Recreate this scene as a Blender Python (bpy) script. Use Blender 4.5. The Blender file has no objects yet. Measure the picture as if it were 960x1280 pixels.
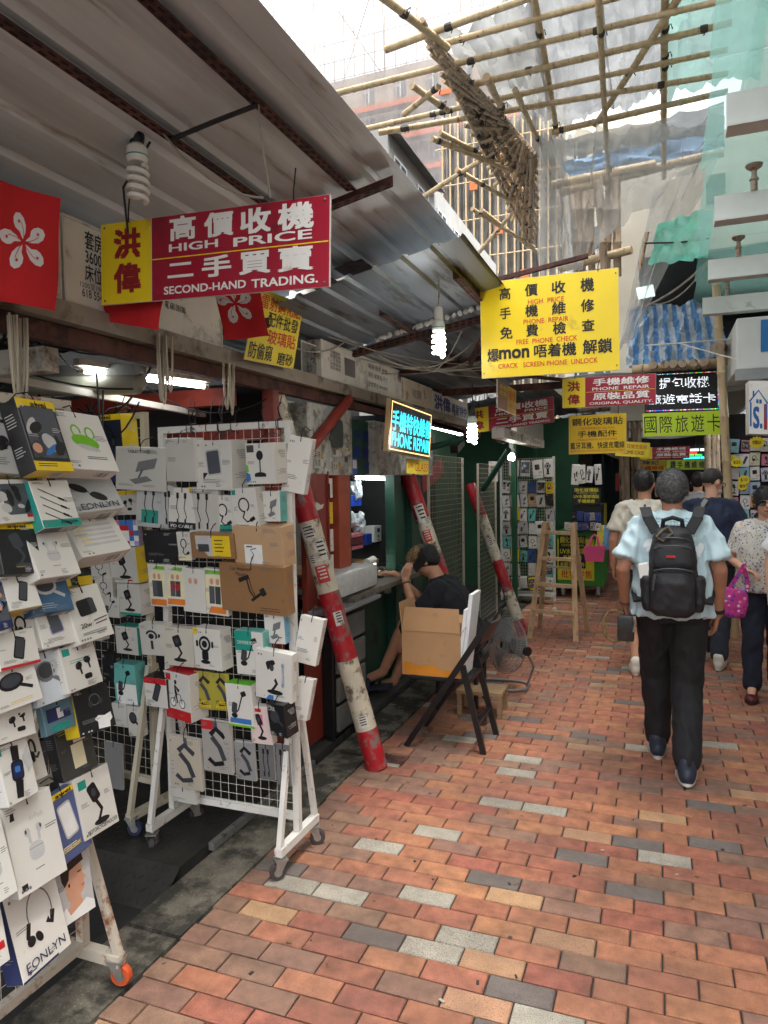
import bpy, bmesh, math, random
import numpy as np
from mathutils import Vector, Matrix, noise
random.seed(7)
S = bpy.context.scene
COL = S.collection
# ---------------------------------------------------------------- camera
FPX = 890.0
CAMH = 1.62
def _n(v): return Vector(v).normalized()
_Y = _n(((825-480)/FPX, (640-597)/FPX, 1.0))
_Z = Vector((1, .017, 0)).cross(_Y).normalized()
if _Z.y < 0: _Z = -_Z
_X = _Y.cross(_Z)
if _X.x < 0: _X = -_X
cam = bpy.data.cameras.new('camera'); camo = bpy.data.objects.new('camera', cam); COL.objects.link(camo)
S.camera = camo
cam.sensor_fit = 'HORIZONTAL'; cam.sensor_width = 36.0; cam.lens = 36.0*FPX/960.0
cam.clip_start = 0.05; cam.clip_end = 900.0
_r = Vector((_X.x, _Y.x, _Z.x)); _u = Vector((_X.y, _Y.y, _Z.y)); _f = Vector((_X.z, _Y.z, _Z.z))
camo.matrix_world = Matrix(((_r.x, _u.x, -_f.x, 0), (_r.y, _u.y, -_f.y, 0), (_r.z, _u.z, -_f.z, CAMH), (0, 0, 0, 1)))
# ---------------------------------------------------------------- sky, sun, exposure
SUN_EL, SUN_AZ = math.radians(68), math.radians(100)
w = bpy.data.worlds.new('World'); S.world = w; w.use_nodes = True
nt = w.node_tree; nt.nodes.clear()
_o = nt.nodes.new('ShaderNodeOutputWorld'); _b = nt.nodes.new('ShaderNodeBackground')
_s = nt.nodes.new('ShaderNodeTexSky'); _s.sky_type = 'NISHITA'; _s.sun_disc = False
_s.sun_elevation = SUN_EL; _s.sun_rotation = SUN_AZ; _s.air_density = 1.0; _s.dust_density = 6.0; _s.ozone_density = 1.0
_h = nt.nodes.new('ShaderNodeHueSaturation'); _h.inputs['Saturation'].default_value = .22
nt.links.new(_s.outputs[0], _h.inputs['Color']); nt.links.new(_h.outputs[0], _b.inputs[0])
_b.inputs[1].default_value = 0.13
nt.links.new(_b.outputs[0], _o.inputs[0])
sl = bpy.data.lights.new('sun', 'SUN'); sl.energy = 1.2; sl.angle = math.radians(35); sl.color = (1, .98, .95)
so = bpy.data.objects.new('sun', sl); COL.objects.link(so)
_d = Vector((math.sin(SUN_AZ)*math.cos(SUN_EL), math.cos(SUN_AZ)*math.cos(SUN_EL), math.sin(SUN_EL)))
so.rotation_euler = _d.to_track_quat('Z', 'Y').to_euler(); so.location = (3, 0, 20)
S.view_settings.view_transform = 'Standard'; S.view_settings.look = 'None'
S.view_settings.exposure = 2.35; S.view_settings.gamma = 1.0; S.view_settings.use_curve_mapping = False
S.cycles.max_bounces = 4; S.cycles.diffuse_bounces = 2; S.cycles.glossy_bounces = 2; S.cycles.transmission_bounces = 3; S.cycles.transparent_max_bounces = 12; S.cycles.use_denoising = True
S.cycles.sample_clamp_indirect = 6.0; S.cycles.use_adaptive_sampling = True; S.cycles.adaptive_threshold = .02
# ---------------------------------------------------------------- surveying: photo point -> place in the street
CO = Vector((0, 0, CAMH))
def ray(px, py):
    d = Vector(((px-480)/FPX, (640-py)/FPX, 1.0)); return Vector((d.dot(_X), d.dot(_Y), d.dot(_Z)))
def onx(px, py, x): r = ray(px, py); return CO+r*(x/r.x)
def ony(px, py, y): r = ray(px, py); return CO+r*(y/r.y)
def onz(px, py, z): r = ray(px, py); return CO+r*((z-CAMH)/r.z)
# ---------------------------------------------------------------- materials
def lin(r, g, b):
    f = lambda c: c/12.92 if c <= .04045 else ((c+.055)/1.055)**2.4
    return tuple(f(c/255.0) for c in (r, g, b))
MATS = {}
def mk(name, rgb, rough=.6, var=.12, vs=6.0, bump=0.0, bs=40.0, metal=0.0, dirt=None, alpha=None, emit=None, spec=.5, rnd=0.0, speck=None, grime=None, stretch=None, hue=0.0, trans=0.0):
    """procedural surface: base colour + cloudy variation + stains (dirt=(rgb, cover, scale)) + fine relief"""
    if name in MATS: return MATS[name]
    m = bpy.data.materials.new(name); m.use_nodes = True; MATS[name] = m
    t = m.node_tree; N = t.nodes; L = t.links; P = N['Principled BSDF']
    c = lin(*rgb); P.inputs['Roughness'].default_value = rough; P.inputs['Metallic'].default_value = metal
    P.inputs['Specular IOR Level'].default_value = spec
    tc = N.new('ShaderNodeNewGeometry'); mp = N.new('ShaderNodeMapping'); L.new(tc.outputs['Position'], mp.inputs['Vector'])
    if stretch: mp.inputs['Scale'].default_value = stretch
    V = mp.outputs[0]
    def nz(scale, det=3.0, rg=.55):
        n = N.new('ShaderNodeTexNoise'); n.inputs['Scale'].default_value = scale; n.inputs['Detail'].default_value = det
        n.inputs['Roughness'].default_value = rg; L.new(V, n.inputs['Vector']); return n.outputs['Fac']
    def mixc(fac, a, b, mode='MIX'):
        x = N.new('ShaderNodeMix'); x.data_type = 'RGBA'; x.blend_type = mode
        for sock, val in ((x.inputs[0], fac), (x.inputs[6], a), (x.inputs[7], b)):
            if hasattr(val, 'links'): L.new(val, sock)
            elif isinstance(val, (int, float)): sock.default_value = val
            else: sock.default_value = (*val, 1)
        return x.outputs[2]
    def ramp(v, lo, hi):
        r = N.new('ShaderNodeMapRange'); r.inputs[1].default_value = lo; r.inputs[2].default_value = hi; L.new(v, r.inputs[0]); return r.outputs[0]
    col = c
    if var > 0:
        f = ramp(nz(vs), .3, .7)
        col = mixc(f, tuple(x*(1-var) for x in c), tuple(min(1, x*(1+var)) for x in c))
    if rnd > 0:
        oi = N.new('ShaderNodeObjectInfo'); ge = N.new('ShaderNodeNewGeometry'); ad = N.new('ShaderNodeMath'); ad.operation = 'ADD'
        L.new(oi.outputs['Random'], ad.inputs[0]); L.new(ge.outputs['Random Per Island'], ad.inputs[1])
        fr = N.new('ShaderNodeMath'); fr.operation = 'FRACT'; L.new(ad.outputs[0], fr.inputs[0])
        hs = N.new('ShaderNodeHueSaturation'); r1 = N.new('ShaderNodeMapRange'); L.new(fr.outputs[0], r1.inputs[0])
        r1.inputs[3].default_value = 1-rnd; r1.inputs[4].default_value = 1+rnd; L.new(r1.outputs[0], hs.inputs['Value'])
        f2 = N.new('ShaderNodeMath'); f2.operation = 'MULTIPLY'; f2.inputs[1].default_value = 7.31; L.new(fr.outputs[0], f2.inputs[0])
        f3 = N.new('ShaderNodeMath'); f3.operation = 'FRACT'; L.new(f2.outputs[0], f3.inputs[0])
        r2 = N.new('ShaderNodeMapRange'); L.new(f3.outputs[0], r2.inputs[0]); r2.inputs[3].default_value = .5-hue; r2.inputs[4].default_value = .5+hue
        L.new(r2.outputs[0], hs.inputs['Hue'])
        if hasattr(col, 'links'): L.new(col, hs.inputs['Color'])
        else: hs.inputs['Color'].default_value = (*col, 1)
        col = hs.outputs[0]
    if speck:
        v = nz(speck[2], 2.0, .5); col = mixc(ramp(v, speck[1], speck[1]+.06), col, lin(*speck[0]))
    if dirt:
        v = nz(dirt[2], 5.0, .68); lo = .70-dirt[1]*.5
        col = mixc(ramp(v, lo, lo+.11), col, lin(*dirt[0]))
    if grime:
        v = nz(grime[2], 6.0, .6); f_ = ramp(v, .42, .72); mu = N.new('ShaderNodeMath'); mu.operation = 'MULTIPLY'; mu.inputs[1].default_value = grime[1]; L.new(f_, mu.inputs[0]); col = mixc(mu.outputs[0], col, lin(*grime[0]))
        v = nz(17.0, 1.0, .4); col = mixc(ramp(v, .77, .80), col, lin(70,60,54))
    if hasattr(col, 'links'): L.new(col, P.inputs['Base Color'])
    else: P.inputs['Base Color'].default_value = (*col, 1)
    if bump > 0:
        bn = N.new('ShaderNodeBump'); bn.inputs['Strength'].default_value = bump; bn.inputs['Distance'].default_value = .004
        L.new(nz(bs, 3.0), bn.inputs['Height']); L.new(bn.outputs[0], P.inputs['Normal'])
    if alpha is not None: P.inputs['Alpha'].default_value = alpha
    if trans: P.inputs['Transmission Weight'].default_value = trans
    if emit:
        P.inputs['Emission Color'].default_value = (*lin(*emit[0]), 1); P.inputs['Emission Strength'].default_value = emit[1]
        if len(emit) > 2: m.cycles.emission_sampling = 'NONE'
    return m
def node_mat(name):
    m = bpy.data.materials.new(name); m.use_nodes = True; MATS[name] = m
    return m, m.node_tree.nodes, m.node_tree.links, m.node_tree.nodes['Principled BSDF']
# ---------------------------------------------------------------- mesh builder
class MB:
    def __init__(s): s.v = []; s.f = []; s.m = []
    def add(s, vs, fs, mi=0):
        o = len(s.v); s.v += [tuple(p) for p in vs]; s.f += [tuple(i+o for i in f) for f in fs]; s.m += [mi]*len(fs); return s
    def box(s, a, b, mi=0):
        (x0, y0, z0), (x1, y1, z1) = a, b
        return s.add([(x0,y0,z0),(x1,y0,z0),(x1,y1,z0),(x0,y1,z0),(x0,y0,z1),(x1,y0,z1),(x1,y1,z1),(x0,y1,z1)],
                     [(0,3,2,1),(4,5,6,7),(0,1,5,4),(1,2,6,5),(2,3,7,6),(3,0,4,7)], mi)
    def obox(s, c, ux, uy, uz, mi=0):
        """oriented box: centre and three half-extent vectors"""
        c = Vector(c); vs = [c+ux*i+uy*j+uz*k for k in (-1, 1) for i, j in ((-1,-1),(1,-1),(1,1),(-1,1))]
        return s.add(vs, [(0,3,2,1),(4,5,6,7),(0,1,5,4),(1,2,6,5),(2,3,7,6),(3,0,4,7)], mi)
    def bar(s, a, b, wdt, dep=None, up=(0,0,1), mi=0):
        a = Vector(a); b = Vector(b); d = (b-a); L = d.length; d.normalize(); up = Vector(up)
        if abs(d.dot(up.normalized())) > .97: up = Vector((1,0,0))
        x = d.cross(up).normalized(); y = x.cross(d).normalized()
        return s.obox((a+b)/2, x*wdt/2, d*L/2, y*(dep or wdt)/2, mi)
    def cyl(s, a, b, r0, r1=None, n=8, mi=0, cap=True):
        return s.tube([a, b], [r0, r0 if r1 is None else r1], n, mi, cap)
    def tube(s, pts, rs, n=6, mi=0, cap=True, closed=False):
        pts = [Vector(p) for p in pts]
        if isinstance(rs, (int, float)): rs = [rs]*len(pts)
        o = len(s.v); k = len(pts); px = None
        for i, p in enumerate(pts):
            if closed: d = pts[(i+1) % k]-pts[i-1]
            else: d = pts[min(i+1, k-1)]-pts[max(i-1, 0)]
            d = d.normalized() if d.length > 1e-9 else Vector((0,0,1))
            if px is None:
                up = Vector((0,0,1)) if abs(d.z) < .9 else Vector((1,0,0)); x = d.cross(up).normalized()
            else:
                x = px-d*px.dot(d); x = x.normalized() if x.length > 1e-6 else d.orthogonal().normalized()
            px = x; y = d.cross(x)
            for j in range(n):
                a = 2*math.pi*j/n; q = p+(x*math.cos(a)+y*math.sin(a))*rs[i]; s.v.append((q.x, q.y, q.z))
        seg = k if closed else k-1
        for i in range(seg):
            i2 = (i+1) % k
            for j in range(n):
                s.f.append((o+i*n+j, o+i*n+(j+1) % n, o+i2*n+(j+1) % n, o+i2*n+j)); s.m.append(mi)
        if cap and not closed:
            s.f.append(tuple(o+j for j in reversed(range(n)))); s.m.append(mi)
            s.f.append(tuple(o+(k-1)*n+j for j in range(n))); s.m.append(mi)
        return s
    def lathe(s, prof, c, axis=(0,0,1), n=16, mi=0, close=False):
        """prof: (radius, height) list turned round an axis through c"""
        c = Vector(c); ax = Vector(axis).normalized(); x = ax.orthogonal().normalized(); y = ax.cross(x); o = len(s.v); k = len(prof)
        for r, h in prof:
            for j in range(n):
                a = 2*math.pi*j/n; q = c+ax*h+(x*math.cos(a)+y*math.sin(a))*r; s.v.append((q.x, q.y, q.z))
        for i in range(k-1):
            for j in range(n):
                s.f.append((o+i*n+j, o+i*n+(j+1) % n, o+(i+1)*n+(j+1) % n, o+(i+1)*n+j)); s.m.append(mi)
        s.f.append(tuple(o+j for j in reversed(range(n)))); s.m.append(mi)
        s.f.append(tuple(o+(k-1)*n+j for j in range(n))); s.m.append(mi)
        return s
    def grid(s, fn, nu, nv, mi=0, thick=0.0):
        """sheet from fn(u,v); with thickness it gets a back and edges"""
        o = len(s.v); P = [[Vector(fn(i/nu, j/nv)) for i in range(nu+1)] for j in range(nv+1)]
        for r in P:
            for p in r: s.v.append(tuple(p))
        W = nu+1
        for j in range(nv):
            for i in range(nu):
                a = o+j*W+i; s.f.append((a, a+1, a+1+W, a+W)); s.m.append(mi)
        if thick:
            o2 = len(s.v)
            for j in range(nv+1):
                for i in range(nu+1):
                    du = P[j][min(i+1, nu)]-P[j][max(i-1, 0)]; dv = P[min(j+1, nv)][i]-P[max(j-1, 0)][i]
                    n = du.cross(dv); n = n.normalized() if n.length > 0 else Vector((0,0,1)); s.v.append(tuple(P[j][i]-n*thick))
            for j in range(nv):
                for i in range(nu):
                    a = o2+j*W+i; s.f.append((a, a+W, a+1+W, a+1)); s.m.append(mi)
            e = [(j*W, (j+1)*W) for j in range(nv)]+[(nv*W+i, nv*W+i+1) for i in range(nu)]+[((j+1)*W+nu, j*W+nu) for j in range(nv)]+[(i+1, i) for i in range(nu)]
            for a, b in e: s.f.append((o+a, o2+a, o2+b, o+b)); s.m.append(mi)
        return s
    def xform(s, M, start=0):
        s.v[start:] = [tuple(M @ Vector(p)) for p in s.v[start:]]; return s
    def mesh(s, name, mats, off=(0,0,0), smooth=False):
        me = bpy.data.meshes.new(name); ox, oy, oz = off
        me.from_pydata([(x-ox, y-oy, z-oz) for x, y, z in s.v], [], s.f)
        for m in (mats if isinstance(mats, (list, tuple)) else [mats]): me.materials.append(m)
        if any(s.m): me.polygons.foreach_set('material_index', s.m)
        if smooth:
            me.polygons.foreach_set('use_smooth', [True]*len(s.f))
        me.update(); return me
ORG = {}
def _reg(o, org): ORG[o.name] = Vector(org)
def thing(name, label, cat, loc=(0,0,0), group=None):
    o = bpy.data.objects.new(name, None); COL.objects.link(o); o.location = loc; o.empty_display_size = .05
    o['label'] = label; o['category'] = cat
    if group: o['group'] = group
    _reg(o, loc); return o
def sm(me, ang=40):
    me.polygons.foreach_set('use_smooth', [True]*len(me.polygons))
    try: me.set_sharp_from_angle(angle=math.radians(ang))
    except Exception: pass
def part(name, mb, mats, parent, label=None, smooth=False, kind=None):
    off = ORG[parent.name]; me = mb.mesh(name, mats, off)
    if smooth: sm(me)
    o = bpy.data.objects.new(name, me); COL.objects.link(o); o.parent = parent; _reg(o, off)
    if label: o['label'] = label
    if kind: o['kind'] = kind
    return o
def solo(name, mb, mats, label, cat, loc=None, group=None, smooth=False):
    """a thing that is one mesh"""
    if loc is None:
        a = np.array(mb.v); loc = ((a[:,0].min()+a[:,0].max())/2, (a[:,1].min()+a[:,1].max())/2, a[:,2].min())
    me = mb.mesh(name, mats, loc)
    if smooth: sm(me)
    o = bpy.data.objects.new(name, me); COL.objects.link(o); o.location = loc; o['label'] = label; o['category'] = cat
    if group: o['group'] = group
    _reg(o, loc); return o
def struct(name, mb, mats, smooth=False, kind='structure', loc=(0,0,0)):
    me = mb.mesh(name, mats, loc)
    if smooth: sm(me)
    o = bpy.data.objects.new(name, me); COL.objects.link(o); o.location = loc; o['kind'] = kind; _reg(o, loc); return o
# ---------------------------------------------------------------- lettering
_TX = {}
def glyphs(body, bold=0.0, lineh=1.0):
    k = (body, bold, lineh)
    if k not in _TX:
        cu = bpy.data.curves.new('glyphs', 'FONT'); cu.body = body; cu.size = 1.0; cu.align_x = 'CENTER'; cu.offset = bold; cu.resolution_u = 3; cu.space_line = lineh
        cu.fill_mode = 'FRONT'
        o = bpy.data.objects.new('glyphs', cu); COL.objects.link(o)
        dg = bpy.context.evaluated_depsgraph_get(); ev = o.evaluated_get(dg); me = ev.to_mesh()
        v = np.zeros(len(me.vertices)*3); me.vertices.foreach_get('co', v); v = v.reshape(-1, 3)[:, :2].copy()
        f = [tuple(p.vertices) for p in me.polygons]; ev.to_mesh_clear(); bpy.data.objects.remove(o); bpy.data.curves.remove(cu)
        if len(v):
            v -= v.min(0); sz = v.max(0); sz[sz == 0] = 1
        else: sz = np.ones(2)
        _TX[k] = (v/sz, f, sz)
    return _TX[k]
class Face:
    """a flat face of a board or box: origin lower left, edge vectors U and V, outward normal"""
    def __init__(s, o, U, V, flip=False):
        s.o = Vector(o); s.U = Vector(U); s.V = Vector(V); n = s.U.cross(s.V).normalized(); s.n = -n if flip else n
    def p(s, a, b, h=0.0): return s.o+s.U*a+s.V*b+s.n*h
    def text(s, mb, body, r, mi=0, bold=0.0, h=.0015, keep=False, lineh=1.0, skew=0.0):
        v, f, sz = glyphs(body, 0.0, lineh); x0, y0, x1, y1 = r
        if keep:   # keep proportions, centred in r
            W = (x1-x0)*s.U.length; H = (y1-y0)*s.V.length; k = min(W/sz[0], H/sz[1]); w2 = sz[0]*k/s.U.length; h2 = sz[1]*k/s.V.length
            cx, cy = (x0+x1)/2, (y0+y1)/2; x0, x1, y0, y1 = cx-w2/2, cx+w2/2, cy-h2/2, cy+h2/2
        sh = [(0, 0)]
        if bold > 0:
            bx, by = bold/sz[0], bold/sz[1]; sh = [(bx, by), (-bx, by), (bx, -by), (-bx, -by)]
            if bold > .025: sh += [(0, 0)]
        for i, (da, db) in enumerate(sh):
            mb.add([s.p(x0+(x1-x0)*(a+da+skew*b), y0+(y1-y0)*(b+db), h+i*.00012) for a, b in v], f, mi)
        return mb
    def rect(s, mb, r, mi=0, h=.001):
        x0, y0, x1, y1 = r; mb.add([s.p(x0,y0,h), s.p(x1,y0,h), s.p(x1,y1,h), s.p(x0,y1,h)], [(0,1,2,3)], mi); return mb
    def poly(s, mb, pts, mi=0, h=.001): mb.add([s.p(a, b, h) for a, b in pts], [tuple(range(len(pts)))], mi); return mb
    def ell(s, mb, cx, cy, rx, ry, mi=0, h=.001, rot=0.0, n=14, a0=0, a1=2*math.pi):
        asp = s.U.length/s.V.length; q = []
        full = a1-a0 > 6.2
        for k in range(n if full else n+1):
            t = a0+(a1-a0)*k/n; x, y = rx*math.cos(t), ry*math.sin(t); x *= asp
            q.append((cx+(x*math.cos(rot)-y*math.sin(rot))/asp, cy+(x*math.sin(rot)+y*math.cos(rot))))
        return s.poly(mb, q, mi, h)
    def rrect(s, mb, cx, cy, w, hh, rad, mi=0, h=.001, rot=0.0):
        """rounded rectangle; w in U units, hh in V units"""
        asp = s.U.length/s.V.length; w2 = w*asp/2; h2 = hh/2; q = []; rad = min(rad, w2, h2)
        for sx, sy, a in ((1,1,0),(-1,1,90),(-1,-1,180),(1,-1,270)):
            for k in range(4):
                t = math.radians(a+30*k); x = sx*(w2-rad)+rad*math.cos(t); y = sy*(h2-rad)+rad*math.sin(t)
                q.append((cx+(x*math.cos(rot)-y*math.sin(rot))/asp, cy+(x*math.sin(rot)+y*math.cos(rot))))
        return s.poly(mb, q, mi, h)
    def stroke(s, mb, pts, wd, mi=0, h=.001):
        """thick line, wd in V units"""
        asp = s.U.length/s.V.length; P = [Vector((a*asp, b)) for a, b in pts]; o = len(mb.v); k = len(P)
        for i, p in enumerate(P):
            d = (P[min(i+1,k-1)]-P[max(i-1,0)]); d = d.normalized() if d.length > 0 else Vector((1,0)); nn = Vector((-d.y, d.x))*wd/2
            for q in (p+nn, p-nn): mb.v.append(tuple(s.p(q.x/asp, q.y, h)))
        for i in range(k-1): mb.f.append((o+2*i, o+2*i+1, o+2*i+3, o+2*i+2)); mb.m.append(mi)
        return mb
def arc(cx, cy, rx, ry, a0, a1, n=12): return [(cx+rx*math.cos(math.radians(a0+(a1-a0)*i/n)), cy+ry*math.sin(math.radians(a0+(a1-a0)*i/n))) for i in range(n+1)]
def sag(a, b, d, n=10):
    a = Vector(a); b = Vector(b); return [a.lerp(b, i/n)-Vector((0,0,d*4*(i/n)*(1-i/n))) for i in range(n+1)]
# ================================================================ the setting: ground, bricks, kerb
KX = -1.61
m_mortar = mk('mortar', (56,48,43), .95, .2, 12, .4, 90)
m_asphalt = mk('dark_asphalt', (50,49,48), .92, .25, 3, .5, 120, dirt=((88,84,76), .25, 2.2))
m_conc = mk('old_concrete', (104,98,86), .9, .3, 14, .9, 70, dirt=((54,52,44), .5, 5), speck=((142,136,122), .62, 120))
g = MB(); g.add([(-300,-300,-.14),(300,-300,-.14),(300,300,-.14),(-300,300,-.14)], [(0,1,2,3)])
struct('ground', g, m_asphalt)
g = MB(); g.box((KX+.004,-3,-.139),(4.2,60,-.011)); PAVE = struct('brick_pavement', g, m_mortar)
sp = ((70,52,44), .63, 330)
GM = dict(rough=.88, bump=.4, bs=160, grime=((84,72,64), .65, 1.6))
BR = [mk('brick_terracotta', (163,106,80), var=.30, vs=16, rnd=.07, hue=.008, speck=((104,70,58), .6, 330), **GM),
      mk('brick_red', (152,95,74), var=.30, vs=16, rnd=.07, hue=.008, speck=((104,64,54), .6, 330), **GM),
      mk('brick_brown', (138,104,86), var=.26, vs=16, rnd=.08, hue=.008, speck=((92,72,62), .6, 330), **GM),
      mk('brick_tan', (178,138,104), var=.16, vs=14, rnd=.08, hue=.008, speck=((124,92,72), .57, 330), **GM),
      mk('brick_pale', (174,166,150), var=.14, vs=14, rnd=.07, speck=((110,104,94), .54, 300), **GM),
      mk('brick_slate', (112,102,96), var=.18, vs=14, rnd=.12, speck=((82,74,70), .58, 320), **GM),
      mk('brick_orange', (172,115,84), var=.30, vs=16, rnd=.07, hue=.008, speck=((120,78,58), .6, 330), **GM)]
BWT = [44, 18, 20, 5, 3, 3, 13]
PX_, PY_ = .2155, .0995
def brick_mb(cx, cy, w=.2095, d=.0935, z=0.0, bev=.004):
    b = MB(); x0, x1, y0, y1 = cx-w/2, cx+w/2, cy-d/2, cy+d/2; e = bev
    b.add([(x0,y0,-.02),(x1,y0,-.02),(x1,y1,-.02),(x0,y1,-.02),(x0,y0,z-e),(x1,y0,z-e),(x1,y1,z-e),(x0,y1,z-e),(x0+e,y0+e,z),(x1-e,y0+e,z),(x1-e,y1-e,z),(x0+e,y1-e,z)],
          [(0,1,5,4),(1,2,6,5),(2,3,7,6),(3,0,4,7),(4,5,9,8),(5,6,10,9),(6,7,11,10),(7,4,8,11),(8,9,10,11)])
    return b
cells = []
rb = random.Random(11)
for r in range(-4, 150):
    y = 1.745+PY_*r+PY_/2; off = (r % 2)*PX_/2+rb.uniform(-.012, .012)
    x = KX+.002-(PX_/2 if r % 2 else 0)+rb.uniform(0,.01); 
    while x < 3.6:
        x0 = max(x, KX+.003); x1 = x+PX_-.005
        if x1-x0 > .03: cells.append((r, (x0+x1)/2, y, x1-x0))
        x += PX_
def seen(c):
    v = Vector((c[1], c[2], 0))-CO; k = _X*v.x+_Y*v.y+_Z*v.z
    if k.z < .3: return None
    return 480+FPX*k.x/k.z, 640-FPX*k.y/k.z, k.z
vis = []; rest = []
for c in cells:
    s = seen(c)
    hid = s and (s[0] < (1280-s[1])*.9+40)      # behind racks at the left edge
    if s and -30 < s[0] < 990 and s[1] < 1300 and not hid: vis.append((s[2], c))
    elif c[2] < 16: rest.append(c)
vis.sort(key=lambda t: t[0])
near = [c for _, c in vis[:300]]; far = [c for _, c in vis[300:]]+rest
BMESH = [brick_mb(0, 0).mesh('brick', m) for m in BR]
# a few bricks read off the photograph
SPOT = {}
for (px, py, k) in ((632,1105,5),(760,1107,5),(665,1133,3),(540,1040,4),(520,1195,4),(735,1045,3),(800,1020,3),(820,1055,5),(545,1130,4),(600,1000,4),(520,1225,2),(590,1178,4),(450,1158,5),(575,1160,4),(700,1015,4),(770,1180,6),(865,1050,5),(640,970,4),(500,1060,4),(590,1260,3),(450,1120,4)):
    p = onz(px, py, 0)
    best = min(cells, key=lambda c: abs(c[1]-p.x)+2*abs(c[2]-p.y)); SPOT[best] = k
for c in near:
    k = SPOT.get(c); k = rb.choices(range(7), BWT)[0] if k is None else k
    if c[1] < KX+.45 and k in (0,6,1) and rb.random() < .5: k = 2  # browner bricks near the kerb: dirt plus awning shade put into the colour
    o = bpy.data.objects.new('brick', BMESH[k]); COL.objects.link(o); o.parent = PAVE
    o.location = (c[1], c[2], rb.uniform(-.0018, .0012)); o.scale = (c[3]/.2105, 1, 1)
    o.rotation_euler = (rb.uniform(-.006,.006), rb.uniform(-.004,.004), rb.uniform(-.006,.006))
fb = MB()
for c in far:
    k = SPOT.get(c); k = rb.choices(range(7), BWT)[0] if k is None else k
    n0 = len(fb.v); b = brick_mb(c[1], c[2], c[3], .0945, rb.uniform(-.0018,.0012)); fb.add(b.v, b.f, k)
part('brick_field', fb, BR, PAVE, kind='stuff')
lt = MB(); rl = random.Random(99)
for i in range(38):
    p = onz(rl.uniform(250,940), rl.uniform(830,1270), 0); s_ = rl.uniform(.002,.005); a_ = rl.uniform(0,6.28); d_ = Vector((math.cos(a_), math.sin(a_), 0))
    lt.obox((p.x,p.y,.003), d_*s_*rl.uniform(1,2.5), Vector((-d_.y,d_.x,0))*s_, Vector((0,0,.0015)), rl.randrange(3))
_l = struct('litter', lt, [mk('litter_pale', (168,158,142), .9), mk('litter_dark', (54,46,40), .9), mk('litter_leaf', (120,92,60), .9)], kind='stuff'); _l['label'] = 'specks of litter scattered over the bricks'
# far pavement beyond the bricks that can be told apart
g = MB(); g.box((KX+.01,16.3,-.012),(4.2,60,-.004)); part('far_paving', g, mk('far_brick', (160,100,80), .9, .25, 5, .3, 60), PAVE)
# kerb stones
KERB = None
g = MB(); g.box((KX-.27,-2,-.139),(KX-.004,14,-.03)); KERB = struct('kerb', g, m_conc)
y = .2; i = 0
while y < 9:
    L = rb.uniform(.75, .95); g = MB(); j = lambda: rb.uniform(-.006,.006)
    z = -.004+rb.uniform(-.004,.003)
    g.add([(KX-.25+j(),y,-.05),(KX-.006,y,-.05),(KX-.006,y+L-.012,-.05),(KX-.25+j(),y+L-.012,-.05),(KX-.245+j(),y+.004,z),(KX-.012,y+.004,z),(KX-.012,y+L-.016,z),(KX-.245+j(),y+L-.016,z)],
          [(4,5,6,7),(0,1,5,4),(1,2,6,5),(2,3,7,6),(3,0,4,7)])
    part('kerb_stone', g, m_conc, KERB); y += L
# stall floor: recessed dark strip, ribbed steel ramp plate
g = MB(); g.box((-6,-2,-.139),(KX-.275,2.44,-.09)); struct('stall_lane', g, m_asphalt)
m_plate, N, L, P = node_mat('chequer_plate')
tc = N.new('ShaderNodeTexCoord'); P.inputs['Base Color'].default_value = (*lin(62,62,62), 1); P.inputs['Metallic'].default_value = .6; P.inputs['Roughness'].default_value = .5
nz = N.new('ShaderNodeTexNoise'); nz.inputs['Scale'].default_value = 5; L.new(tc.outputs['Object'], nz.inputs[0])
cr = N.new('ShaderNodeValToRGB'); cr.color_ramp.elements[0].color = (*lin(38,37,36),1); cr.color_ramp.elements[1].color = (*lin(92,90,86),1); L.new(nz.outputs[0], cr.inputs[0]); L.new(cr.outputs[0], P.inputs['Base Color'])
m_floor = mk('stall_floor', (70,68,65), .75, .25, 4, .4, 60, dirt=((45,43,40), .4, 3))
g = MB(); g.box((-6,2.43,-.139),(KX-.28,30,.018)); struct('stall_floor', g, m_floor)
ramp = thing('steel_ramp_plate', 'dark chequered steel plate bridging the gutter under the white wheeled rack', 'metal plate', (-2.3,2.5,0))
g = MB(); g.box((-3.0,2.40,.020),(KX-.262,3.6,.028))
g.add([(-3.0,2.398,.027),(KX-.262,2.398,.027),(KX-.262,2.25,-.085),(-3.0,2.25,-.085)], [(0,3,2,1)])
part('plate', g, m_plate, ramp)
g = MB(); rr = random.Random(3)
for ix in range(30):
    for iy in range(34):
        x = -3.0+.02+ix*.038; y = 2.42+iy*.034
        if x > KX-.275: continue
        a = math.radians(45 if (ix+iy) % 2 else -45); d = Vector((math.cos(a), math.sin(a), 0))*.013; n = Vector((-d.y, d.x, 0))*.22
        c = Vector((x, y, .0285)); g.obox(c, d, n, Vector((0,0,.0012)))
for ix in range(30):
    for iy in range(4):
        x = -3.0+.02+ix*.038; t = (iy+.5)/4; y = 2.398-.148*t; z = .028-.112*t
        a = math.radians(45 if (ix+iy) % 2 else -45); u = Vector((1,0,0)); vv = Vector((0,-.148,-.112)).normalized(); d = (u*math.cos(a)+vv*math.sin(a))*.013; n = (u*-math.sin(a)+vv*math.cos(a))*.003
        g.obox(Vector((x,y,z+.001)), d, n, u.cross(vv)*.0012)
part('tread_bars', g, m_plate, ramp, kind='stuff')
g = MB(); g.box((KX-.262,2.60,.0),(KX-.235,3.6,.034)); part('edge_strip', g, mk('worn_aluminium', (150,150,146), .5, .2, 8, metal=.6, dirt=((70,68,62), .3, 10)), ramp)
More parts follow.
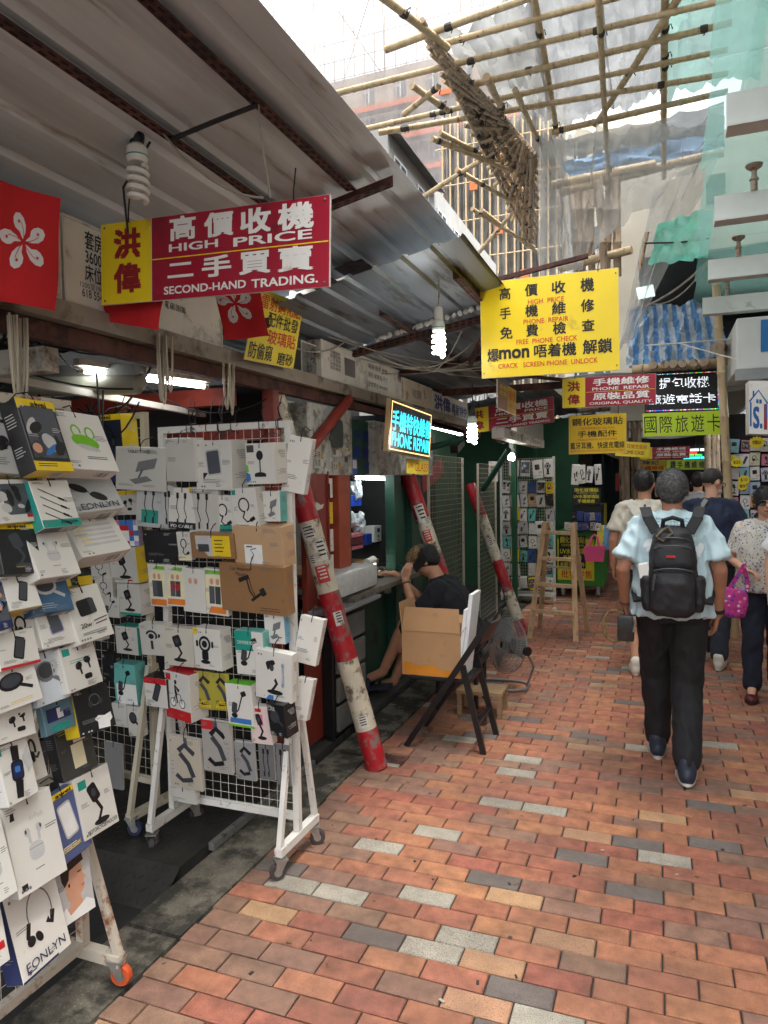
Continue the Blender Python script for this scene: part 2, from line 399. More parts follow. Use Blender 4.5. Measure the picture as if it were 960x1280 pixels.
# ================================================================ left row: awnings, light boxes, lamps
m_tin = mk('weathered_tin', (196,202,204), .55, .22, 1.6, .25, 30, metal=.15, dirt=((138,116,96), .22, 1.8), stretch=(5,.5,5))
m_tin2 = mk('grey_tin', (118,126,134), .5, .18, 1.2, .2, 30, metal=.45, dirt=((70,66,60), .3, 2), stretch=(5,.6,5))
m_rust = mk('rusty_steel', (92,58,50), .85, .3, 14, .5, 80, dirt=((58,38,34), .45, 9))
m_slot = mk('slot_hole', (24,18,17), .95, 0)
m_blackw = mk('black_wire', (22,22,23), .55, .1)
m_greyw = mk('grey_wire', (150,142,128), .6, .2, 20)
m_whitepaint = mk('white_paint_old', (206,200,188), .6, .12, 5, .2, 50, dirt=((112,98,80), .3, 5))
m_whitebox = mk('white_signbox', (214,208,196), .5, .1, 4, .15, 40, dirt=((120,104,84), .3, 3.2))
m_redpaint = mk('red_brown_paint', (136,50,38), .5, .2, 5, .25, 50, dirt=((86,46,38), .25, 5))
m_greenp = mk('dark_green_paint', (30,78,62), .5, .2, 4, .2, 40, dirt=((18,42,36), .3, 4))
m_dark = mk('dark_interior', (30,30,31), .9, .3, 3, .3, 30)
m_wood = mk('raw_wood', (158,128,94), .75, .2, 5, .35, 40, stretch=(1,1,6), dirt=((104,80,58), .3, 6))
m_black_pl = mk('black_plastic', (24,24,26), .42, .1)
m_steelbox = mk('scratched_steel', (150,150,146), .42, .2, 5, .2, 60, metal=.55, dirt=((84,80,74), .4, 7))
m_bulbglass = mk('bulb_glass_off', (232,230,222), .25, .03)
m_bulbon = mk('bulb_glass_on', (255,255,255), .3, 0, emit=((255,252,244), 9.0))
m_tubeon = mk('tube_light_on', (255,255,255), .3, 0, emit=((246,252,255), 7.0))
m_bulbbase = mk('bulb_base', (226,224,216), .35, .05)
m_txtk = mk('sign_black', (28,27,27), .6, .1)
def corr(x0, x1, y0, y1, zf, pitch=.2, h=.022, ny=6, jag=0.0, sd=1, th=.0015):
    """corrugated sheet with trapezoid ribs running along y; z from zf(x, y)"""
    xs = []; x = x0
    prof = ((0,0),(.30,0),(.38,1),(.52,1),(.60,0))
    k = 0
    while x < x1-1e-6:
        for a, b in prof:
            xx = x+a*pitch
            if xx < x1: xs.append((xx, b*h))
        x += pitch
    xs.append((x1, 0)); rr = random.Random(sd); n = len(xs)-1; je = [rr.uniform(-jag, jag) for _ in xs]; wob = rr.uniform(0, 9)
    def fn(u, v):
        i = min(n, int(round(u*n))); xx, hh = xs[i]; yy = y0+(y1+je[i]*(1 if v > .99 else 0)-y0)*v
        return (xx, yy, zf(xx, yy)+hh+.008*noise.noise(Vector((xx*1.3, yy*1.1, wob))))
    return MB().grid(fn, n, ny, 0, th)
zr1 = lambda x, y: 2.915+(x+1.0)*.2
a1 = thing('corrugated_awning', 'large weathered tin awning with rusty slotted purlins over the near stall', 'awning', (-1.8,1.8,2.7))
for i, (xa, xb, ya, yb, dz) in enumerate(((-1.56,-1.0,1.2,3.76,0),(-1.57,-1.02,-1.2,1.4,.012),(-2.2,-1.5,1.3,3.62,-.03),(-2.2,-1.52,-1.2,1.5,-.018))):
    part('tin_sheet', corr(xa, xb, ya, yb, lambda x, y, d=dz: zr1(x, y)+d, .18, .018, 8, .03 if yb > 3 else 0, i), m_tin, a1)
g = MB(); g.add([], []); 
for i, (xa, xb, ya, yb) in enumerate(((-1.60,-1.44,3.45,3.92),(-1.80,-1.66,3.30,3.75))):
    part('rusty_flashing', corr(xa, xb, ya, yb, lambda x, y: zr1(x, y)-.05, .2, .006, 3, .02, i+5), m_rust, a1)
def slotted(a, b, parent, w=.045, roll=1):
    """slotted angle iron between two points"""
    a = Vector(a); b = Vector(b); d = (b-a).normalized(); side = d.cross(Vector((0,0,1))).normalized()*roll
    g = MB(); L = (b-a).length
    g.obox((a+b)/2, side*w/2, d*L/2, Vector((0,0,.0018))); g.obox((a+b)/2-side*(w/2-.0018)+Vector((0,0,w/2)), side*.0018, d*L/2, Vector((0,0,w/2)))
    o = part('slotted_angle', g, m_rust, parent)
    g = MB(); n = int(L/.045)
    for i in range(n):
        c = a+d*(i+.5)*L/n
        for k, s in enumerate((-.24, .24)):
            g.obox(c+side*w*s+Vector((0,0,-.002))+d*(.012 if k else 0), side*.0045, d*.012, Vector((0,0,.0006)))
        for s in (.32, .72): g.obox(c-side*(w/2+.0001)+Vector((0,0,w*s)), Vector((0,0,.0045)), d*.012, side*.0006)
    part('slots', g, m_slot, o, kind='stuff'); return o
zp = lambda x: zr1(x, 0)-.035
slotted((-1.52,-.2,zp(-1.52)), (-1.52,3.0,zp(-1.52)), a1)
slotted((-1.20,-.2,zp(-1.2)), (-1.20,2.78,zp(-1.2)), a1)
slotted((-1.9,2.80,zp(-1.9)-.03), (-1.03,2.80,zp(-1.03)-.03), a1)
g = MB(); g.tube([(-1.52,2.0,zp(-1.52)-.01),(-1.35,2.02,zp(-1.35)-.005),(-1.2,2.03,zp(-1.2)-.01)], .008, 6); part('tie_wire', g, m_blackw, a1)
# second awning
zr2 = lambda x, y: 2.76+(x+.85)*.20
a2 = thing('corrugated_awning', 'dark grey steel awning with sealed seam over the phone repair stall', 'awning', (-1.6,5.5,2.6))
for i, (xa, xb, ya, yb, dz) in enumerate(((-2.4,-1.5,3.3,4.55,.0),(-1.52,-.85,3.3,4.55,.008),(-2.4,-1.45,4.45,7.6,-.02),(-1.48,-.62,4.45,7.4,-.012))):
    part('tin_sheet', corr(xa, xb, ya, yb, lambda x, y, d=dz: zr2(x, y)+d, .15, .016, 6, .02, i+20), m_tin2, a2)
g = MB(); rr = random.Random(5)
for i in range(46):
    x = -1.75+.95*i/46+rr.uniform(-.01,.01); c = Vector((x, 4.43+rr.uniform(-.015,.015), zr2(x,0)-.012)); r = rr.uniform(.008,.02)
    g.lathe([(r*.4,-r),(r,-r*.3),(r*.9,.4*r),(r*.3,r)], c, (rr.uniform(-.3,.3),rr.uniform(-.3,.3),1), 6)
part('foam_seal', g, mk('foam_seal', (206,204,196), .9, .15, 30, .5, 90), a2, smooth=True)
for x, ya, yb in ((-1.0,3.7,4.9),(-1.5,3.9,7.4),(-.9,4.5,7.3)): slotted((x,ya,zr2(x,0)-.04), (x,yb,zr2(x,0)-.05), a2)
slotted((-2.0,4.5,zr2(-2.0,0)-.06), (-.3,4.5,zr2(-.85,0)-.01), a2, roll=-1)
slotted((-2.0,5.4,2.46), (-.7,5.4,2.60), a2); slotted((-.95,4.5,2.68),(-1.15,4.55,2.36), a2)
g = MB(); g.box((-2.0,6.6,2.44),(-.6,6.66,2.5)); g.bar((-.62,6.6,2.48),(-1.5,6.5,2.62),.03); part('roof_bar', g, m_rust, a2)
g = corr(-.82,-.42,4.35,4.75,lambda x,y: 2.78+(x+.6)*.35,.12,.02,3,.02,9); part('loose_sheet', g, mk('pale_tin', (176,170,158), .6, .15, 3, metal=.2, dirt=((120,110,96), .2, 4)), a2)
# ---- stall frame behind the light boxes
FX = -1.95
st = thing('market_stall', 'steel stall frame with long soffit beam under the light boxes', 'stall', (-2.4,3,0))
g = MB(); g.box((-2.08,.2,2.20),(FX+.02,8.4,2.272)); part('soffit_beam', g, mk('soffit_paint', (150,140,126), .7, .2, 3, .3, 40, dirt=((88,74,60), .4, 3)), st)
g = MB(); g.box((-2.02,.3,2.13),(-1.975,8.3,2.196)); part('rail', g, m_rust, st)
for yy, zz in ((2.0,2.05),(3.2,2.04),(6.4,2.12)):
    g = MB(); g.box((-3.6,yy,zz),(-2.1,yy+.07,zz+.09)); part('cross_beam', g, m_redpaint if yy == 3.2 else m_whitepaint, st)
g = MB(); g.box((-2.62,3.36,1.86),(-2.0,3.42,1.96)); part('cross_beam', g, m_redpaint, st)
g = MB(); g.box((-2.02,3.4,.02),(-1.95,3.46,2.13)); part('post', g, m_redpaint, st)
g = MB(); g.box((-3.3,3.62,.02),(-3.23,3.69,2.3)); part('post', g, m_redpaint, st)
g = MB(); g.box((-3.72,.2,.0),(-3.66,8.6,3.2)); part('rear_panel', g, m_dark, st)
g = MB(); g.box((-3.65,3.47,.02),(-2.04,3.50,2.19)); part('partition', g, m_dark, st)  # added dark panel, put in to give the darkness behind the white rack
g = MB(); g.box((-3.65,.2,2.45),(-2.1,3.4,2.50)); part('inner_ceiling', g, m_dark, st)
g = MB()
for yy in (.9,1.5,2.6): g.bar((-3.6,yy,2.40),(-2.1,yy,2.36),.05)
g.bar((-2.7,.3,2.33),(-2.7,3.4,2.33),.04); g.bar((-2.4,.3,2.10),(-2.4,3.4,2.02),.03); part('ceiling_rails', g, m_whitepaint, st)
# white light boxes along the fascia
def lightbox(px0, py0, px1, py1, label, texts, mat=m_whitebox, dep=.12, z0=None, z1=None, x=FX, pw=0.0):
    a = onx(px0, py0, x); b = onx(px1, py1, x); z0 = z0 if z0 is not None else 2.275; z1 = z1 if z1 is not None else a.z
    o = thing('sign_box', label, 'sign', ((x*2-dep)/2, (a.y+b.y)/2, z0), group=None)
    g = MB(); g.box((x-dep, a.y, z0), (x, b.y-.004, z1)); bd = part('case', g, mat, o)
    g = MB(); e = .008
    g.box((x,a.y,z1-e),(x+.004,b.y-.004,z1)); g.box((x,a.y,z0),(x+.004,b.y-.004,z0+e)); g.box((x,a.y,z0+e),(x+.004,a.y+e,z1-e)); g.box((x,b.y-.012,z0+e),(x+.004,b.y-.004,z1-e))
    part('rim', g, m_whitepaint, o)
    F = Face((x, a.y, z0), (0, b.y-a.y, 0), (0, 0, z1-z0)); ms = [m_txtk, mk('sign_blue', (44,56,120), .6, .15, 30, dirt=((160,150,150), .1, 20)), mk('sign_grey', (110,104,100), .7), mk('sign_red2', (170,40,36), .6)]
    for body, r, mi, bold in texts:
        g = MB(); F.text(g, body, r, 0, max(bold, 0)); part('lettering', g, ms[mi], o)
    return o
lightbox(-60,190,74,257,'blank white sign box behind the big red flag', [], z1=2.57)
lightbox(76,257,131,281,'white sign box lettered for rooms and beds at 3600', [('套房', (.50,.70,.92,.92),0,.012),('3600', (.50,.54,.88,.68),0,.012),('床位', (.48,.32,.88,.52),0,.012),('1200至1900', (.36,.23,.96,.30),0,0),('618 5546', (.40,.12,.96,.22),0,.005),('(包水電)', (.92,.4,.97,.8),2,0)], z1=2.58)
lightbox(133,285,276,345,'dirty white sign box behind the hanging high price sign', [('【包裝】三電話', (.44,.62,.60,.70),2,0),('單位出租', (.44,.76,.60,.88),2,0),('電 68138100', (.44,.40,.62,.54),0,.005)], z1=2.52)
lightbox(375,400,398,412,'short silver sign box with a handwritten note', [('功', (.5,.4,.9,.85),0,0),('砂', (.3,.1,.6,.4),0,0)], mat=m_steelbox, z1=2.47, x=-1.98)
lightbox(400,415,502,466,'long white sign box with faded stall details beside silver box', [('手機配件\n高價回收\n二手買賣\n免費檢查\n電話維修', (.09,.30,.20,.82),2,.01),('████\n████\n████', (.24,.26,.36,.76),2,-.02),('耗材 配件 批發', (.52,.70,.78,.86),0,0),('鋼化 玻璃 貼 尺寸', (.52,.44,.78,.60),0,0),('配套齊全 WH-0W', (.52,.16,.78,.32),0,0)], z1=2.51)
lightbox(503,466,540,485,'stained cream sign box above the glowing repair sign', [('收購', (.3,.3,.6,.7),2,.0)], mat=mk('cream_box', (196,184,160), .6, .15, 5, dirt=((120,96,70), .4, 4)), z1=2.47)
lightbox(541,485,584,507,'white sign box painted with big blue characters by the lit bulb', [('洪偉', (.04,.12,.46,.86),1,.035),('專家特快', (.50,.10,.98,.72),1,.02)], z1=2.455)
# ---- lamps
def cfl(px, py, y, label, lit, L=.2, hang=None):
    p = ony(px, py, y)        # underside of the socket
    o = thing('spiral_bulb', label, 'light bulb', (p.x, p.y, p.z-L))
    g = MB(); g.lathe([(.018,.07),(.024,.06),(.026,.02),(.022,0)], p, n=14); part('socket', g, m_black_pl if lit != 1 else m_bulbbase, o, smooth=True)
    g = MB(); g.lathe([(.019,0),(.032,-.012),(.036,-.045),(.030,-.062),(.012,-.064)], p, n=18); part('ballast', g, m_bulbbase, o, smooth=True)
    g = MB(); g.lathe([(.0365,-.040),(.0368,-.044)], p, n=18); part('ring', g, mk('teal_ring', (40,140,120), .5), o)
    pts = []; n = 80; hh = L-.075; T = 4.2
    for i in range(n+1):
        t = i/n; a = 2*math.pi*T*t; r = .030*(1-.15*abs(2*t-1)**3); pts.append(p+Vector((math.cos(a)*r, math.sin(a)*r, -.07-hh*t)))
    g = MB(); g.tube(pts, .0088, 8); part('spiral_tube', g, m_bulbon if lit else m_bulbglass, o, smooth=True)
    top = p+Vector((0,0,.07)); g = MB(); g.tube([top, top+Vector((.004,.0,.05)), hang or top+Vector((0,.02,.16))], .004, 6); part('cord', g, m_blackw if lit != 1 else m_whitepaint, o)
    return o
cfl(171,180,1.95,'unlit white spiral bulb hanging above the high price sign', 0, .19, Vector((-1.52,1.97,zp(-1.52))))
cfl(548,400,3.75,'glowing spiral bulb with white socket under the grey awning', 1, .2)
cfl(590,520,5.0,'glowing spiral bulb with black socket left of the far red sign', 2, .2)
def tube(a, b, label, housing=True, r=.014, lit=True):
    a = Vector(a); b = Vector(b); o = thing('tube_light', label, 'tube light', tuple((a+b)/2))
    g = MB(); g.cyl(a, b, r, n=10); part('tube', g, m_tubeon if lit else m_bulbglass, o, smooth=True)
    d = (b-a).normalized(); g = MB()
    g.bar(a-d*.03+Vector((0,0,.034)), b+d*.03+Vector((0,0,.034)), .05, .028)
    g.cyl(a-d*.025, a, r*1.15, n=10); g.cyl(b, b+d*.025, r*1.15, n=10); part('fitting', g, m_whitepaint, o)
    return o
tube((-2.0,4.55,2.16),(-2.0,5.75,2.15),'lit tube light under the soffit behind the glowing repair sign')
tube((-2.0,6.0,2.14),(-2.0,7.5,2.12),'lit tube light under the blue lettered sign box')
tube((-2.35,2.45,2.13),(-2.15,3.05,2.12),'lit tube light behind the middle flag', r=.012)
o = thing('strip_lamp', 'unlit grey strip lamp with clear cover inside the near stall', 'lamp', (-2.5,2.6,2.04))
g = MB(); g.tube([(-2.75,2.5,2.10),(-2.72,2.5,2.10),(-2.2,2.62,2.09),(-2.17,2.62,2.09)], [.03,.055,.055,.03], 12); part('cover', g, mk('dusty_plastic', (150,148,132), .35, .12, 6), o, smooth=True)
g = MB(); g.bar((-2.74,2.5,2.15),(-2.18,2.62,2.14),.10,.05); part('housing', g, mk('grey_housing', (96,96,90), .6), o)
# ---- loose wires
def wire(pts, r, mat, label, name='cable'):
    g = MB(); g.tube(pts, r, 6); return solo(name, g, mat, label, 'cable', smooth=True)
rw = random.Random(21)
g = MB()
for i in range(46):
    y0 = rw.uniform(.9,3.1); a = Vector((rw.uniform(-3.3,-2.05), y0, rw.uniform(1.98,2.34))); b = a+Vector((rw.uniform(-.5,.5), rw.uniform(-.7,.7), rw.uniform(-.25,.2)))
    g.tube(sag(a, b, rw.uniform(.02,.22), 8), rw.choice((.003,.004,.006)), 5)
o = struct('wire_tangle', g, m_blackw, kind='stuff')
o['label'] = 'tangle of black wires under the roof of the near stall'
for (px, py, n_, L_, lab) in ((198,420,5,.30,'loops of pale cord hanging below the small red flag'),(14,395,4,.30,'loops of pale cord hanging below the big red flag'),(282,455,4,.24,'thin pale wires dangling left of the white wheeled rack')):
    p = onx(px, py, -1.93); g = MB()
    for k in range(n_):
        dx = rw.uniform(-.02,.02); ww = rw.uniform(.015,.05); l = L_*rw.uniform(.7,1.0)
        g.tube([p+Vector((0.01*k, dx-ww/2*(1 if t < 1 else -1) if False else dx+ww/2*math.cos(math.pi*t), -l*math.sin(math.pi*t))) for t in [i/12 for i in range(13)]], .0045, 6)
    solo('cord_loop', g, mk('pale_cord', (186,176,154), .7, .1), lab, 'cord', smooth=True)
pA = Vector((-1.52,1.97,zp(-1.52)))
wire(sag(pA, (-1.20,2.06,2.55), .05), .004, m_greyw, 'pale wire swooping from the unlit bulb to the high price sign')
wire([(-1.76,2.07,2.52),(-1.74,2.03,2.66),(-1.58,1.98,zp(-1.58))], .004, m_blackw, 'dark twisted wire holding the yellow end of the high price sign')
wire([(-1.18,2.07,2.55),(-1.19,2.05,2.68),(-1.2,2.04,2.84)], .003, m_greyw, 'thin grey wire holding the red end of the high price sign')
for i in range(9):
    a = Vector((rw.uniform(-1.95,-1.6), rw.uniform(3.6,5.2), rw.uniform(2.40,2.55))); b = Vector((rw.uniform(-1.4,-.8), rw.uniform(4.4,6), rw.uniform(2.45,2.62)))
    if i == 0: G9 = MB()
    G9.tube(sag(a, b, rw.uniform(.03,.14)), rw.choice((.003,.005)), 5)
o = struct('wire_tangle', G9, m_greyw, kind='stuff'); o['label'] = 'pale wires strung between the sign boxes and the grey awning'
p = onx(400,470,-1.93)
wire(sag(onx(340,418,-1.93), onx(440,420,-1.93), .10), .005, m_greyw, 'pale cable drooping across the long white sign box')
# ---- flags
m_flag = mk('flag_red', (200,28,34), .75, .08, 6, .2, 60); m_flagw = mk('flag_white', (228,224,220), .75, .05)
def flag(TL, TR, BR, BL, label, fc, fr, rot=0.0, show=True):
    """cloth quad with a five petal flower emblem"""
    TL, TR, BR, BL = map(Vector, (TL, TR, BR, BL)); nrm = (TR-TL).cross(BL-TL).normalized(); nrm = -nrm if nrm.dot(CO-TL) < 0 else nrm
    def P(u, v, h=0.0):
        q = TL.lerp(TR, u).lerp(BL.lerp(BR, u), v); return q+nrm*(h+.007*math.sin(u*7+v*2)+.005*math.sin(v*6-u*3))
    o = thing('flag', label, 'flag', tuple((BL+BR)/2))
    part('cloth', MB().grid(lambda u, v: P(u, v), 16, 16, 0, .0008), m_flag, o, smooth=True)
    if not show: return o
    asp = (TR-TL).length/(BL-TL).length; g = MB(); g2 = MB()
    pet = [(0,.10),(.16,.30),(.26,.55),(.24,.80),(.12,.98),(-.06,1.0),(-.20,.86),(-.24,.66),(-.20,.5),(-.06,.36),(-.03,.2)]
    for k in range(5):
        a = rot+k*2*math.pi/5; c, s = math.cos(a), math.sin(a)
        def mp(x, y, h): X = (x*c-y*s)*fr; Y = (x*s+y*c)*fr; return P(fc[0]+X/asp, fc[1]-Y, h)
        cx = sum(p[0] for p in pet)/len(pet); cy = sum(p[1] for p in pet)/len(pet); n = len(pet)
        dense = []
        for i in range(n):
            p, q = pet[i], pet[(i+1) % n]; dense += [p, ((p[0]+q[0])/2, (p[1]+q[1])/2)]
        g.add([mp(cx, cy, .002)]+[mp(x, y, .002) for x, y in dense], [(0, i+1, (i+1) % len(dense)+1) for i in range(len(dense))])
        st_ = []
        for i in range(10):
            t = math.pi/2+i*math.pi/5; r = .085 if i % 2 == 0 else .035; st_.append((.0+r*math.cos(t), .70+r*math.sin(t)))
        g2.add([mp(x, y, .003) for x, y in st_], [tuple(range(10))])
        for i in range(6):
            y0, y1 = .12+.09*i, .12+.09*(i+1)
            f = lambda y: .10*math.sin(y*3.2)
            g2.add([mp(f(y0)-.012, y0, .003), mp(f(y0)+.012, y0, .003), mp(f(y1)+.012, y1, .003), mp(f(y1)-.012, y1, .003)], [(0,1,2,3)])
    e = part('flower_emblem', g, m_flagw, o); part('petal_stars', g2, m_flag, e); return o
x = -1.78
flag(onx(-62,205,x), onx(75,248,x), onx(67,389,x), onx(-70,360,x), 'big red flag with white five petal flower at the left edge', (.655,.47), .255, .25)
flag(ony(124,340,2.15), ony(214,332,2.15), ony(199,413,2.15), ony(119,399,2.15), 'red flag mostly hidden below the yellow end of the high price sign', (.3,.2), .4, .2, False)
flag(ony(262,330,2.5), ony(322,345,2.5), ony(337,420,2.5), ony(282,425,2.5), 'tilted red flag with white flower below the high price sign', (.40,.50), .30, .2)
# slotted bracket under the red sign
b_ = thing('angle_bracket', 'dark slotted bracket on the dirty white sign box', 'bracket', (-1.93,3.3,2.3)); slotted((-1.94,3.0,2.36),(-1.80,3.12,2.40), b_, .05)
# ================================================================ hanging signs
m_syel = mk('sign_yellow', (244,212,24), .42, .07, 2, .12, 9, dirt=((196,164,44), .15, 5))
m_sred = mk('sign_crimson', (160,20,46), .38, .10, 2, .12, 9, dirt=((118,30,44), .2, 6))
m_swht = mk('sign_white', (236,233,226), .5, .06, 6, dirt=((200,180,172), .14, 14))
m_sredt = mk('sign_redtext', (214,60,32), .55, .05)
m_sdred = mk('sign_darkred', (150,24,30), .55, .05)
m_slime = mk('sign_lime', (204,232,28), .5, .06, 3)
m_sedge = mk('sign_edge', (216,210,200), .5, .05)
m_syel2 = mk('handwritten_yellow', (236,214,60), .65, .08, 4, .1, 20)
m_zinc0 = mk('screw_zinc', (120,112,100), .5, .2, 30, metal=.5)
def sign(name, q, y, label, panels, texts, th=.008, mats=None, dy=0.0, hooks=True, hl=.12, plane=None, lines=(), cat='sign', backmat=None):
    """board hanging across the street at depth y; q = TL,TR,BR,BL photo corners; panels = (rect, material)"""
    if plane is None: P = [ony(px, py, y+(dy if i in (1, 2) else 0)) for i, (px, py) in enumerate(q)]
    else: P = [onx(px, py, plane+(dy if i in (1,2) else 0)) for i, (px, py) in enumerate(q)]
    TL, TR, BR, BL = P; U = ((TR-TL)+(BR-BL))/2; V = ((TL-BL)+(TR-BR))/2; V = V-U*V.dot(U)/U.length_squared*0; c = (TL+TR+BR+BL)/4; o0 = c-U/2-V/2
    F = Face(o0, U, V)
    if F.n.dot(CO-c) < 0: F.n = -F.n
    o = thing(name, label, cat, tuple(c-V/2))
    g = MB(); b = [F.p(0,0), F.p(1,0), F.p(1,1), F.p(0,1)]; k = [p-F.n*th for p in b]
    g.add(b+k, [(0,1,2,3),(7,6,5,4),(0,4,5,1),(1,5,6,2),(2,6,7,3),(3,7,4,0)]); part('board', g, backmat or m_sedge, o)
    ml = []; 
    def mi(m):
        if m not in ml: ml.append(m)
        return ml.index(m)
    for r, m in panels:
        g = MB(); x0, y0, x1, y1 = r; F.rect(g, (x0+.002,y0+.003,x1-.002,y1-.003), 0, .0012); part('panel', g, m, o)
    for (r, m) in lines:
        g = MB(); F.rect(g, r, 0, .0022); part('stripe', g, m, o)
    for t in texts:
        body, r, m, bold = t[:4]; ol = t[4] if len(t) > 4 else None
        g = MB()
        if ol: F.text(g, body, (r[0]-.004, r[1]-.008, r[2]+.004, r[3]+.008), 1, bold+.03, .0022)
        F.text(g, body, r, 0, bold, .003); part('lettering', g, [m, ol or m], o)
    if hooks and y < 5:
        for a, b in ((.02,.05),(.98,.05),(.02,.95),(.98,.95)):
            g = MB(); g.lathe([(.0045,0),(.0045,.002),(.002,.003)], F.p(a, b, .0012), F.n, 8); part('screw', g, m_zinc0, o)
    if hooks:
        for a in (.14, .86):
            g = MB(); p = F.p(a, .985, .004); g.tube([p-F.n*.012, p, p+Vector((0,0,.03)), p+Vector((.01,0,hl))], .003, 6); part('hanging_wire', g, m_blackw, o)
    return o
sign('hanging_sign', ((126,281),(413,243),(412,358),(127,382)), 2.09, 'near crimson and yellow hanging sign reading high price second-hand trading', [((0,0,.245,1), m_syel), ((.245,0,1,1), m_sred)],
     [('洪',(.07,.56,.19,.90),m_sdred,.04),('偉',(.07,.14,.19,.48),m_sdred,.04),
      ('高',(.335,.70,.445,.97),m_swht,.03),('價',(.49,.69,.61,.96),m_swht,.03),('收',(.645,.68,.765,.95),m_swht,.03),('機',(.80,.67,.935,.95),m_swht,.03),
      ('HIGH',(.33,.565,.545,.655),m_swht,.02),('PRICE',(.615,.545,.93,.645),m_swht,.02),
      ('二',(.325,.26,.435,.42),m_swht,.03),('手',(.48,.23,.60,.46),m_swht,.03),('買',(.64,.22,.765,.46),m_swht,.03),('賣',(.80,.21,.935,.47),m_swht,.03),
      ('SECOND-HAND',(.305,.065,.665,.155),m_swht,.02),('TRADING.',(.69,.055,.955,.15),m_swht,.02)], lines=[((.25,.49,.995,.503), m_syel)], hl=.10)
sign('hanging_sign', ((600,353),(773,335),(775,462),(602,474)), 4.2, 'large yellow hanging sign with black characters about phone repair and unlock', [((0,0,1,1), m_syel)],
     [('高',(.15,.80,.23,.92),m_txtk,.02),('價',(.34,.81,.43,.93),m_txtk,.02),('收',(.535,.81,.63,.93),m_txtk,.02),('機',(.74,.80,.83,.93),m_txtk,.02),('HIGH  PRICE',(.36,.725,.62,.775),m_sredt,.008),
      ('手',(.15,.60,.23,.715),m_txtk,.02),('機',(.34,.60,.43,.72),m_txtk,.02),('維',(.535,.60,.63,.72),m_txtk,.02),('修',(.74,.60,.83,.72),m_txtk,.02),('PHONE  REPAIR',(.325,.525,.65,.575),m_sredt,.008),
      ('免',(.15,.395,.24,.515),m_txtk,.02),('費',(.345,.40,.43,.52),m_txtk,.02),('檢',(.54,.40,.63,.52),m_txtk,.02),('查',(.745,.41,.83,.52),m_txtk,.02),('FREE  PHONE  CHECK',(.27,.325,.71,.375),m_sredt,.008),
      ('爆',(.05,.17,.135,.30),m_txtk,.02),('mon',(.14,.19,.36,.28),m_txtk,.03),('唔着機',(.40,.18,.70,.31),m_txtk,.02),('解鎖',(.75,.18,.95,.32),m_txtk,.02),('CRACK   SCREEN PHONE  UNLOCK',(.13,.09,.85,.14),m_sredt,.008)], hl=.06)
# bar the big yellow sign hangs from
o = thing('slotted_rail', 'rusty slotted rail holding the large yellow sign', 'rail', (-.6,4.2,2.9)); slotted(ony(560,368,4.22), ony(735,322,4.22), o, .03)
def redsign(q, y, label, kind, **k):
    if kind == 0:
        tx = [('洪',(.06,.56,.19,.88),m_sdred,.03),('偉',(.06,.12,.19,.44),m_sdred,.03),('手機維修',(.34,.70,.93,.93),m_swht,.02),('PHONE  REPAIR',(.33,.54,.93,.64),m_swht,.015),('原裝品質',(.34,.22,.93,.45),m_swht,.02),('ORIGINAL QUALITY.',(.30,.05,.97,.15),m_swht,.015)]
    else:
        tx = [('洪',(.06,.56,.19,.88),m_sdred,.03),('偉',(.06,.12,.19,.44),m_sdred,.03),('高價收機',(.34,.70,.93,.95),m_swht,.02),('HIGH   PRICE',(.33,.56,.93,.65),m_swht,.015),('二手買賣',(.34,.22,.93,.46),m_swht,.02),('SECOND-HAND TRADING',(.30,.06,.95,.14),m_swht,.015)]
    return sign('hanging_sign', q, y, label, [((0,0,.25,1), m_syel), ((.25,0,1,1), m_sred)], tx, lines=[((.26,.49,.995,.503), m_syel)], **k)
redsign(((584,513),(692,494),(693,529),(585,541)), 7.2, 'far crimson and yellow sign reading high price, left of the ladder', 1)
redsign(((703,474),(820,466),(820,505),(703,510)), 6.4, 'crimson and yellow sign reading phone repair original quality', 0)
sign('hanging_sign', ((622,474),(645,488),(645,520),(622,509)), 0, 'small brown and yellow sign seen edge-on under the large yellow sign', [((0,0,.5,1), mk('sign_brown', (156,104,78), .6)), ((.5,0,1,1), mk('sign_ochre', (222,178,60), .6))], [('高價\n收機',(.08,.5,.45,.9),m_syel2,0),('維修',(.55,.5,.95,.9),m_sredt,0),('HOME CASE',(.55,.2,.95,.35),m_sredt,0)], plane=-1.0, hooks=False)
sign('hanging_sign', ((711,520),(783,516),(783,566),(711,568)), 6.8, 'yellow hanging sign listing tempered glass, earphones and charging cables', [((0,0,1,1), mk('sign_amber', (236,196,20), .45, .05, 3))],
     [('鋼化玻璃貼',(.06,.73,.94,.92),m_txtk,.01),('TEMPERED GLASS',(.2,.63,.8,.68),m_sredt,0),('手機配件',(.16,.43,.84,.59),m_txtk,.01),('MOBILE PHONE ACCESSORIES',(.16,.34,.84,.39),m_sredt,0),('藍牙耳機、快速充電線',(.03,.13,.97,.30),m_txtk,.01),('BLUETOOTH, EARPHONE CHARGING CABLE',(.03,.05,.97,.10),m_sredt,0)])
sign('hanging_sign', ((770,551),(813,554),(811,572),(769,570)), 9.5, 'small yellow home case sign beyond the yellow hanging sign', [((0,0,1,1), m_syel2)], [('無線耳機充電線',(.08,.55,.92,.85),m_sredt,0),('HOME CASE',(.2,.18,.85,.42),m_sdred,.01)])
redsign(((800,560),(862,557),(862,573),(800,574)), 11.5, 'small distant crimson sign above the walking people', 0)
sign('hanging_sign', ((797,575),(832,574),(832,589),(797,588)), 12.5, 'distant yellow sign with blue and red characters above the grey-haired man', [((0,0,1,1), m_syel2)], [('陳記',(.2,.55,.75,.92),mk('sign_blue2',(30,70,150),.5),.02),('手機維修',(.05,.08,.95,.45),m_sredt,.02)])
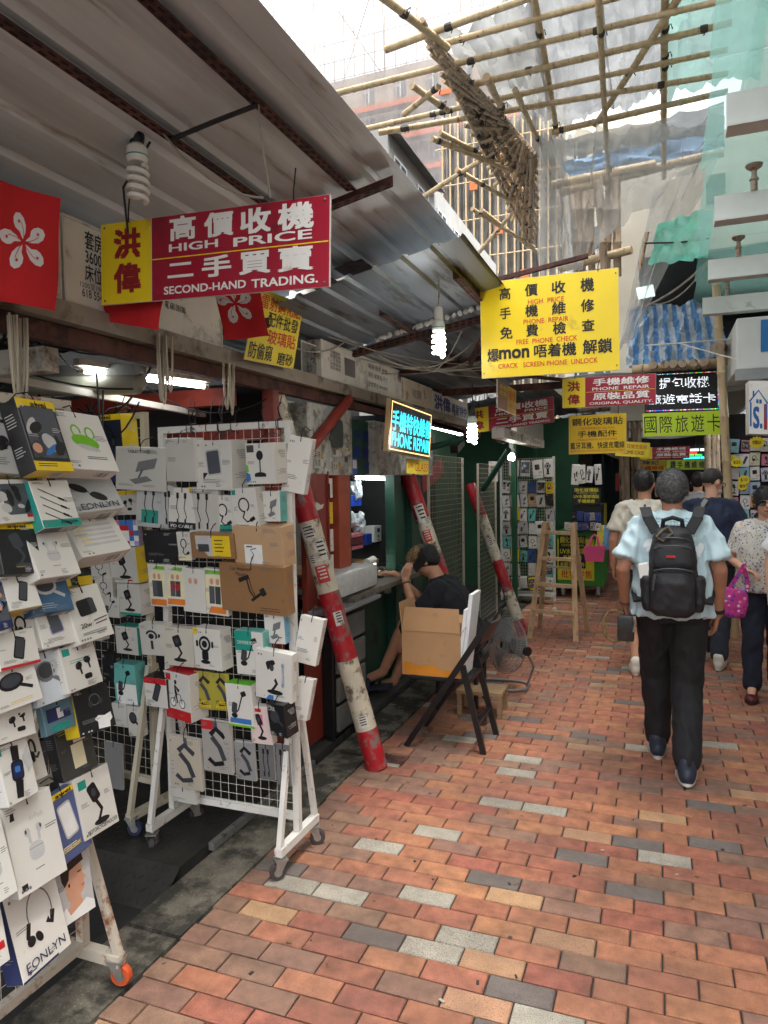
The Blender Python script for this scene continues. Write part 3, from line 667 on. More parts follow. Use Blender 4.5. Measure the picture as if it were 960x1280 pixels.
sign('hanging_sign', ((833,575),(883,574),(883,587),(833,587)), 11.0, 'distant olive green sign with black characters by the bamboo poles', [((0,0,1,1), mk('sign_olive', (150,170,40), .6))], [('鑽 手 機 維 修',(.1,.15,.95,.85),m_txtk,.02)])
sign('hanging_sign', ((803,517),(902,513),(903,543),(804,546)), 8.3, 'lime green banner with five large black characters', [((i/5,0,(i+1)/5,1), m_slime) for i in range(5)], [(c,(.02+i*.2,.14,.18+i*.2,.86),m_txtk,.0) for i, c in enumerate('國際旅遊卡')], th=.006, hooks=False)
# LED matrix board: each lit dash is a lamp of the board
m_ledw = mk('led_white', (255,255,255), .4, 0, emit=((240,248,255), .30, 0)); m_led = mk('led_black', (14,15,18), .5, .1)
led = sign('led_display_board', ((805,466),(901,461),(902,513),(806,516)), 8.35, 'black electronic display board with white moving characters', [((0,0,1,1), m_led)], [], th=.10, hooks=False, backmat=m_led, cat='display')
P4 = [ony(px, py, 8.35) for px, py in ((805,466),(901,461),(902,513),(806,516))]
F = Face(P4[3], P4[2]-P4[3], P4[0]-P4[3]); F.n = Vector((0,-1,0)); g = MB(); rr = random.Random(8)
LMS = [m_ledw]+[mk('led_col%d' % i, c, .4, 0, emit=(c, .22, 0)) for i, c in enumerate(((255,60,60),(60,255,90),(70,120,255),(255,230,80),(255,90,230),(80,240,255)))]
def ledtext(body, r, rows=9):
    v, f, sz = glyphs(body, .01); v = np.array(v); seg = []
    for k in range(rows):
        yy = (k+.5)/rows; xs = []
        hit = []
        for t in f:
            p = v[list(t)]; 
            for i in range(len(p)):
                pass
            lo, hi = p[:,1].min(), p[:,1].max()
            if lo <= yy <= hi:
                c = []
                for i in range(len(p)):
                    a, b = p[i], p[(i+1) % len(p)]
                    if (a[1]-yy)*(b[1]-yy) <= 0 and a[1] != b[1]: c.append(a[0]+(yy-a[1])/(b[1]-a[1])*(b[0]-a[0]))
                if len(c) >= 2: hit.append((min(c), max(c)))
        x0, y0, x1, y1 = r; dh = (y1-y0)/rows
        for a, b in hit:
            if b-a < .004: continue
            F.rect(g, (x0+(x1-x0)*a, y0+dh*(k+.15), x0+(x1-x0)*b, y0+dh*(k+.75)), 0, .0035)
ledtext('提包收機', (.20,.58,.85,.84), 10); ledtext('旅遊電話卡', (.06,.20,.93,.44), 10)
for i in range(60):
    F.rect(g, (.02+.016*i,.03,.02+.016*i+.009,.055), rr.randrange(7), .0035); F.rect(g, (.02+.016*i,.93,.02+.016*i+.009,.945), rr.randrange(7), .0035)
for i in range(24): F.rect(g, (.955,.1+.034*i,.972,.1+.034*i+.02), rr.randrange(7), .0035)
part('lit_dots', g, LMS, led, kind='stuff')
sign('led_display_board', ((852,558),(884,557),(884,574),(853,575)), 12.0, 'small distant display board glowing red, green and blue', [((0,0,1,1), m_led)], [('▬ ▬▬ ▬',(.1,.62,.9,.8),LMS[0],0),('▬▬▬▬▬',(.1,.40,.6,.55),LMS[1],0),('▬▬ ▬▬',(.2,.25,.8,.4),LMS[2],0),('▬▬▬▬▬',(.05,.05,.9,.22),LMS[6],0)], th=.08, hooks=False, backmat=m_led, cat='display')
# hand-lettered yellow sheet beside the tilted flag
sign('paper_notice', ((326,362),(376,377),(370,464),(300,446)), 0, 'yellow handwritten notice behind the tilted flag', [((0,0,1,1), m_syel2)],
     [('雷射鋼化貼',(.12,.74,.97,.94),m_sredt,.01),('配件批發',(.3,.52,.95,.72),m_txtk,.01),('玻璃貼',(.35,.28,.95,.48),m_sredt,.01),('防偷窺',(.05,.04,.50,.26),m_txtk,.01),('磨砂',(.62,.02,.95,.2),m_txtk,.01)], plane=-1.88, th=.003, hooks=False, cat='notice')
sign('paper_notice', ((508,573),(536,577),(535,593),(508,592)), 0, 'small yellow handwritten note under the glowing repair sign', [((0,0,1,1), m_syel2)], [('GLASS',(.35,.2,.95,.8),m_sredt,0),('LINK',(.05,.4,.3,.8),m_sredt,0)], plane=-1.72, th=.003, hooks=False, cat='notice')
# glowing repair sign
m_ledc = mk('led_cyan', (60,225,245), .4, 0, emit=((40,200,232), .42, 0)); m_ledo = mk('led_amber', (255,214,150), .4, 0, emit=((255,200,120), .32, 0))
q = ((488,496),(541,518),(537,573),(485,565)); x = -1.62
gs = sign('glowing_sign', q, 0, 'glowing cyan phone repair sign with amber border', [((0,0,1,1), mk('sign_smoke', (44,44,48), .25, .1))], [('手機特快維修',(.05,.42,.97,.80),m_ledc,.02),('PHONE REPAIR',(.06,.12,.96,.38),m_ledc,.012)], plane=x, th=.03, hooks=False,
          lines=[((.025,.04,.975,.065),m_ledo),((.025,.935,.975,.96),m_ledo),((.025,.065,.04,.935),m_ledo),((.96,.065,.975,.935),m_ledo)], backmat=mk('sign_wood', (176,146,104), .6, .15, 8))
# ================================================================ wheeled racks and the goods on them
m_rackw = mk('rack_white', (222,220,212), .45, .08, 6, .3, 60, dirt=((120,96,74), .22, 22))
m_rackc = mk('rack_cream', (198,190,168), .55, .08, 6, .2, 60, dirt=((128,100,72), .25, 12))
m_rackr = mk('rack_rusty', (196,186,170), .6, .1, 8, .3, 60, dirt=((132,82,48), .34, 12))
m_rub = mk('caster_rubber', (70,62,60), .7, .2); m_zinc = mk('zinc', (170,168,162), .4, .15, 20, metal=.7)
m_orub = mk('orange_rubber', (206,84,40), .6, .15)
def caster(parent, p, r=.036, ang=0.0, rub=None):
    p = Vector(p); d = Vector((math.cos(ang), math.sin(ang), 0)); ax = Vector((-d.y, d.x, 0)); c = p+d*.015; c.z = r+.003 if p.z > .08 else p.z-.05
    c.z = FLOORZ+r
    g = MB(); g.lathe([(r*.55,-.013),(r*.92,-.013),(r,-.009),(r,.009),(r*.92,.013),(r*.55,.013)], c, ax, 18); wh = part('caster_wheel', g, rub or m_rub, parent, smooth=True)
    g = MB(); g.lathe([(r*.5,-.015),(r*.5,.015)], c, ax, 12); part('hub', g, m_zinc, wh)
    g = MB(); top = Vector((p.x, p.y, c.z+r+.012))
    for s in (-1, 1):
        q = ax*s*.019; g.add([top+q+d*-.022, top+q+d*.022, c+q+d*.012, c+q-d*.012, top+q*1.12-d*.022, top+q*1.12+d*.022, c+q*1.12+d*.012, c+q*1.12-d*.012], [(0,1,2,3),(4,7,6,5),(0,4,5,1),(1,5,6,2),(2,6,7,3),(3,7,4,0)])
    g.obox(top+Vector((0,0,.004)), d*.026, ax*.024, Vector((0,0,.004))); g.cyl(top, (p.x, p.y, p.z), .009, n=8)
    part('caster_fork', g, m_zinc, parent)
FLOORZ = 0.0
def wgrid(o, U, V, nu, nv, r=.0012):
    o = Vector(o); U = Vector(U); V = Vector(V); g = MB(); n = U.cross(V).normalized()*r*1.6
    for i in range(nu+1): g.tube([o+U*i/nu, o+U*i/nu+V], r, 4, cap=False)
    for j in range(nv+1): g.tube([o+V*j/nv+n, o+V*j/nv+U+n], r, 4, cap=False)
    return g
def rack(label, A, B, ztop, zbot, mat, foot=.17, tube=.028, base=.115, rub=None, nu=15, nv=40, bracez=.78, casters=(1,1,1,1), tmat=None, outA=1.0):
    """wheeled A-frame rack with wire panel; A, B = plan positions of its two posts"""
    A = Vector((A[0], A[1], 0)); B = Vector((B[0], B[1], 0)); d = (B-A).normalized(); n = Vector((-d.y, d.x, 0)); Z = Vector((0,0,1))
    o = thing('wheeled_rack', label, 'display rack', tuple((A+B)/2))
    for P in (A, B):
        g = MB(); g.bar(P+Z*(base+.02), P+Z*ztop, tube, up=n); part('post', g, mat, o)
    for z, nm in ((ztop-tube/2, 'top_rail'), (zbot, 'bottom_rail')):
        g = MB(); g.bar(A+d*tube/2+Z*z, B-d*tube/2+Z*z, tube, up=Z); part(nm, g, mat, o)
    k = 0
    for P in (A, B):
        g = MB(); g.bar(P-n*foot+Z*base, P+n*foot+Z*base, tube*1.25, tube*1.2, up=Z); part('foot_bar', g, mat, o)
        for s in (-1, 1):
            g = MB(); g.bar(P+n*s*(foot-.012)+Z*(base+.015), P+n*s*.018+Z*bracez, tube*.8, up=n); part('brace', g, mat, o)
            if casters[k]: caster(o, P+n*s*(foot-.02)+Z*base, .034, random.uniform(0, 6), rub)
            k += 1
    w = (B-A).length-tube; part('wire_grid', wgrid(A+d*tube/2+Z*(zbot+tube/2), d*w, Z*(ztop-tube*1.0-zbot-tube/2), nu, nv), tmat or mat, o, kind='stuff')
    g = MB(); rr = random.Random(len(label))
    for i in range(10):
        p = A.lerp(B, rr.uniform(.05,.95))+Z*ztop; q = p+Z*rr.uniform(.02,.06)+n*rr.uniform(-.02,.02)
        g.tube([q+d*.02+Z*rr.uniform(.0,.09), q, p+n*.02, p+n*.018-Z*.03, p-Z*.036, p-n*.018-Z*.025, p-n*.02+Z*.003, p+d*.012+Z*.012], .0022, 5)
    part('cable_ties', g, m_blackw, o, kind='stuff')
    return o
FLOORZ = .0
rackC = rack('white wheeled display rack with casters at the kerb', (-2.10,2.655), (-1.452,2.655), 1.885, .195, m_rackw)
FLOORZ = .028
rackB = rack('cream wheeled rack half hidden behind the white wheeled rack', (-2.95,2.78), (-2.235,2.70), 1.965, .22, m_rackc, rub=mk('blue_rubber', (40,52,84), .6), nv=38)
FLOORZ = -.0
rackA = rack('rusty white rack in the foreground loaded with boxes at the left edge', (-1.79,.55), (-1.79,1.78), 1.90, .105, m_rackr, foot=.16, base=.085, rub=m_orub, nu=24, nv=36, tube=.03, bracez=.5, casters=(0,0,1,1))
# ---- printed cartons
CARD = {}
def card(rgb, rough=.33):
    return mk('card_%d_%d_%d' % rgb, rgb, rough, .05, 5, .06, 25, dirt=(tuple(int(c*.82) for c in rgb), .1, 9))
INK = dict(k=(26,26,28), g=(120,120,122), l=(196,196,194), w=(240,240,236), t=(26,150,132), y=(240,206,30), r=(198,34,40), n=(34,42,84), b=(60,120,190), s=(214,160,130), h=(44,34,30), o=(232,130,40), p=(226,120,160), e=(120,190,40), d=(64,66,72), c=(236,228,190), m=(84,88,96), v=(170,160,210))
IK = list(INK); INKM = [mk('ink_'+k, INK[k], .45, .06, 20) for k in IK]
def I(k): return IK.index(k)
def bars(F, g, x0, y0, w, n, dy=.03, k='g', hh=.011, seed=0):
    r = random.Random(seed+n)
    for i in range(n): F.rect(g, (x0, y0-i*dy, x0+w*r.uniform(.55,1), y0-i*dy+hh), I(k), .0008)
def draw(F, g, kind, sd=0, k='k'):
    r = random.Random(sd); K = I(k); h1, h2, h3 = .0008, .0013, .0018
    if kind == 'buds':
        F.rrect(g, .5, .40, .30, .20, .07, I('l'), h1); F.stroke(g, [(.36,.44),(.64,.44)], .006, I('g'), h2)
        for s in (-1, 1):
            F.ell(g, .5+s*.12, .63, .06, .05, I('l'), h1); F.stroke(g, [(.5+s*.10,.62),(.5+s*.09,.50)], .035, I('l'), h2); F.ell(g, .5+s*.15, .64, .02, .025, I('d'), h3)
        bars(F, g, .4, .2, .3, 1)
    elif kind == 'bbuds':
        for cx, cy, a in ((.42,.52,.5),(.68,.60,-.2)):
            F.ell(g, cx, cy, .10, .08, K, h1, a); F.stroke(g, [(cx+.02,cy),(cx+.04,cy-.2)], .05, K, h1); F.ell(g, cx-.06, cy+.02, .03, .035, I('d'), h2, a)
        F.rrect(g, .62, .24, .22, .12, .05, K, h1)
    elif kind == 'case':
        F.rrect(g, .5, .44, .5, .22, .09, K, h1); F.ell(g, .5, .56, .25, .07, I('d'), h2); F.stroke(g, arc(.5,.62,.16,.14,0,180), .05, K, h1)
    elif kind == 'gcase':
        F.ell(g, .52, .48, .26, .12, I('e'), h1, -.2); F.stroke(g, arc(.40,.66,.08,.1,-20,250), .03, I('e'), h1); F.stroke(g, arc(.66,.64,.08,.1,-60,220), .03, I('e'), h1); F.ell(g, .55, .38, .22, .04, I('l'), h2, -.2)
        bars(F, g, .45, .22, .4, 2, k='d')
    elif kind == 'hook':
        F.stroke(g, arc(.42,.62,.18,.16,-40,200), .05, K, h1); F.stroke(g, [(.26,.58),(.24,.46),(.34,.36),(.44,.40)], .07, K, h1); F.stroke(g, [(.44,.45),(.62,.42),(.80,.50)], .05, I('d'), h2); F.ell(g, .40, .47, .11, .09, K, h1)
        bars(F, g, .08, .22, .5, 4)
    elif kind == 'cables':
        for i in range(4):
            y = .82-.17*i; F.stroke(g, [(.15,y),(.45,y-.14),(.62,y-.22)], .02, K, h1); F.stroke(g, [(.60,y-.21),(.74,y-.27)], .05, K, h1); F.stroke(g, [(.74,y-.27),(.80,y-.295)], .032, I('g'), h2)
    elif kind == 'cable':
        F.stroke(g, arc(.48,.60,.2,.16,-60,270), .04, K, h1); F.stroke(g, [(.50,.46),(.40,.30),(.55,.2),(.72,.24)], .04, K, h1); F.stroke(g, [(.68,.23),(.86,.30)], .09, K, h2); bars(F, g, .1, .12, .5, 2)
    elif kind == 'vcables':
        for i, x in enumerate((.34, .62)):
            F.stroke(g, [(x,.88),(x,.74)], .07, K, h1); F.stroke(g, [(x,.74),(x-.04,.5),(x+.05,.3),(x,.18)], .022, K, h1); F.stroke(g, [(x,.24),(x,.10)], .05, K, h1)
    elif kind == 'mount':
        F.rrect(g, .45, .66, .26, .30, .05, K, h1, .35); F.stroke(g, [(.48,.52),(.60,.34)], .06, K, h1); F.stroke(g, [(.60,.36),(.50,.24),(.44,.18)], .05, K, h2); F.ell(g, .54, .17, .22, .05, K, h1); F.ell(g, .45,.66,.06,.07,I('d'),h2)
    elif kind == 'arm':
        F.stroke(g, [(.30,.30),(.45,.40),(.62,.72)], .035, K, h1); F.rrect(g, .68, .78, .2, .12, .03, K, h1, .4); F.ell(g, .28, .26, .12, .06, K, h1); F.rrect(g, .3,.44,.2,.26,.04,I('d'),h2,-.2)
    elif kind == 'ring':
        F.ell(g, .42, .62, .22, .20, K, h1); F.ell(g, .42, .62, .15, .135, I('l'), h2); F.ell(g, .42, .62, .10, .09, K, h3); F.rrect(g, .42, .34, .24, .22, .04, K, h1); F.stroke(g, [(.42,.48),(.42,.2)], .09, K, h2)
        F.rrect(g, .14,.62,.08,.16,.03,K,h1); F.rrect(g, .70,.62,.08,.16,.03,K,h1); F.ell(g,.42,.18,.18,.05,K,h1)
    elif kind == 'bank':
        F.rrect(g, .5, .56, .40, .52, .05, I('v' if k == 'v' else 'l'), h1, .12); F.rrect(g, .5, .56, .34, .46, .04, I('m' if k != 'w' else 'w'), h2, .12); bars(F, g, .2, .2, .6, 3, k='w' if k == 'w' else 'g')
    elif kind == 'stand':
        F.poly(g, [(.46,.66),(.84,.76),(.78,.52),(.40,.42)], I('g'), h1); F.stroke(g, [(.55,.50),(.46,.28)], .05, I('m'), h1); F.poly(g, [(.28,.24),(.62,.34),(.74,.24),(.40,.14)], I('g'), h2)
    elif kind == 'mic':
        F.ell(g, .5, .70, .12, .12, K, h1); F.stroke(g, [(.5,.6),(.5,.26)], .035, K, h1); F.ell(g, .5, .24, .20, .05, K, h2); F.rect(g, (.30,.18,.7,.24), K, h1)
        F.poly(g, [(0,.3),(.14,.24),(.16,.1),(0,.04)], I('b'), h1); F.poly(g, [(0,.5),(.08,.45),(.1,.3),(0,.3)], I('e'), h1)
    elif kind == 'phones':
        F.stroke(g, arc(.5,.48,.24,.28,0,180), .06, K, h1); F.ell(g, .26, .44, .09, .14, K, h1, .15); F.ell(g, .74, .44, .09, .14, K, h1, -.15); F.ell(g, .28,.44,.05,.09,I('d'),h2); F.ell(g, .72,.44,.05,.09,I('d'),h2)
    elif kind == 'neck':
        F.stroke(g, arc(.56,.60,.24,.26,-30,190), .018, I('g'), h1); F.stroke(g, [(.32,.56),(.26,.42),(.34,.34)], .06, K, h1); F.stroke(g, [(.80,.52),(.74,.40),(.66,.46)], .07, K, h1); F.ell(g, .30,.36,.08,.06,K,h2,.5); F.ell(g, .46,.35,.06,.07,K,h1,.5)
    elif kind == 'watch':
        F.poly(g, [(.42,.95),(.66,.92),(.62,.68),(.40,.70)], K, h1); F.poly(g, [(.36,.36),(.60,.34),(.50,.06),(.30,.08)], K, h1); F.rrect(g, .49, .52, .38, .34, .07, K, h2, -.1); F.rrect(g, .49, .52, .30, .27, .04, I('n'), h3, -.1); F.rrect(g, .49,.54,.16,.1,.02,I('b'),.0022,-.1)
        F.poly(g, [(.7,.7),(.98,.9),(.99,.5),(.8,.4)], I('l'), h1)
    elif kind == 'head':
        F.rect(g, (.0,.0,1,1), I('l'), .0006); F.poly(g, [(.10,0),(.16,.16),(.36,.22),(.42,.38),(.66,.34),(.70,.20),(.96,.12),(1,0)], I('s'), h1); F.poly(g, [(0,0),(.05,.14),(.26,.24),(.34,.10),(.60,.16),(.80,.22),(1,.12),(1,0)], I('w'), .0016)
        F.poly(g, [(.30,.42),(.34,.30),(.58,.28),(.72,.34),(.80,.40),(.78,.48),(.86,.53),(.78,.60),(.78,.74),(.66,.86),(.42,.86),(.28,.70)], I('s'), h2); F.poly(g, [(.28,.52),(.40,.60),(.44,.72),(.70,.76),(.84,.78),(.80,.92),(.60,.99),(.34,.96),(.20,.80),(.22,.62)], I('h'), h3); F.ell(g, .40,.54,.04,.05,I('s'),.0022); F.ell(g,.39,.52,.025,.03,I('k'),.0026); F.stroke(g, [(.64,.645),(.74,.65)], .02, I('h'), .0026); F.stroke(g, [(.70,.43),(.79,.44)], .014, I('r'), .0026)
    elif kind == 'photo':
        F.rect(g, (.06,.18,.94,.9), I('m'), .0006)
        for i in range(9):
            x, y = r.uniform(.15,.85), r.uniform(.28,.8); F.ell(g, x, y, r.uniform(.06,.18), r.uniform(.05,.16), r.choice((I('d'),I('g'),I('l'),I('k'),I('b'),I('s'))), .001+i*.0002, r.uniform(0,3))
    elif kind == 'bike':
        F.ell(g, .32, .36, .12, .10, K, h1); F.ell(g, .32,.36,.095,.08,I('w'),h2); F.ell(g, .68,.36,.12,.10,K,h1); F.ell(g,.68,.36,.095,.08,I('w'),h2); F.stroke(g, [(.32,.36),(.45,.55),(.62,.55),(.68,.36)], .02, K, h3); F.stroke(g, [(.45,.55),(.42,.72),(.58,.62)], .07, K, h3); F.ell(g,.45,.80,.05,.05,K,h3); F.stroke(g,[(.45,.55),(.5,.36)],.04,K,h3)
    elif kind == 'phone':
        F.rrect(g, .55, .52, .26, .62, .05, K, h1, -.35); F.rrect(g, .55, .52, .20, .54, .03, I('d'), h2, -.35); bars(F, g, .1, .22, .4, 3)
    elif kind == 'charger':
        F.rrect(g, .46, .62, .46, .30, .05, K, h1, .05); F.rrect(g, .64, .62, .16, .28, .03, I('d'), h2, .05); F.stroke(g, [(.55,.34),(.95,.37)], .018, K, h1); F.stroke(g, [(.58,.28),(.92,.30)], .018, K, h1); bars(F, g, .15, .16, .7, 2)
    elif kind == 'puck':
        F.ell(g, .42, .62, .28, .20, K, h1, .1); F.ell(g, .42,.64,.22,.15,I('d'),h2,.1); F.stroke(g, [(.6,.5),(.85,.36)], .08, K, h1)
    elif kind == 'glasses':
        F.ell(g, .3, .6, .16, .10, K, h1, -.4); F.ell(g, .6, .36, .16, .10, K, h1, -.4); F.stroke(g, [(.4,.52),(.5,.44)], .03, K, h1)
    elif kind == 'truck':
        F.rect(g, (.12,.1,.5,.9), I('l'), .0006); F.rect(g, (.5,.1,.92,.9), I('y'), .0006); F.rrect(g, .3,.42,.26,.3,.04,I('d'),h1); bars(F, g, .56,.7,.3,4,.14,k='k',hh=.04)
    elif kind == 'label':
        F.rect(g, (.22,.05,.58,.55), I('w'), .0006); F.stroke(g, [(.34,.18),(.40,.30),(.34,.42),(.46,.46)], .03, I('g'), h1); bars(F, g, .26,.48,.2,1,k='k',hh=.03)
    elif kind == 'headrest':
        F.stroke(g, [(.30,.66),(.46,.76)], .09, K, h1); F.stroke(g, [(.42,.72),(.46,.46),(.54,.30)], .035, K, h1); F.stroke(g, [(.46,.72),(.50,.48),(.56,.32)], .02, K, h2); F.stroke(g, [(.48,.26),(.66,.46)], .06, K, h1); F.rrect(g, .66,.46,.08,.16,.02,K,h2,.5)
    elif kind == 'table':
        for i in range(5): F.rect(g, (.14,.72-i*.12,.86,.78-i*.12), I('l'), .0006); F.rect(g, (.14,.80-i*.12,.30,.82-i*.12), I('y'), .0008)
    elif kind == 'check':
        for i in range(5):
            for j in range(5): F.rect(g, (i/5,j/5,(i+1)/5,(j+1)/5), I(r.choice('bpwvr')), .0006)
    elif kind == 'dog':
        F.poly(g, [(.5,.05),(.52,.2),(.44,.28),(.56,.34),(.72,.30),(.9,.34),(.92,.2),(.84,.14),(.82,.02)], I('w'), h1); F.stroke(g, arc(.55,.70,.14,.12,0,360), .02, I('g'), h1); F.ell(g, .42,.62,.06,.07,I('d'),h2); F.ell(g,.7,.64,.06,.07,I('d'),h2)
    elif kind == 'people':
        F.rect(g, (.08,.2,.92,.86), I('c'), .0006)
        for x, c in ((.35,'m'),(.6,'d')): F.stroke(g, [(x,.24),(x,.62)], .14, I(c), h1); F.ell(g, x, .72, .08, .07, I('s'), h2)
        F.rect(g, (.08,.88,.92,.96), I('e'), .0006); F.rect(g, (.08,.04,.92,.18), I('o'), .0006)
    elif kind == 'claw':
        F.stroke(g, [(.3,.72),(.5,.85),(.8,.7)], .10, K, h1); F.stroke(g, [(.35,.68),(.6,.5),(.75,.25)], .10, I('d'), h2); F.stroke(g, [(.2,.25),(.4,.15),(.72,.2)], .09, K, h1)
    elif kind == 'blank': bars(F, g, .12, .3, .6, 3)
EDGE = {}
def carton(front, U, V, N, dep, cols, designs, label, rk=0, tie=True, name='product_box', group=None, stuffy=False):
    """a box whose front face is centred on `front`; U, V edge vectors, N outward"""
    C = Vector(front); U = Vector(U); V = Vector(V); N = Vector(N).normalized()
    bm = bmesh.new(); rr = random.Random(label); vs = []
    for k in (0, -1):
        for a, b in ((-.5,-.5),(.5,-.5),(.5,.5),(-.5,.5)):
            vs.append(bm.verts.new(C+U*a+V*b+N*dep*k+Vector((rr.uniform(-1,1), rr.uniform(-1,1), rr.uniform(-1,1)))*.0012))
    mf, ms, mt = cols; org = C-V/2-N*dep/2
    for idx, mi in (((0,1,2,3),0),((7,6,5,4),0),((0,3,7,4),1),((1,5,6,2),1),((3,2,6,7),2),((0,4,5,1),2)):
        f = bm.faces.new([vs[i] for i in idx]); f.material_index = mi
    bmesh.ops.recalc_face_normals(bm, faces=bm.faces[:])
    bmesh.ops.bevel(bm, geom=bm.edges[:], offset=.0016, segments=1, affect='EDGES', profile=.5)
    me = bpy.data.meshes.new(name); bm.transform(Matrix.Translation(-org)); bm.to_mesh(me); bm.free()
    for m in cols: me.materials.append(m)
    o = bpy.data.objects.new(name, me); COL.objects.link(o); o.location = org; o['label'] = label; o['category'] = 'product box'
    if group: o['group'] = group
    _reg(o, org)
    F = Face(C-U/2-V/2, U, V); F.n = N
    if designs:
        g = MB(); ra = random.Random(label+'x'); dark = sum(mf.node_tree.nodes['Principled BSDF'].inputs['Base Color'].default_value[:3]) < .3 if not mf.node_tree.nodes['Principled BSDF'].inputs['Base Color'].links else False
        bk = 'l' if 'card_3' in mf.name[:6] or 'card_4' in mf.name[:6] else 'g'
        for _ in range(3):
            x0, y0 = ra.choice(((.06,.95),(.62,.93),(.06,.13),(.55,.12),(.07,.55),(.74,.6))); bars(F, g, x0, y0, ra.uniform(.16,.34), ra.randint(2,4), .026, bk, .009, ra.randint(0,99))
        for q_ in range(ra.randint(0,4)): F.ell(g, .08+.075*q_, ra.choice((.06,.06,.9)), .026, .02, I(bk), .0007, 0, 8)
        BF = Face(C-U/2-V/2-N*dep, U, N*dep); BF.n = -V.normalized(); BF.rect(g, (.55,.2,.9,.8), I('w'), .0008)
        for q_ in range(9): BF.rect(g, (.58+.032*q_,.3,.58+.032*q_+ra.uniform(.006,.02),.75), I('k'), .0012)
        for sg_ in (0, 1):
            SF = Face((C+U/2 if sg_ else C-U/2)-V/2-N*dep, N*dep, V); SF.n = U.normalized()*(1 if sg_ else -1); bars(SF, g, .15, .8, .6, 5, .04, bk, .012, sg_); bars(SF, g, .15, .35, .7, 4, .035, bk, .010, sg_+3)
        for dsg in designs:
            if isinstance(dsg, str): draw(F, g, dsg, len(label))
            elif dsg[0] == 'T': F.text(g, dsg[1], dsg[2], I(dsg[3]), dsg[4] if len(dsg) > 4 else 0, .0026)
            elif dsg[0] == 'R': F.rect(g, dsg[1], I(dsg[2]), .0005)
            elif dsg[0] == 'B': bars(F, g, *dsg[1:])
            elif dsg[0] == 'S':    # text on the left side face
                SF = Face(C-U/2-V/2-N*dep, N*dep, V); SF.n = -U.normalized(); SF.text(g, dsg[1], dsg[2], I(dsg[3]), .01, .0012)
            else: draw(F, g, dsg[0], len(label), dsg[1])
        part('print', g, INKM, o, kind='stuff')
    if tie:
        g = MB(); p = C+V*.5-N*dep*.3; g.tube([p-V.normalized()*.02+N*dep*.32, p+V.normalized()*.012+N*dep*.25, p+Vector((0,0,.03)), p-N*(dep*.8)+Vector((0,0,.045)), p-N*(dep+.03)+Vector((0,0,.03))], .0021, 5); part('hang_tie', g, m_blackw, o)
    return o
W = (224,221,212); Wd = (206,203,194); GY = (178,177,172); K_ = (34,34,36); YL = (232,200,36); TE = (52,166,152); NV = (42,50,92); BL = (62,96,128); RD = (190,32,42); KR = (150,112,74); KL = (196,160,122); GR = (110,190,60); TC = (110,186,178); CL = (190,192,190)
def onA(px, py, x): return onx(px, py, x)
def placeA(r, label, cols, designs, dep=.05, xf=-1.69, lean=14, yaw=0, skew=0, **k):
    x0, y0, x1, y1 = r; a = onx(x0, (y0+y1)/2, xf); b = onx(x1, (y0+y1)/2, xf); t = onx((x0+x1)/2, y0, xf); bt = onx((x0+x1)/2, y1, xf)
    c = onx((x0+x1)/2, (y0+y1)/2, xf); w_ = (b.y-a.y)*.87; h_ = (t.z-bt.z)*1.08; dep *= 1.25; lean = lean*1.05+3
    L = math.radians(lean); M = Matrix.Rotation(math.radians(yaw), 3, 'Z') @ Matrix.Rotation(-L, 3, 'Y') @ Matrix.Rotation(math.radians(skew), 3, 'X')
    U = M @ Vector((0, w_, 0)); V = M @ Vector((0, 0, h_)); N = M @ Vector((1, 0, 0))
    return carton(c, U, V, N, dep, tuple(card(q) for q in cols), designs, label, **k)
def placeY(r, y, label, cols, designs, dep=.045, lean=4, yaw=0, roll=0, **k):
    x0, y0, x1, y1 = r; a = ony(x0, (y0+y1)/2, y); b = ony(x1, (y0+y1)/2, y); t = ony((x0+x1)/2, y0, y); bt = ony((x0+x1)/2, y1, y); c = ony((x0+x1)/2, (y0+y1)/2, y)
    M = Matrix.Rotation(math.radians(yaw), 3, 'Z') @ Matrix.Rotation(math.radians(lean), 3, 'X') @ Matrix.Rotation(math.radians(roll), 3, 'Y')
    return carton(c, M @ Vector(((b.x-a.x)*1.06, 0, 0)), M @ Vector((0, 0, (t.z-bt.z)*1.05)), M @ Vector((0,-1,0)), dep, tuple(card(q) for q in cols), designs, label, **k)
def T(s, r, k='k', b=0): return ('T', s, r, k, b)
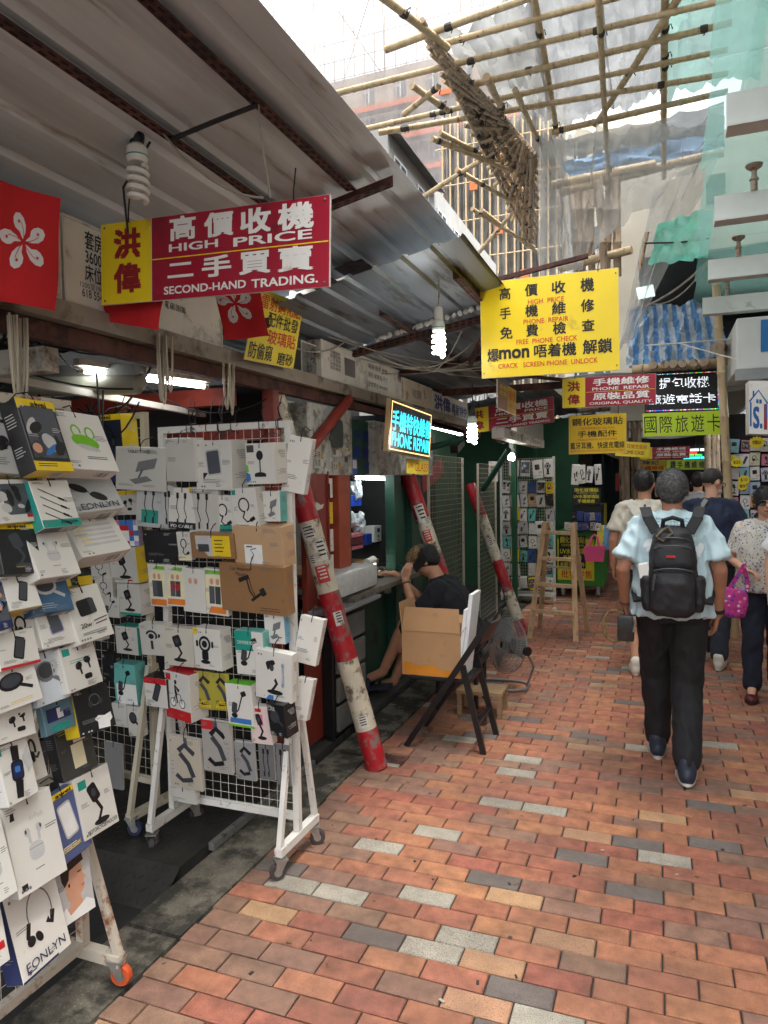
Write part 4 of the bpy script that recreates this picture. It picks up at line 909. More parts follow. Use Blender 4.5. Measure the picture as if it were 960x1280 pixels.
# foreground rack
for e in (
 ((-24,508,44,592),'grey-white box with black ear-hook headset print, top left corner',(GY,GY,GY),['hook',T('REDE',(.4,.82,.75,.9),'g')],.05,-1.70,16),
 ((28,500,84,588),'black box with yellow ends and red earphone cord print, top row',(K_,K_,YL),[('R',(0,.86,1,1),'y'),('R',(0,0,1,.13),'y'),T('awei',(.35,.89,.75,.97),'k',.02),('photo'),('B',.1,.09,.5,2,.03,'k')],.05,-1.64,16),
 ((72,512,138,590),'white box with lime green earbud case print, top row',(W,W,W),['gcase',('R',(0,.9,.16,1),'t')],.045,-1.68,24),
 ((-14,600,50,652),'photo-printed box with lens and phone picture at the left edge',(W,W,YL),['photo',('R',(.7,.1,.9,.2),'r'),('R',(.74,.24,.95,.3),'y')],.05,-1.66,14),
 ((44,600,96,658),'white box with four black plugs and teal side',(W,TE,K_),['cables',('R',(0,0,1,.16),'t'),T('JOYROOM',(.45,.05,.9,.12),'k',.02)],.035,-1.63,18),
 ((78,588,148,640),'navy sided bone conduction headset box with clear grey front',(CL,NV,Wd),['glasses',T('EONLYN',(.2,.06,.9,.2),'d',.01),('S','Bone Conduction',(.1,.2,.9,.8),'l')],.07,-1.70,26),
 ((88,642,156,694),'open white boxes with printed table and dark glasses',(W,Wd,Wd),['table'],.06,-1.68,30),
 ((-2,656,50,716),'black and yellow phone holder box in the third row',(K_,K_,K_),[('R',(0,.9,1,1),'y'),T('awei',(.3,.92,.75,.98),'k',.02),('mount','d'),('B',.15,.14,.7,1,.03,'y')],.04,-1.64,14),
 ((34,656,96,720),'white earbud box with pale buds and open case print, third row',(W,W,W),['buds'],.045,-1.63,20),
 ((80,664,110,730),'black earbud box with yellow foot behind the pale earbud box',(K_,YL,YL),[('bbuds','d'),('R',(0,0,1,.16),'y')],.04,-1.74,14),
 ((-20,672,16,722),'plain white box cut by the left edge in third row',(W,W,W),['blank'],.05,-1.66,12),
 ((6,720,48,760),'small white box with yellow base and dark phone print',(W,Wd,YL),['phone'],.05,-1.63,22),
 ((36,714,88,764),'slate blue box with silver device print',(BL,BL,BL),[('puck','l'),('B',.2,.2,.5,3,.05,'l')],.06,-1.64,20),
 ((-18,730,12,786),'navy photo box with small square code at left edge',(NV,NV,NV),['photo'],.04,-1.63,12),
 ((10,760,48,812),'white box with striped ear-hook cable print',(W,W,W),['hook',('B',.1,.5,.2,3)],.04,-1.66,12),
 ((46,757,92,806),'white box with lilac stick device and hand print',(W,W,W),[('bank','v'),('R',(.5,.6,.85,.9),'s')],.04,-1.64,14),
 ((86,734,137,798),'white box with black charger and two cables print',(W,W,W),['charger',('R',(0,.9,.2,1),'t'),T('20w',(.15,.26,.45,.34),'k',.01)],.05,-1.63,16),
 ((-6,790,50,832),'white box with red base and dark phone print',(W,W,RD),['phone',('R',(0,0,1,.08),'r')],.05,-1.63,14),
 ((76,806,128,858),'white and green earphone box with black earbuds',(W,W,W),['bbuds',('R',(.06,.8,.26,.95),'t'),('B',.2,.66,.6,2,.05,'t')],.04,-1.62,12),
 ((40,816,84,876),'pale blue-white box with grey earbud case',((206,214,220),)*3,[('puck','g'),T('ENC',(.6,.5,.95,.8),'l',.02)],.03,-1.64,10),
 ((-10,832,50,882),'white box with round black wireless charger print',(W,W,W),['puck',('B',.3,.16,.5,2,.05,'y')],.05,-1.62,12),
 ((52,874,95,912),'teal grey blister pack with small white device',((92,124,138),)*3,[('R',(.1,.35,.9,.75),'n'),('R',(.45,.4,.65,.7),'w'),('R',(.2,.06,.8,.22),'t')],.02,-1.65,10),
 ((93,860,143,912),'black box with yellow side and white dog print',(K_,YL,K_),['dog','blank'],.05,-1.64,14),
 ((-8,878,46,922),'white box with black clip-on earbud print',(W,W,W),['bbuds'],.05,-1.64,12),
 ((32,912,54,972),'narrow white box with dark earphone print',(W,W,W),['hook'],.04,-1.70,10),
 ((72,905,119,966),'dark grey clear box with cream device',((72,72,70),K_,K_),[('R',(.35,.15,.7,.6),'c'),('R',(.45,.62,.8,.85),'c'),('B',.1,.9,.3,2,.05,'y')],.04,-1.70,8),
 ((0,930,45,998),'white box with black smart watch print',(W,W,W),['watch',('R',(0,.85,.14,1),'t')],.04,-1.63,10),
 ((10,1000,78,1102),'white earbud box bound with pale tie, lower row',(W,W,W),['buds',('R',(.08,.82,.2,.9),'k'),('R',(.08,.05,.2,.12),'k'),T('AirPods',(.45,.74,.75,.8),'l')],.05,-1.62,10),
 ((60,990,112,1068),'blue power bank box with yellow top edge',((86,98,140),)*3,[('bank','w'),('R',(0,.92,1,1),'y'),T('awei',(.3,.935,.75,.985),'k',.02),T('POWER BANK',(.12,.14,.7,.2),'y',.01)],.03,-1.66,9),
 ((96,966,146,1036),'white motorcycle phone holder box at the rack corner',(W,W,W),['mount',('R',(.08,.78,.3,.92),'t'),T('MOTORCYCLE HOLDER',(.1,.06,.95,.12),'k',.01)],.05,-1.66,9),
 ((64,1068,118,1144),'box printed with a profile photo of a dark-haired man',(W,W,W),['head'],.04,-1.66,8),
 ((10,1102,86,1202),'white box with navy side and neckband headset print',(W,NV,W),['neck',T('EONLYN',(.1,.08,.9,.18),'n',.0),('B',.1,.06,.3,1,.03,'n'),('R',(0,0,1,.025),'n')],.05,-1.62,10),
 ((-26,1030,14,1122),'white earbud box cut by the left edge, lower row',(W,W,W),['buds'],.05,-1.60,10),
 ((-34,1122,8,1208),'white box with red marks cut by the lower left edge',(W,W,W),['blank',('R',(.6,.2,.9,.3),'r')],.05,-1.60,10)):
    placeA(e[0], e[1], e[2], e[3], e[4], e[5], e[6], skew=random.uniform(-4,4), yaw=random.uniform(-8,4))
# white wheeled rack
yC = 2.60
for e in (
 ((147,560,204,612),'white box with tablet stand picture, first on the top row',(Wd,Wd,Wd),['stand',T('TABLET STAND',(.25,.86,.7,.93),'k')],.08,0,-4,6),
 ((207,549,243,601),'white box with upright black remote print, second on the top row',(Wd,W,W),[('R',(.42,.22,.62,.78),'k'),('R',(.6,.7,.7,.8),'o')],.07,0,6,2),
 ((243,552,291,611),'white box with grey power bank and stand print, third on top row',(W,Wd,W),['bank',('R',(.2,.2,.5,.34),'k')],.10,0,16,4),
 ((307,555,343,604),'white box with black desk microphone print',(W,W,W),['mic',('R',(.05,.78,.3,.95),'d')],.09,0,10,0),
 ((172,606,203,658),'clear blister of two black cables with teal card, second row',(CL,CL,CL),['vcables',('R',(.2,.1,.8,.4),'t')],.03,0,-8,8),
 ((203,608,217,660),'slim clear cable blister beside the teal carded one',(CL,CL,CL),['vcables'],.03,0,-6,6),
 ((212,611,243,660),'white and black pack with two thick cables',(W,K_,K_),['vcables',('R',(0,0,1,.16),'k'),T('PD CABLE',(.1,.03,.9,.1),'w',.01)],.025,0,-4,6),
 ((236,611,273,666),'grey-white box with thin split black cable print',(Wd,W,W),['vcables',('R',(0,.9,.14,1),'y'),('B',.25,.9,.5,2)],.04,0,6,4),
 ((266,620,292,665),'white and teal box with coiled black cable print',(W,TE,K_),['cable',('R',(0,0,1,.22),'t'),T('JOYROOM',(.2,.03,.9,.1),'k',.01)],.04,0,0,0),
 ((290,611,322,662),'white box with large curling charging cable print',(W,Wd,W),['cable',('R',(.05,.84,.2,.96),'t')],.07,0,10,-2),
 ((328,615,350,651),'white and teal box with small stand print, second row',(W,TC,W),['stand'],.05,0,10,0),
 ((181,665,221,703),'plain black box in the third row',(K_,K_,K_),['blank'],.05,0,0,0),
 ((222,666,238,700),'narrow white box with black cable and yellow strip',(W,W,W),['cable',('R',(0,0,1,.2),'c')],.03,0,0,0),
 ((239,667,291,698),'brown carton with yellow and photo label',(KR,KR,KR),['truck'],.07,0,4,0),
 ((292,659,353,708),'pale kraft carton with small white label',(KL,KL,KL),['label'],.09,0,7,1),
 ((187,706,208,758),'first of four clear bags with people print and green header',(W,CL,CL),['people'],.02,0,-4,3),
 ((208,708,232,757),'clear bag with people print and yellow starburst price tag',(W,CL,CL),['people',('R',(.2,.35,.75,.6),'y'),T('特價',(.25,.4,.7,.55),'r',.02)],.02,0,0,3),
 ((229,712,256,765),'third of four clear bags with people print',(W,CL,CL),['people'],.03,0,4,4),
 ((255,712,284,768),'fourth of four clear bags, next to the brown headrest carton',(W,CL,CL),['people'],.03,0,6,4),
 ((275,707,356,766),'large brown carton printed with black headrest mount',(KR,KR,KR),['headrest',T('Car Headrest\nMount',(.18,.76,.5,.95),'h'),('B',.6,.12,.3,2,.05,'h')],.06,0,7,3),
 ((177,781,208,819),'white box with small black holder print, first of fifth row',(Wd,W,W),['ring'],.05,0,-6,0),
 ((206,786,241,832),'cream bagged box with black shaver-like holder print',((206,202,186),Wd,Wd),['mount'],.05,0,0,2),
 ((241,787,277,836),'white box with round clamp phone holder print',(W,W,W),['ring',('R',(0,.84,.16,1),'y')],.07,0,14,0),
 ((294,790,330,843),'pale teal box with car arm holder print, fifth row',(W,TC,TC),['arm',('R',(0,.55,1,1),'t'),T('CAR PHONE HOLDER',(.1,.7,.8,.78),'w')],.06,0,10,-2),
 ((331,768,355,804),'white and light blue box with folding stand print',(W,(120,180,214),W),['stand'],.04,0,4,0),
 ((320,815,364,875),'white tilted box with black bicycle clamp print, right end',(W,W,W),['mount',('R',(0,0,.5,.1),'b'),T('CYCLING',(.72,.3,.8,.8),'b')],.04,-.05,6,8),
 ((181,848,208,884),'small black and red box with tilted phone print',(W,K_,K_),['phone',('R',(0,.8,1,1),'r')],.08,0,4,2),
 ((204,842,240,899),'white and red box with cyclist print',(W,W,RD),['bike',('R',(0,0,1,.22),'r'),('R',(.05,.82,.25,.95),'r')],.10,0,22,3),
 ((244,840,266,886),'first of two yellow and black blister cards',((170,160,60),K_,K_),[('claw','k'),T('SPEED\nPOWER',(.15,.06,.85,.24),'y',.01)],.015,0,0,-2),
 ((266,842,287,888),'second of two yellow and black blister cards',((170,160,60),K_,K_),[('claw','k'),T('SPEED\nPOWER',(.15,.06,.85,.24),'y',.01)],.015,0,0,-3),
 ((283,856,316,908),'white bagged box with green edges and holder print',(W,W,GR),['arm',('R',(0,.9,1,1),'e'),('R',(0,0,1,.05),'e'),('R',(.1,.08,.9,.2),'b')],.06,0,10,-2),
 ((313,884,338,930),'small white box with pink phone on black holder',((226,206,200),W,W),['mount',('R',(.35,.5,.65,.8),'p'),('R',(.05,.86,.6,.95),'r')],.04,-.02,4,-3),
 ((334,881,358,921),'black car charger box, sixth row right end',(K_,K_,K_),[('puck','d'),T('CAR',(.08,.8,.5,.92),'l',.01)],.07,-.03,22,-2),
 ((213,922,250,986),'cream blister card with long grey metal clamp',((196,186,168),Wd,Wd),[('claw','d'),('R',(.5,.82,1,1),'m'),('B',.06,.5,.12,4,.08,'b')],.02,0,0,4),
 ((254,902,288,965),'grey blister card with red corner and black clamp',((170,166,158),Wd,Wd),[('claw','k'),('R',(0,.82,.4,1),'r'),('R',(.4,.86,1,1),'m'),('B',.84,.6,.1,4,.1,'b')],.02,0,0,2),
 ((295,928,318,975),'clear bag with black holder on the wire, lower row',((150,150,148),CL,CL),['claw'],.015,0,0,0),
 ((324,931,342,975),'slim clear bag holding dark cable, lower row',((110,110,110),CL,CL),['vcables'],.015,0,0,2),
 ((346,932,363,981),'last slim clear bag on the lower row by the post',((120,120,120),CL,CL),['vcables'],.015,0,0,-2),
 ((214,984,244,1004),'white box lying low on the wire of the white rack',(Wd,W,W),['blank'],.03,.03,0,0)):
    r = e[0]; dy = e[5]
    placeY(r, yC-(.06 if e[4] > .05 else .03)+dy, e[1], e[2], e[3], e[4], random.uniform(2,8), -e[6]*.6, e[7]*.6)
# white packets hung on the outer end of the white rack
for r, lab in (((363,546,391,616),'upper white packets hung on the end post of the white rack'),((377,770,405,832),'white plastic packet hung halfway down the end post'),((374,846,393,902),'tilted white card hung low on the end post')):
    a = ony(r[0]-6, r[1], 2.63); b = ony(r[2]-6, r[3], 2.63); c = (a+b)/2
    M = Matrix.Rotation(math.radians(random.uniform(4,14)), 3, 'Y')
    carton((c.x, c.y, c.z), M @ Vector((b.x-a.x, .02, 0)), M @ Vector((0,0,a.z-b.z)), M @ Vector((-.1,-1,0)), .03, tuple(card(q) for q in (W,Wd,Wd)), ['blank'], lab)
# cream rack behind
yB = 2.66
for e in (
 ((113,520,153,577),'navy headphone box with yellow side at the top of the cream rack',((36,40,58),YL,YL),[('phones','k'),('R',(0,.88,1,1),'y'),T('awei',(.3,.9,.7,.98),'k',.02),('B',.08,.7,.3,3,.06,'y')],.10,10),
 ((128,578,149,602),'dark blue box under the headphone box',(NV,NV,NV),['blank'],.05,0),
 ((146,614,171,643),'small white and yellow box with two black earbuds',(Wd,YL,W),['bbuds',('R',(0,.84,1,1),'y')],.05,4),
 ((145,651,172,682),'pouch in pink, blue and white check',((150,130,150),)*3,['check'],.03,0),
 ((136,685,172,728),'white box with black clamp print and yellow side, mid cream rack',(Wd,YL,W),['mount',('B',.1,.1,.6,1,.03,'k'),('R',(.62,.06,.8,.1),'r')],.09,14),
 ((114,697,135,724),'white box with looped cable beside the yellow sided one',(Wd,W,W),['cable'],.05,0),
 ((146,731,176,768),'white box with green corner and car holder print',(Wd,W,W),['mount',('R',(0,0,1,.08),'t')],.08,10),
 ((128,747,148,771),'white box with small black holder, behind rack post',(Wd,W,W),['arm'],.05,0),
 ((120,722,140,748),'white box with cable print under the looped cable box',(Wd,W,W),['cable'],.05,0),
 ((144,784,172,817),'white and teal box with black holder print on the cream rack',(Wd,TE,TE),['mount'],.07,8),
 ((142,831,170,879),'teal box with white band and arm holder print',(TC,TC,TC),[('R',(.1,0,1,.5),'w'),'arm'],.07,8),
 ((128,818,142,852),'black box half hidden by the teal holder box',(K_,K_,K_),['blank'],.05,0),
 ((141,880,158,908),'plain white box under the teal holder box',(Wd,W,W),['blank'],.04,0),
 ((160,884,176,920),'narrow white box with black ring, low on cream rack',(Wd,W,W),['puck'],.04,0),
 ((106,770,126,800),'white box with ear-hook print behind the foreground boxes',(Wd,W,W),['hook'],.05,0),
 ((106,600,126,640),'black blister card high on the cream rack',(K_,K_,K_),['blank'],.03,0),
 ((132,930,152,985),'clear grey bag hanging low on the cream rack',((130,130,128),CL,CL),['blank'],.015,0)):
    placeY(e[0], yB-.03, e[1], e[2], e[3], e[4], random.uniform(2,7), -e[5]*.6, random.uniform(-2,3))
# ================================================================ phone repair stall and things on the pavement edge
def boxy(name, r, y, dep, mat, label, cat, group=None, bev=.004, parts=None):
    """box whose front (towards the camera) fills photo rectangle r at distance y"""
    a = ony(r[0], r[1], y); b = ony(r[2], r[3], y); return boxw(name, (min(a.x,b.x), y, b.z), (max(a.x,b.x), y+dep, a.z), mat, label, cat, group, bev)
def bevbox(a, b, bev=.004):
    bm = bmesh.new(); vs = [bm.verts.new((x,y,z)) for z in (a[2],b[2]) for x, y in ((a[0],a[1]),(b[0],a[1]),(b[0],b[1]),(a[0],b[1]))]
    for f in ((0,3,2,1),(4,5,6,7),(0,1,5,4),(1,2,6,5),(2,3,7,6),(3,0,4,7)): bm.faces.new([vs[i] for i in f])
    bmesh.ops.bevel(bm, geom=bm.edges[:], offset=bev, segments=2, affect='EDGES', profile=.6)
    bm.verts.index_update(); g = MB(); g.add([v.co for v in bm.verts], [tuple(v.index for v in f.verts) for f in bm.faces]); bm.free(); return g
def boxw(name, a, b, mat, label, cat, group=None, bev=.004):
    return solo(name, bevbox(a, b, bev), mat, label, cat, group=group)
PX = -1.95
def yx(px, x=PX): return onx(px, 597, x).y
def zx(px, py, x=PX): return onx(px, py, x).z
# metal cabinet covered in stickers
m_stk = mk('sticker_white', (214,212,204), .6, .1, 20, dirt=((150,140,124), .3, 20)); m_stkr = mk('sticker_red', (190,60,52), .6, .15, 20); m_stky = mk('sticker_ochre', (196,160,70), .6, .15, 20); m_stkb = mk('sticker_blue', (40,110,190), .5)
m_cabst = mk('pale_scratched_steel', (186,188,180), .45, .2, 9, .25, 60, metal=.1, dirt=((120,114,102), .42, 11))
c = thing('metal_cabinet', 'old steel cabinet with stickers and oval window beside the red brace', 'cabinet', (-2.1, yx(413), zx(413,592)))
y0, y1 = yx(386), yx(441); z0, z1 = zx(413,594), zx(413,508)
g = bevbox((-2.35,y0,z0),(PX,y1,z1),.006); part('case', g, m_cabst, c)
F = Face((PX,y0,z0),(0,y1-y0,0),(0,0,z1-z0)); g = MB(); F.rrect(g, .62, .62, .30, .42, .08, 0, .003); part('oval_window', g, mk('dim_glass', (84,92,92), .2), c)
g = MB(); rr = random.Random(2)
for i in range(34):
    x, y = rr.uniform(.05,.95), rr.uniform(.04,.6); w2, h2 = rr.uniform(.03,.09), rr.uniform(.03,.10)
    F.rect(g, (x-w2/2,y-h2/2,x+w2/2,y+h2/2), rr.choice((0,0,0,1,2)), .002+i*.0001)
F.rect(g, (.50,.06,.62,.30), 0, .006); F.text(g, '維修\n批發', (.51,.08,.61,.28), 3, 0, .0065); F.rect(g, (.1,.10,.24,.36), 0, .006); F.text(g, '手機\n高價', (.11,.12,.23,.34), 3, 0, .0065)
part('stickers', g, [m_stk, m_steelbox, m_stky, m_txtk], c, kind='stuff')
g = MB(); g.tube([onx(436,499,-1.90), onx(376,575,-1.93), onx(352,604,-1.95)], .034, 14); solo('roof_brace', g, m_redpaint, 'rust-red pipe brace slanting under the white sign boxes', 'pipe', smooth=True)
# rust-red door leaf and narrow post
d = thing('steel_door', 'rust-red steel door leaf with peeling paint behind the striped pole', 'door', (-1.95, yx(396), .02))
g = bevbox((-1.985,yx(381),.05),(-1.95,yx(409),zx(396,591)),.004); part('leaf', g, m_redpaint, d)
g = MB(); yb = yx(409); g.box((-1.995,yb-.015,.05),(-1.938,yb,zx(396,591)+.01)); part('edge_flange', g, m_redpaint, d)
g = MB(); F = Face((-1.949,yx(384),zx(396,640)),(0,yx(404)-yx(384),0),(0,0,.08)); F.poly(g, [(0,.3),(.2,.2),(.5,.1),(.9,.25),(1,.6),(.8,.5),(.5,.8),(.3,.5),(.05,.6)], 0, .001); part('paint_scar', g, m_stk, d)
g = MB(); z = zx(400,625); g.box((-1.946,yb-.012,z),(-1.93,yb-.004,z+.1)); part('hinge', g, m_rust, d)
g = bevbox((-2.03,yx(423),.03),(-1.95,yx(437),zx(430,593)),.006); solo('steel_post', g, mk('rust_orange_paint', (164,72,46), .5, .2, 6, .25, 50, dirt=((90,54,42), .25, 6)), 'orange-red steel post at the opening of the repair bench', 'post')
boxw('hanging_packs', (-2.02,yx(411),zx(418,700)), (-1.99,yx(417),zx(418,600)), mk('pack_strip', (150,150,140), .5, .3, 12), 'strip of packets hanging between red door and orange post', 'packet')
for i, (py0, py1, col) in enumerate(((598,622,'w'),(628,655,'y'),(662,690,'w'),(694,735,'w'))):
    y_ = yx(414); carton((-1.965,yx(415.5),(zx(415,py0)+zx(415,py1))/2), (0,.06,0), (0,0,zx(415,py0)-zx(415,py1)), (1,0,0), .015, tuple(card(q) for q in (((W,W,W),(YL,W,W))[col == 'y'])), ['blank'], ('first','second','third','lowest')[i]+' small packet from the top between red door and orange post', tie=False)
# green cabin: pilasters, header with blue characters, recess
m_bluech = mk('blue_paint_letters', (34,52,140), .6, .1)
cab = thing('repair_stall', 'dark green repair stall with open bench recess', 'stall', (-2.4, 5, .02))
g = MB(); g.box((-2.02,yx(441)+.01,zx(455,594)),(-1.98,yx(470),zx(455,525))); hd = part('header_panel', g, m_greenp, cab)
F = Face((-1.98,yx(441),zx(455,594)),(0,yx(470)-yx(441),0),(0,0,zx(455,525)-zx(455,594)))
for ch, r_ in (('手',(.25,.62,.5,.82)),('機',(.62,.58,.9,.82)),('維',(.22,.32,.5,.54)),('修',(.58,.30,.84,.52)),('批',(.66,.04,.9,.24))):
    g = MB(); F.text(g, ch, r_, 0, .03, .002); part('lettering', g, m_bluech, hd)
g = MB(); F.rect(g, (.12,.02,.34,.30), 0, .003); F.rect(g, (.15,.12,.31,.27), 1, .004); part('notice_sticker', g, [m_stkb, m_swht], hd)
yA, yB_ = yx(437), yx(500,-1.98)
for a, b in ((437,443),(497,505),(518,530)):
    g = MB(); g.box((-2.06,yx(a),.02),(-1.98,yx(b),zx(440,592))); part('pilaster', g, m_greenp, cab)
g = MB(); g.box((-2.06,yx(505)+.01,.02),(-2.03,yx(518)-.01,2.2)); part('pilaster', g, m_greenp, cab)
yE = yx(530)
XB = -2.62
g = MB(); g.box((XB-.03,yA-.35,.02),(XB,yB_+.3,2.25)); part('back_board', g, mk('pegboard', (110,106,98), .8, .2, 5), cab)
g = MB(); g.box((XB,yB_+.25,.02),(-2.06,yB_+.28,2.2)); part('side_board', g, m_dark, cab)
g = MB(); g.box((XB,yA-.33,2.0),(-2.06,yB_+.25,2.03)); part('inner_top', g, m_greenp, cab)
zS = onx(450,700,-2.3).z
g = MB(); g.box((XB,yA,zS-.02),(-2.18,yB_,zS)); part('shelf', g, m_wood, cab)
ZC = .90
g = MB(); g.box((XB,yA-.3,ZC-.035),(-1.80,yB_+.20,ZC)); part('bench_top', g, mk('bench_top', (120,112,100), .6, .2, 6, dirt=((70,62,54), .4, 6)), cab)
g = MB(); g.box((-2.10,yA+.1,.03),(-2.06,yB_+.20,ZC-.036)); part('bench_front', g, m_greenp, cab)
tube((-2.15,yx(443,-2.15),zx(460,597,-2.15)),(-2.15,yx(482,-2.15),zx(460,599,-2.15)),'lit tube light at the top of the bench recess', r=.012)
tube((-2.22,yx(437,-2.22),zS-.06),(-2.22,yx(466,-2.22),zS-.05),'lit tube light under the bench shelf', r=.012)
# steel cabinet behind the glowing sign
g = bevbox((-2.0,yx(469,-1.93),zx(500,594,-1.93)),(-1.93,yx(541,-1.93),zx(500,532,-1.93)),.006); solo('steel_cabinet', g, m_cabst, 'grey steel cabinet behind the glowing repair sign', 'cabinet')
# things on shelf and bench
def item(name, px0, py0, px1, py1, x, dep, mat, label, cat, bev=.004):
    a = onx(px0, py0, x); b = onx(px1, py1, x); return boxw(name, (x-dep, a.y, min(a.z,b.z)), (x, b.y, max(a.z,b.z)), mat, label, cat, bev=bev)
m_blue = mk('blue_plastic', (30,62,160), .4, .1); m_inst = mk('instrument_white', (206,206,200), .45, .08); m_pinkc = mk('pink_card', (196,112,124), .6, .15, 8); m_foil = mk('clear_bag', (176,184,188), .3, .3, 14, .6, 20)
item('parts_bin',437,619,452,632,-2.3,.08,m_blue,'small blue parts bin on the bench wall','bin')
inst = thing('bench_power_supply','grey bench power supply with knobs on upper wall','instrument',tuple(onx(476,633,-2.40)))
a = onx(466,605,-2.38); b = onx(486,634,-2.38); g = bevbox((-2.55,a.y,b.z),(-2.38,b.y,a.z)); part('case', g, mk('instrument_grey', (150,152,150), .5, .1), inst)
F = Face((-2.38,a.y,b.z),(0,b.y-a.y,0),(0,0,a.z-b.z)); g = MB(); F.rect(g,(.1,.6,.6,.85),0,.002); F.ell(g,.25,.3,.08,.08,0,.004); F.ell(g,.55,.3,.08,.08,0,.004); F.rect(g,(.7,.2,.85,.4),0,.003); F.rect(g,(.2,.08,.5,.14),1,.003); part('controls', g, [m_txtk, m_stkr], inst)
inst = thing('soldering_station','small white soldering station standing on the bench shelf','instrument',tuple(onx(472,676,-2.26)))
a = onx(468,658,-2.25); b = onx(477,676,-2.25); g = bevbox((-2.36,a.y,b.z),(-2.25,b.y,a.z)); part('case', g, m_inst, inst)
F = Face((-2.25,a.y,b.z),(0,b.y-a.y,0),(0,0,a.z-b.z)); g = MB(); F.rect(g,(.35,.6,.75,.85),0,.002); F.ell(g,.5,.35,.1,.1,0,.004); F.ell(g,.5,.12,.1,.07,1,.004); part('controls', g, [m_txtk, m_stkr], inst)
for i, z_ in enumerate((669,673,677,681)): item('pink_box',436,z_,454,z_+3.6,-2.24,.12,m_pinkc,('top','second','third','bottom')[i]+' pink box of the stack on the bench shelf','box',.002)
item('parts_bin',457,668,465,680,-2.24,.08,m_blue,'upright blue bin between pink boxes and soldering station','bin')
item('parts_bin',460,707,474,717,-2.4,.08,m_blue,'blue bin under the bench shelf','bin')
rr = random.Random(12)
for i, (px, py, s, lab) in enumerate(((446,612,.07,'crumpled clear bag hanging at the top of the bench recess'),(448,655,.08,'crumpled clear bag above the pink boxes'),(440,650,.06,'clear bag with red parts beside the orange post'),(453,716,.05,'white rag under the bench light'))):
    c_ = onx(px, py, -2.3); bm = bmesh.new(); bmesh.ops.create_icosphere(bm, subdivisions=3, radius=s)
    for v in bm.verts: v.co *= 1+.55*noise.noise(v.co*22+Vector((i*3,0,0)))+.25*noise.noise(v.co*50); 
    for v in bm.verts: v.co = Vector((v.co.x*.7, v.co.y*.8, v.co.z*1.1))+c_
    g = MB(); bm.verts.index_update(); g.add([v.co for v in bm.verts], [tuple(v.index for v in f.verts) for f in bm.faces]); bm.free(); solo('plastic_bag', g, m_foil, lab, 'bag')
g = MB()
for i in range(26):
    y_ = yA+rr.uniform(.05,.75); z_ = rr.uniform(1.5,1.95); g.cyl((XB+.03,y_,z_),(XB+.04+rr.uniform(0,.03),y_+rr.uniform(-.02,.02),z_-rr.uniform(.08,.18)), rr.uniform(.004,.008), n=6, mi=rr.randrange(3))
struct('hanging_tools', g, [m_zinc, m_blackw, m_blue], kind='stuff')['label'] = 'hand tools and cables hung on the bench wall'
g = MB()
for i in range(46):
    y_ = yA+rr.uniform(-.1,1.1); x_ = rr.uniform(-2.5,-1.95); s = rr.uniform(.012,.05); g.obox((x_,y_,ZC+.012), Vector((s,rr.uniform(-.01,.01),0)), Vector((rr.uniform(-.01,.01),s*.6,0)), Vector((0,0,rr.uniform(.004,.012))), rr.randrange(4))
for i in range(14):
    a = Vector((rr.uniform(-2.5,-1.9), yA+rr.uniform(0,1.1), ZC+.03)); g.tube(sag(a, a+Vector((rr.uniform(-.2,.2),rr.uniform(-.3,.3),0)), -.05), .003, 5, 1)
struct('bench_clutter', g, [m_swht, m_blackw, m_stkr, m_zinc], kind='stuff')['label'] = 'small parts and cables strewn over the repair bench'
g = MB(); p = onx(455,722,-2.1); g.lathe([(.045,0),(.05,.08),(.05,.085),(.01,.088)], (p.x,p.y,ZC+.001), n=16); solo('plastic_tub', g, mk('clear_tub', (190,194,190), .3, .1), 'clear plastic tub on the repair bench', 'tub', smooth=True)
p = onx(462,712,-2.05); g = MB(); g.tube([(p.x,p.y-.05,ZC+.12),(p.x,p.y+.08,ZC+.13)], .028, 12); solo('tape_roll', g, m_swht, 'white roll lying on the plastic tub', 'roll', smooth=True)
item('yellow_folder',441,714,466,719,-2.1,.1,mk('yellow_plastic',(226,210,40),.5),'flat yellow folder on the repair bench','folder')
item('white_carton',486,719,503,735,-2.02,.1,m_inst,'small white carton at the right end of the bench','box')
item('white_bottle_box',506,718,514,738,-1.98,.05,m_inst,'slim white box at the elbow of the seated person','box')
# wrapped parcel and laptop at the near end of bench
g = bevbox((-2.05,yx(416,-1.83),ZC+.012),(-1.82,yx(470,-1.83)-.02,ZC+.16),.02); solo('wrapped_parcel', g, mk('bubble_wrap', (206,210,208), .3, .12, 20, .8, 50), 'white bubble-wrapped parcel on the near end of the bench', 'parcel', smooth=True)
g = bevbox((-2.0,yx(418,-1.76),ZC-.06),(-1.76,yx(474,-1.76),ZC-.037),.004); solo('grey_tray', g, mk('grey_tray', (140,142,144), .4), 'flat grey tray sticking out under the wrapped parcel', 'tray')
# drawer tower
dt = thing('drawer_tower', 'black drawer tower with clear drawers under the bench', 'drawers', (-1.95,4.15,.02))
ya, yb2 = yx(414,-1.86), yx(452,-1.86); g = bevbox((-2.22,ya,.05),(-1.87,yb2,.80),.012); part('case', g, m_black_pl, dt)
for k in range(4):
    z_ = .08+k*.18; g = bevbox((-1.869,ya+.02,z_),(-1.845,yb2-.02,z_+.155),.008); part('drawer', g, mk('smoky_drawer', (120,122,120), .25, .15, 6), dt)
g = MB(); 
for a, b in ((-2.2,ya+.03),(-1.9,ya+.03),(-2.2,yb2-.03),(-1.9,yb2-.03)): g.lathe([(.02,.02),(.02,.05)], (a,b,0), n=8)
part('feet', g, m_black_pl, dt)
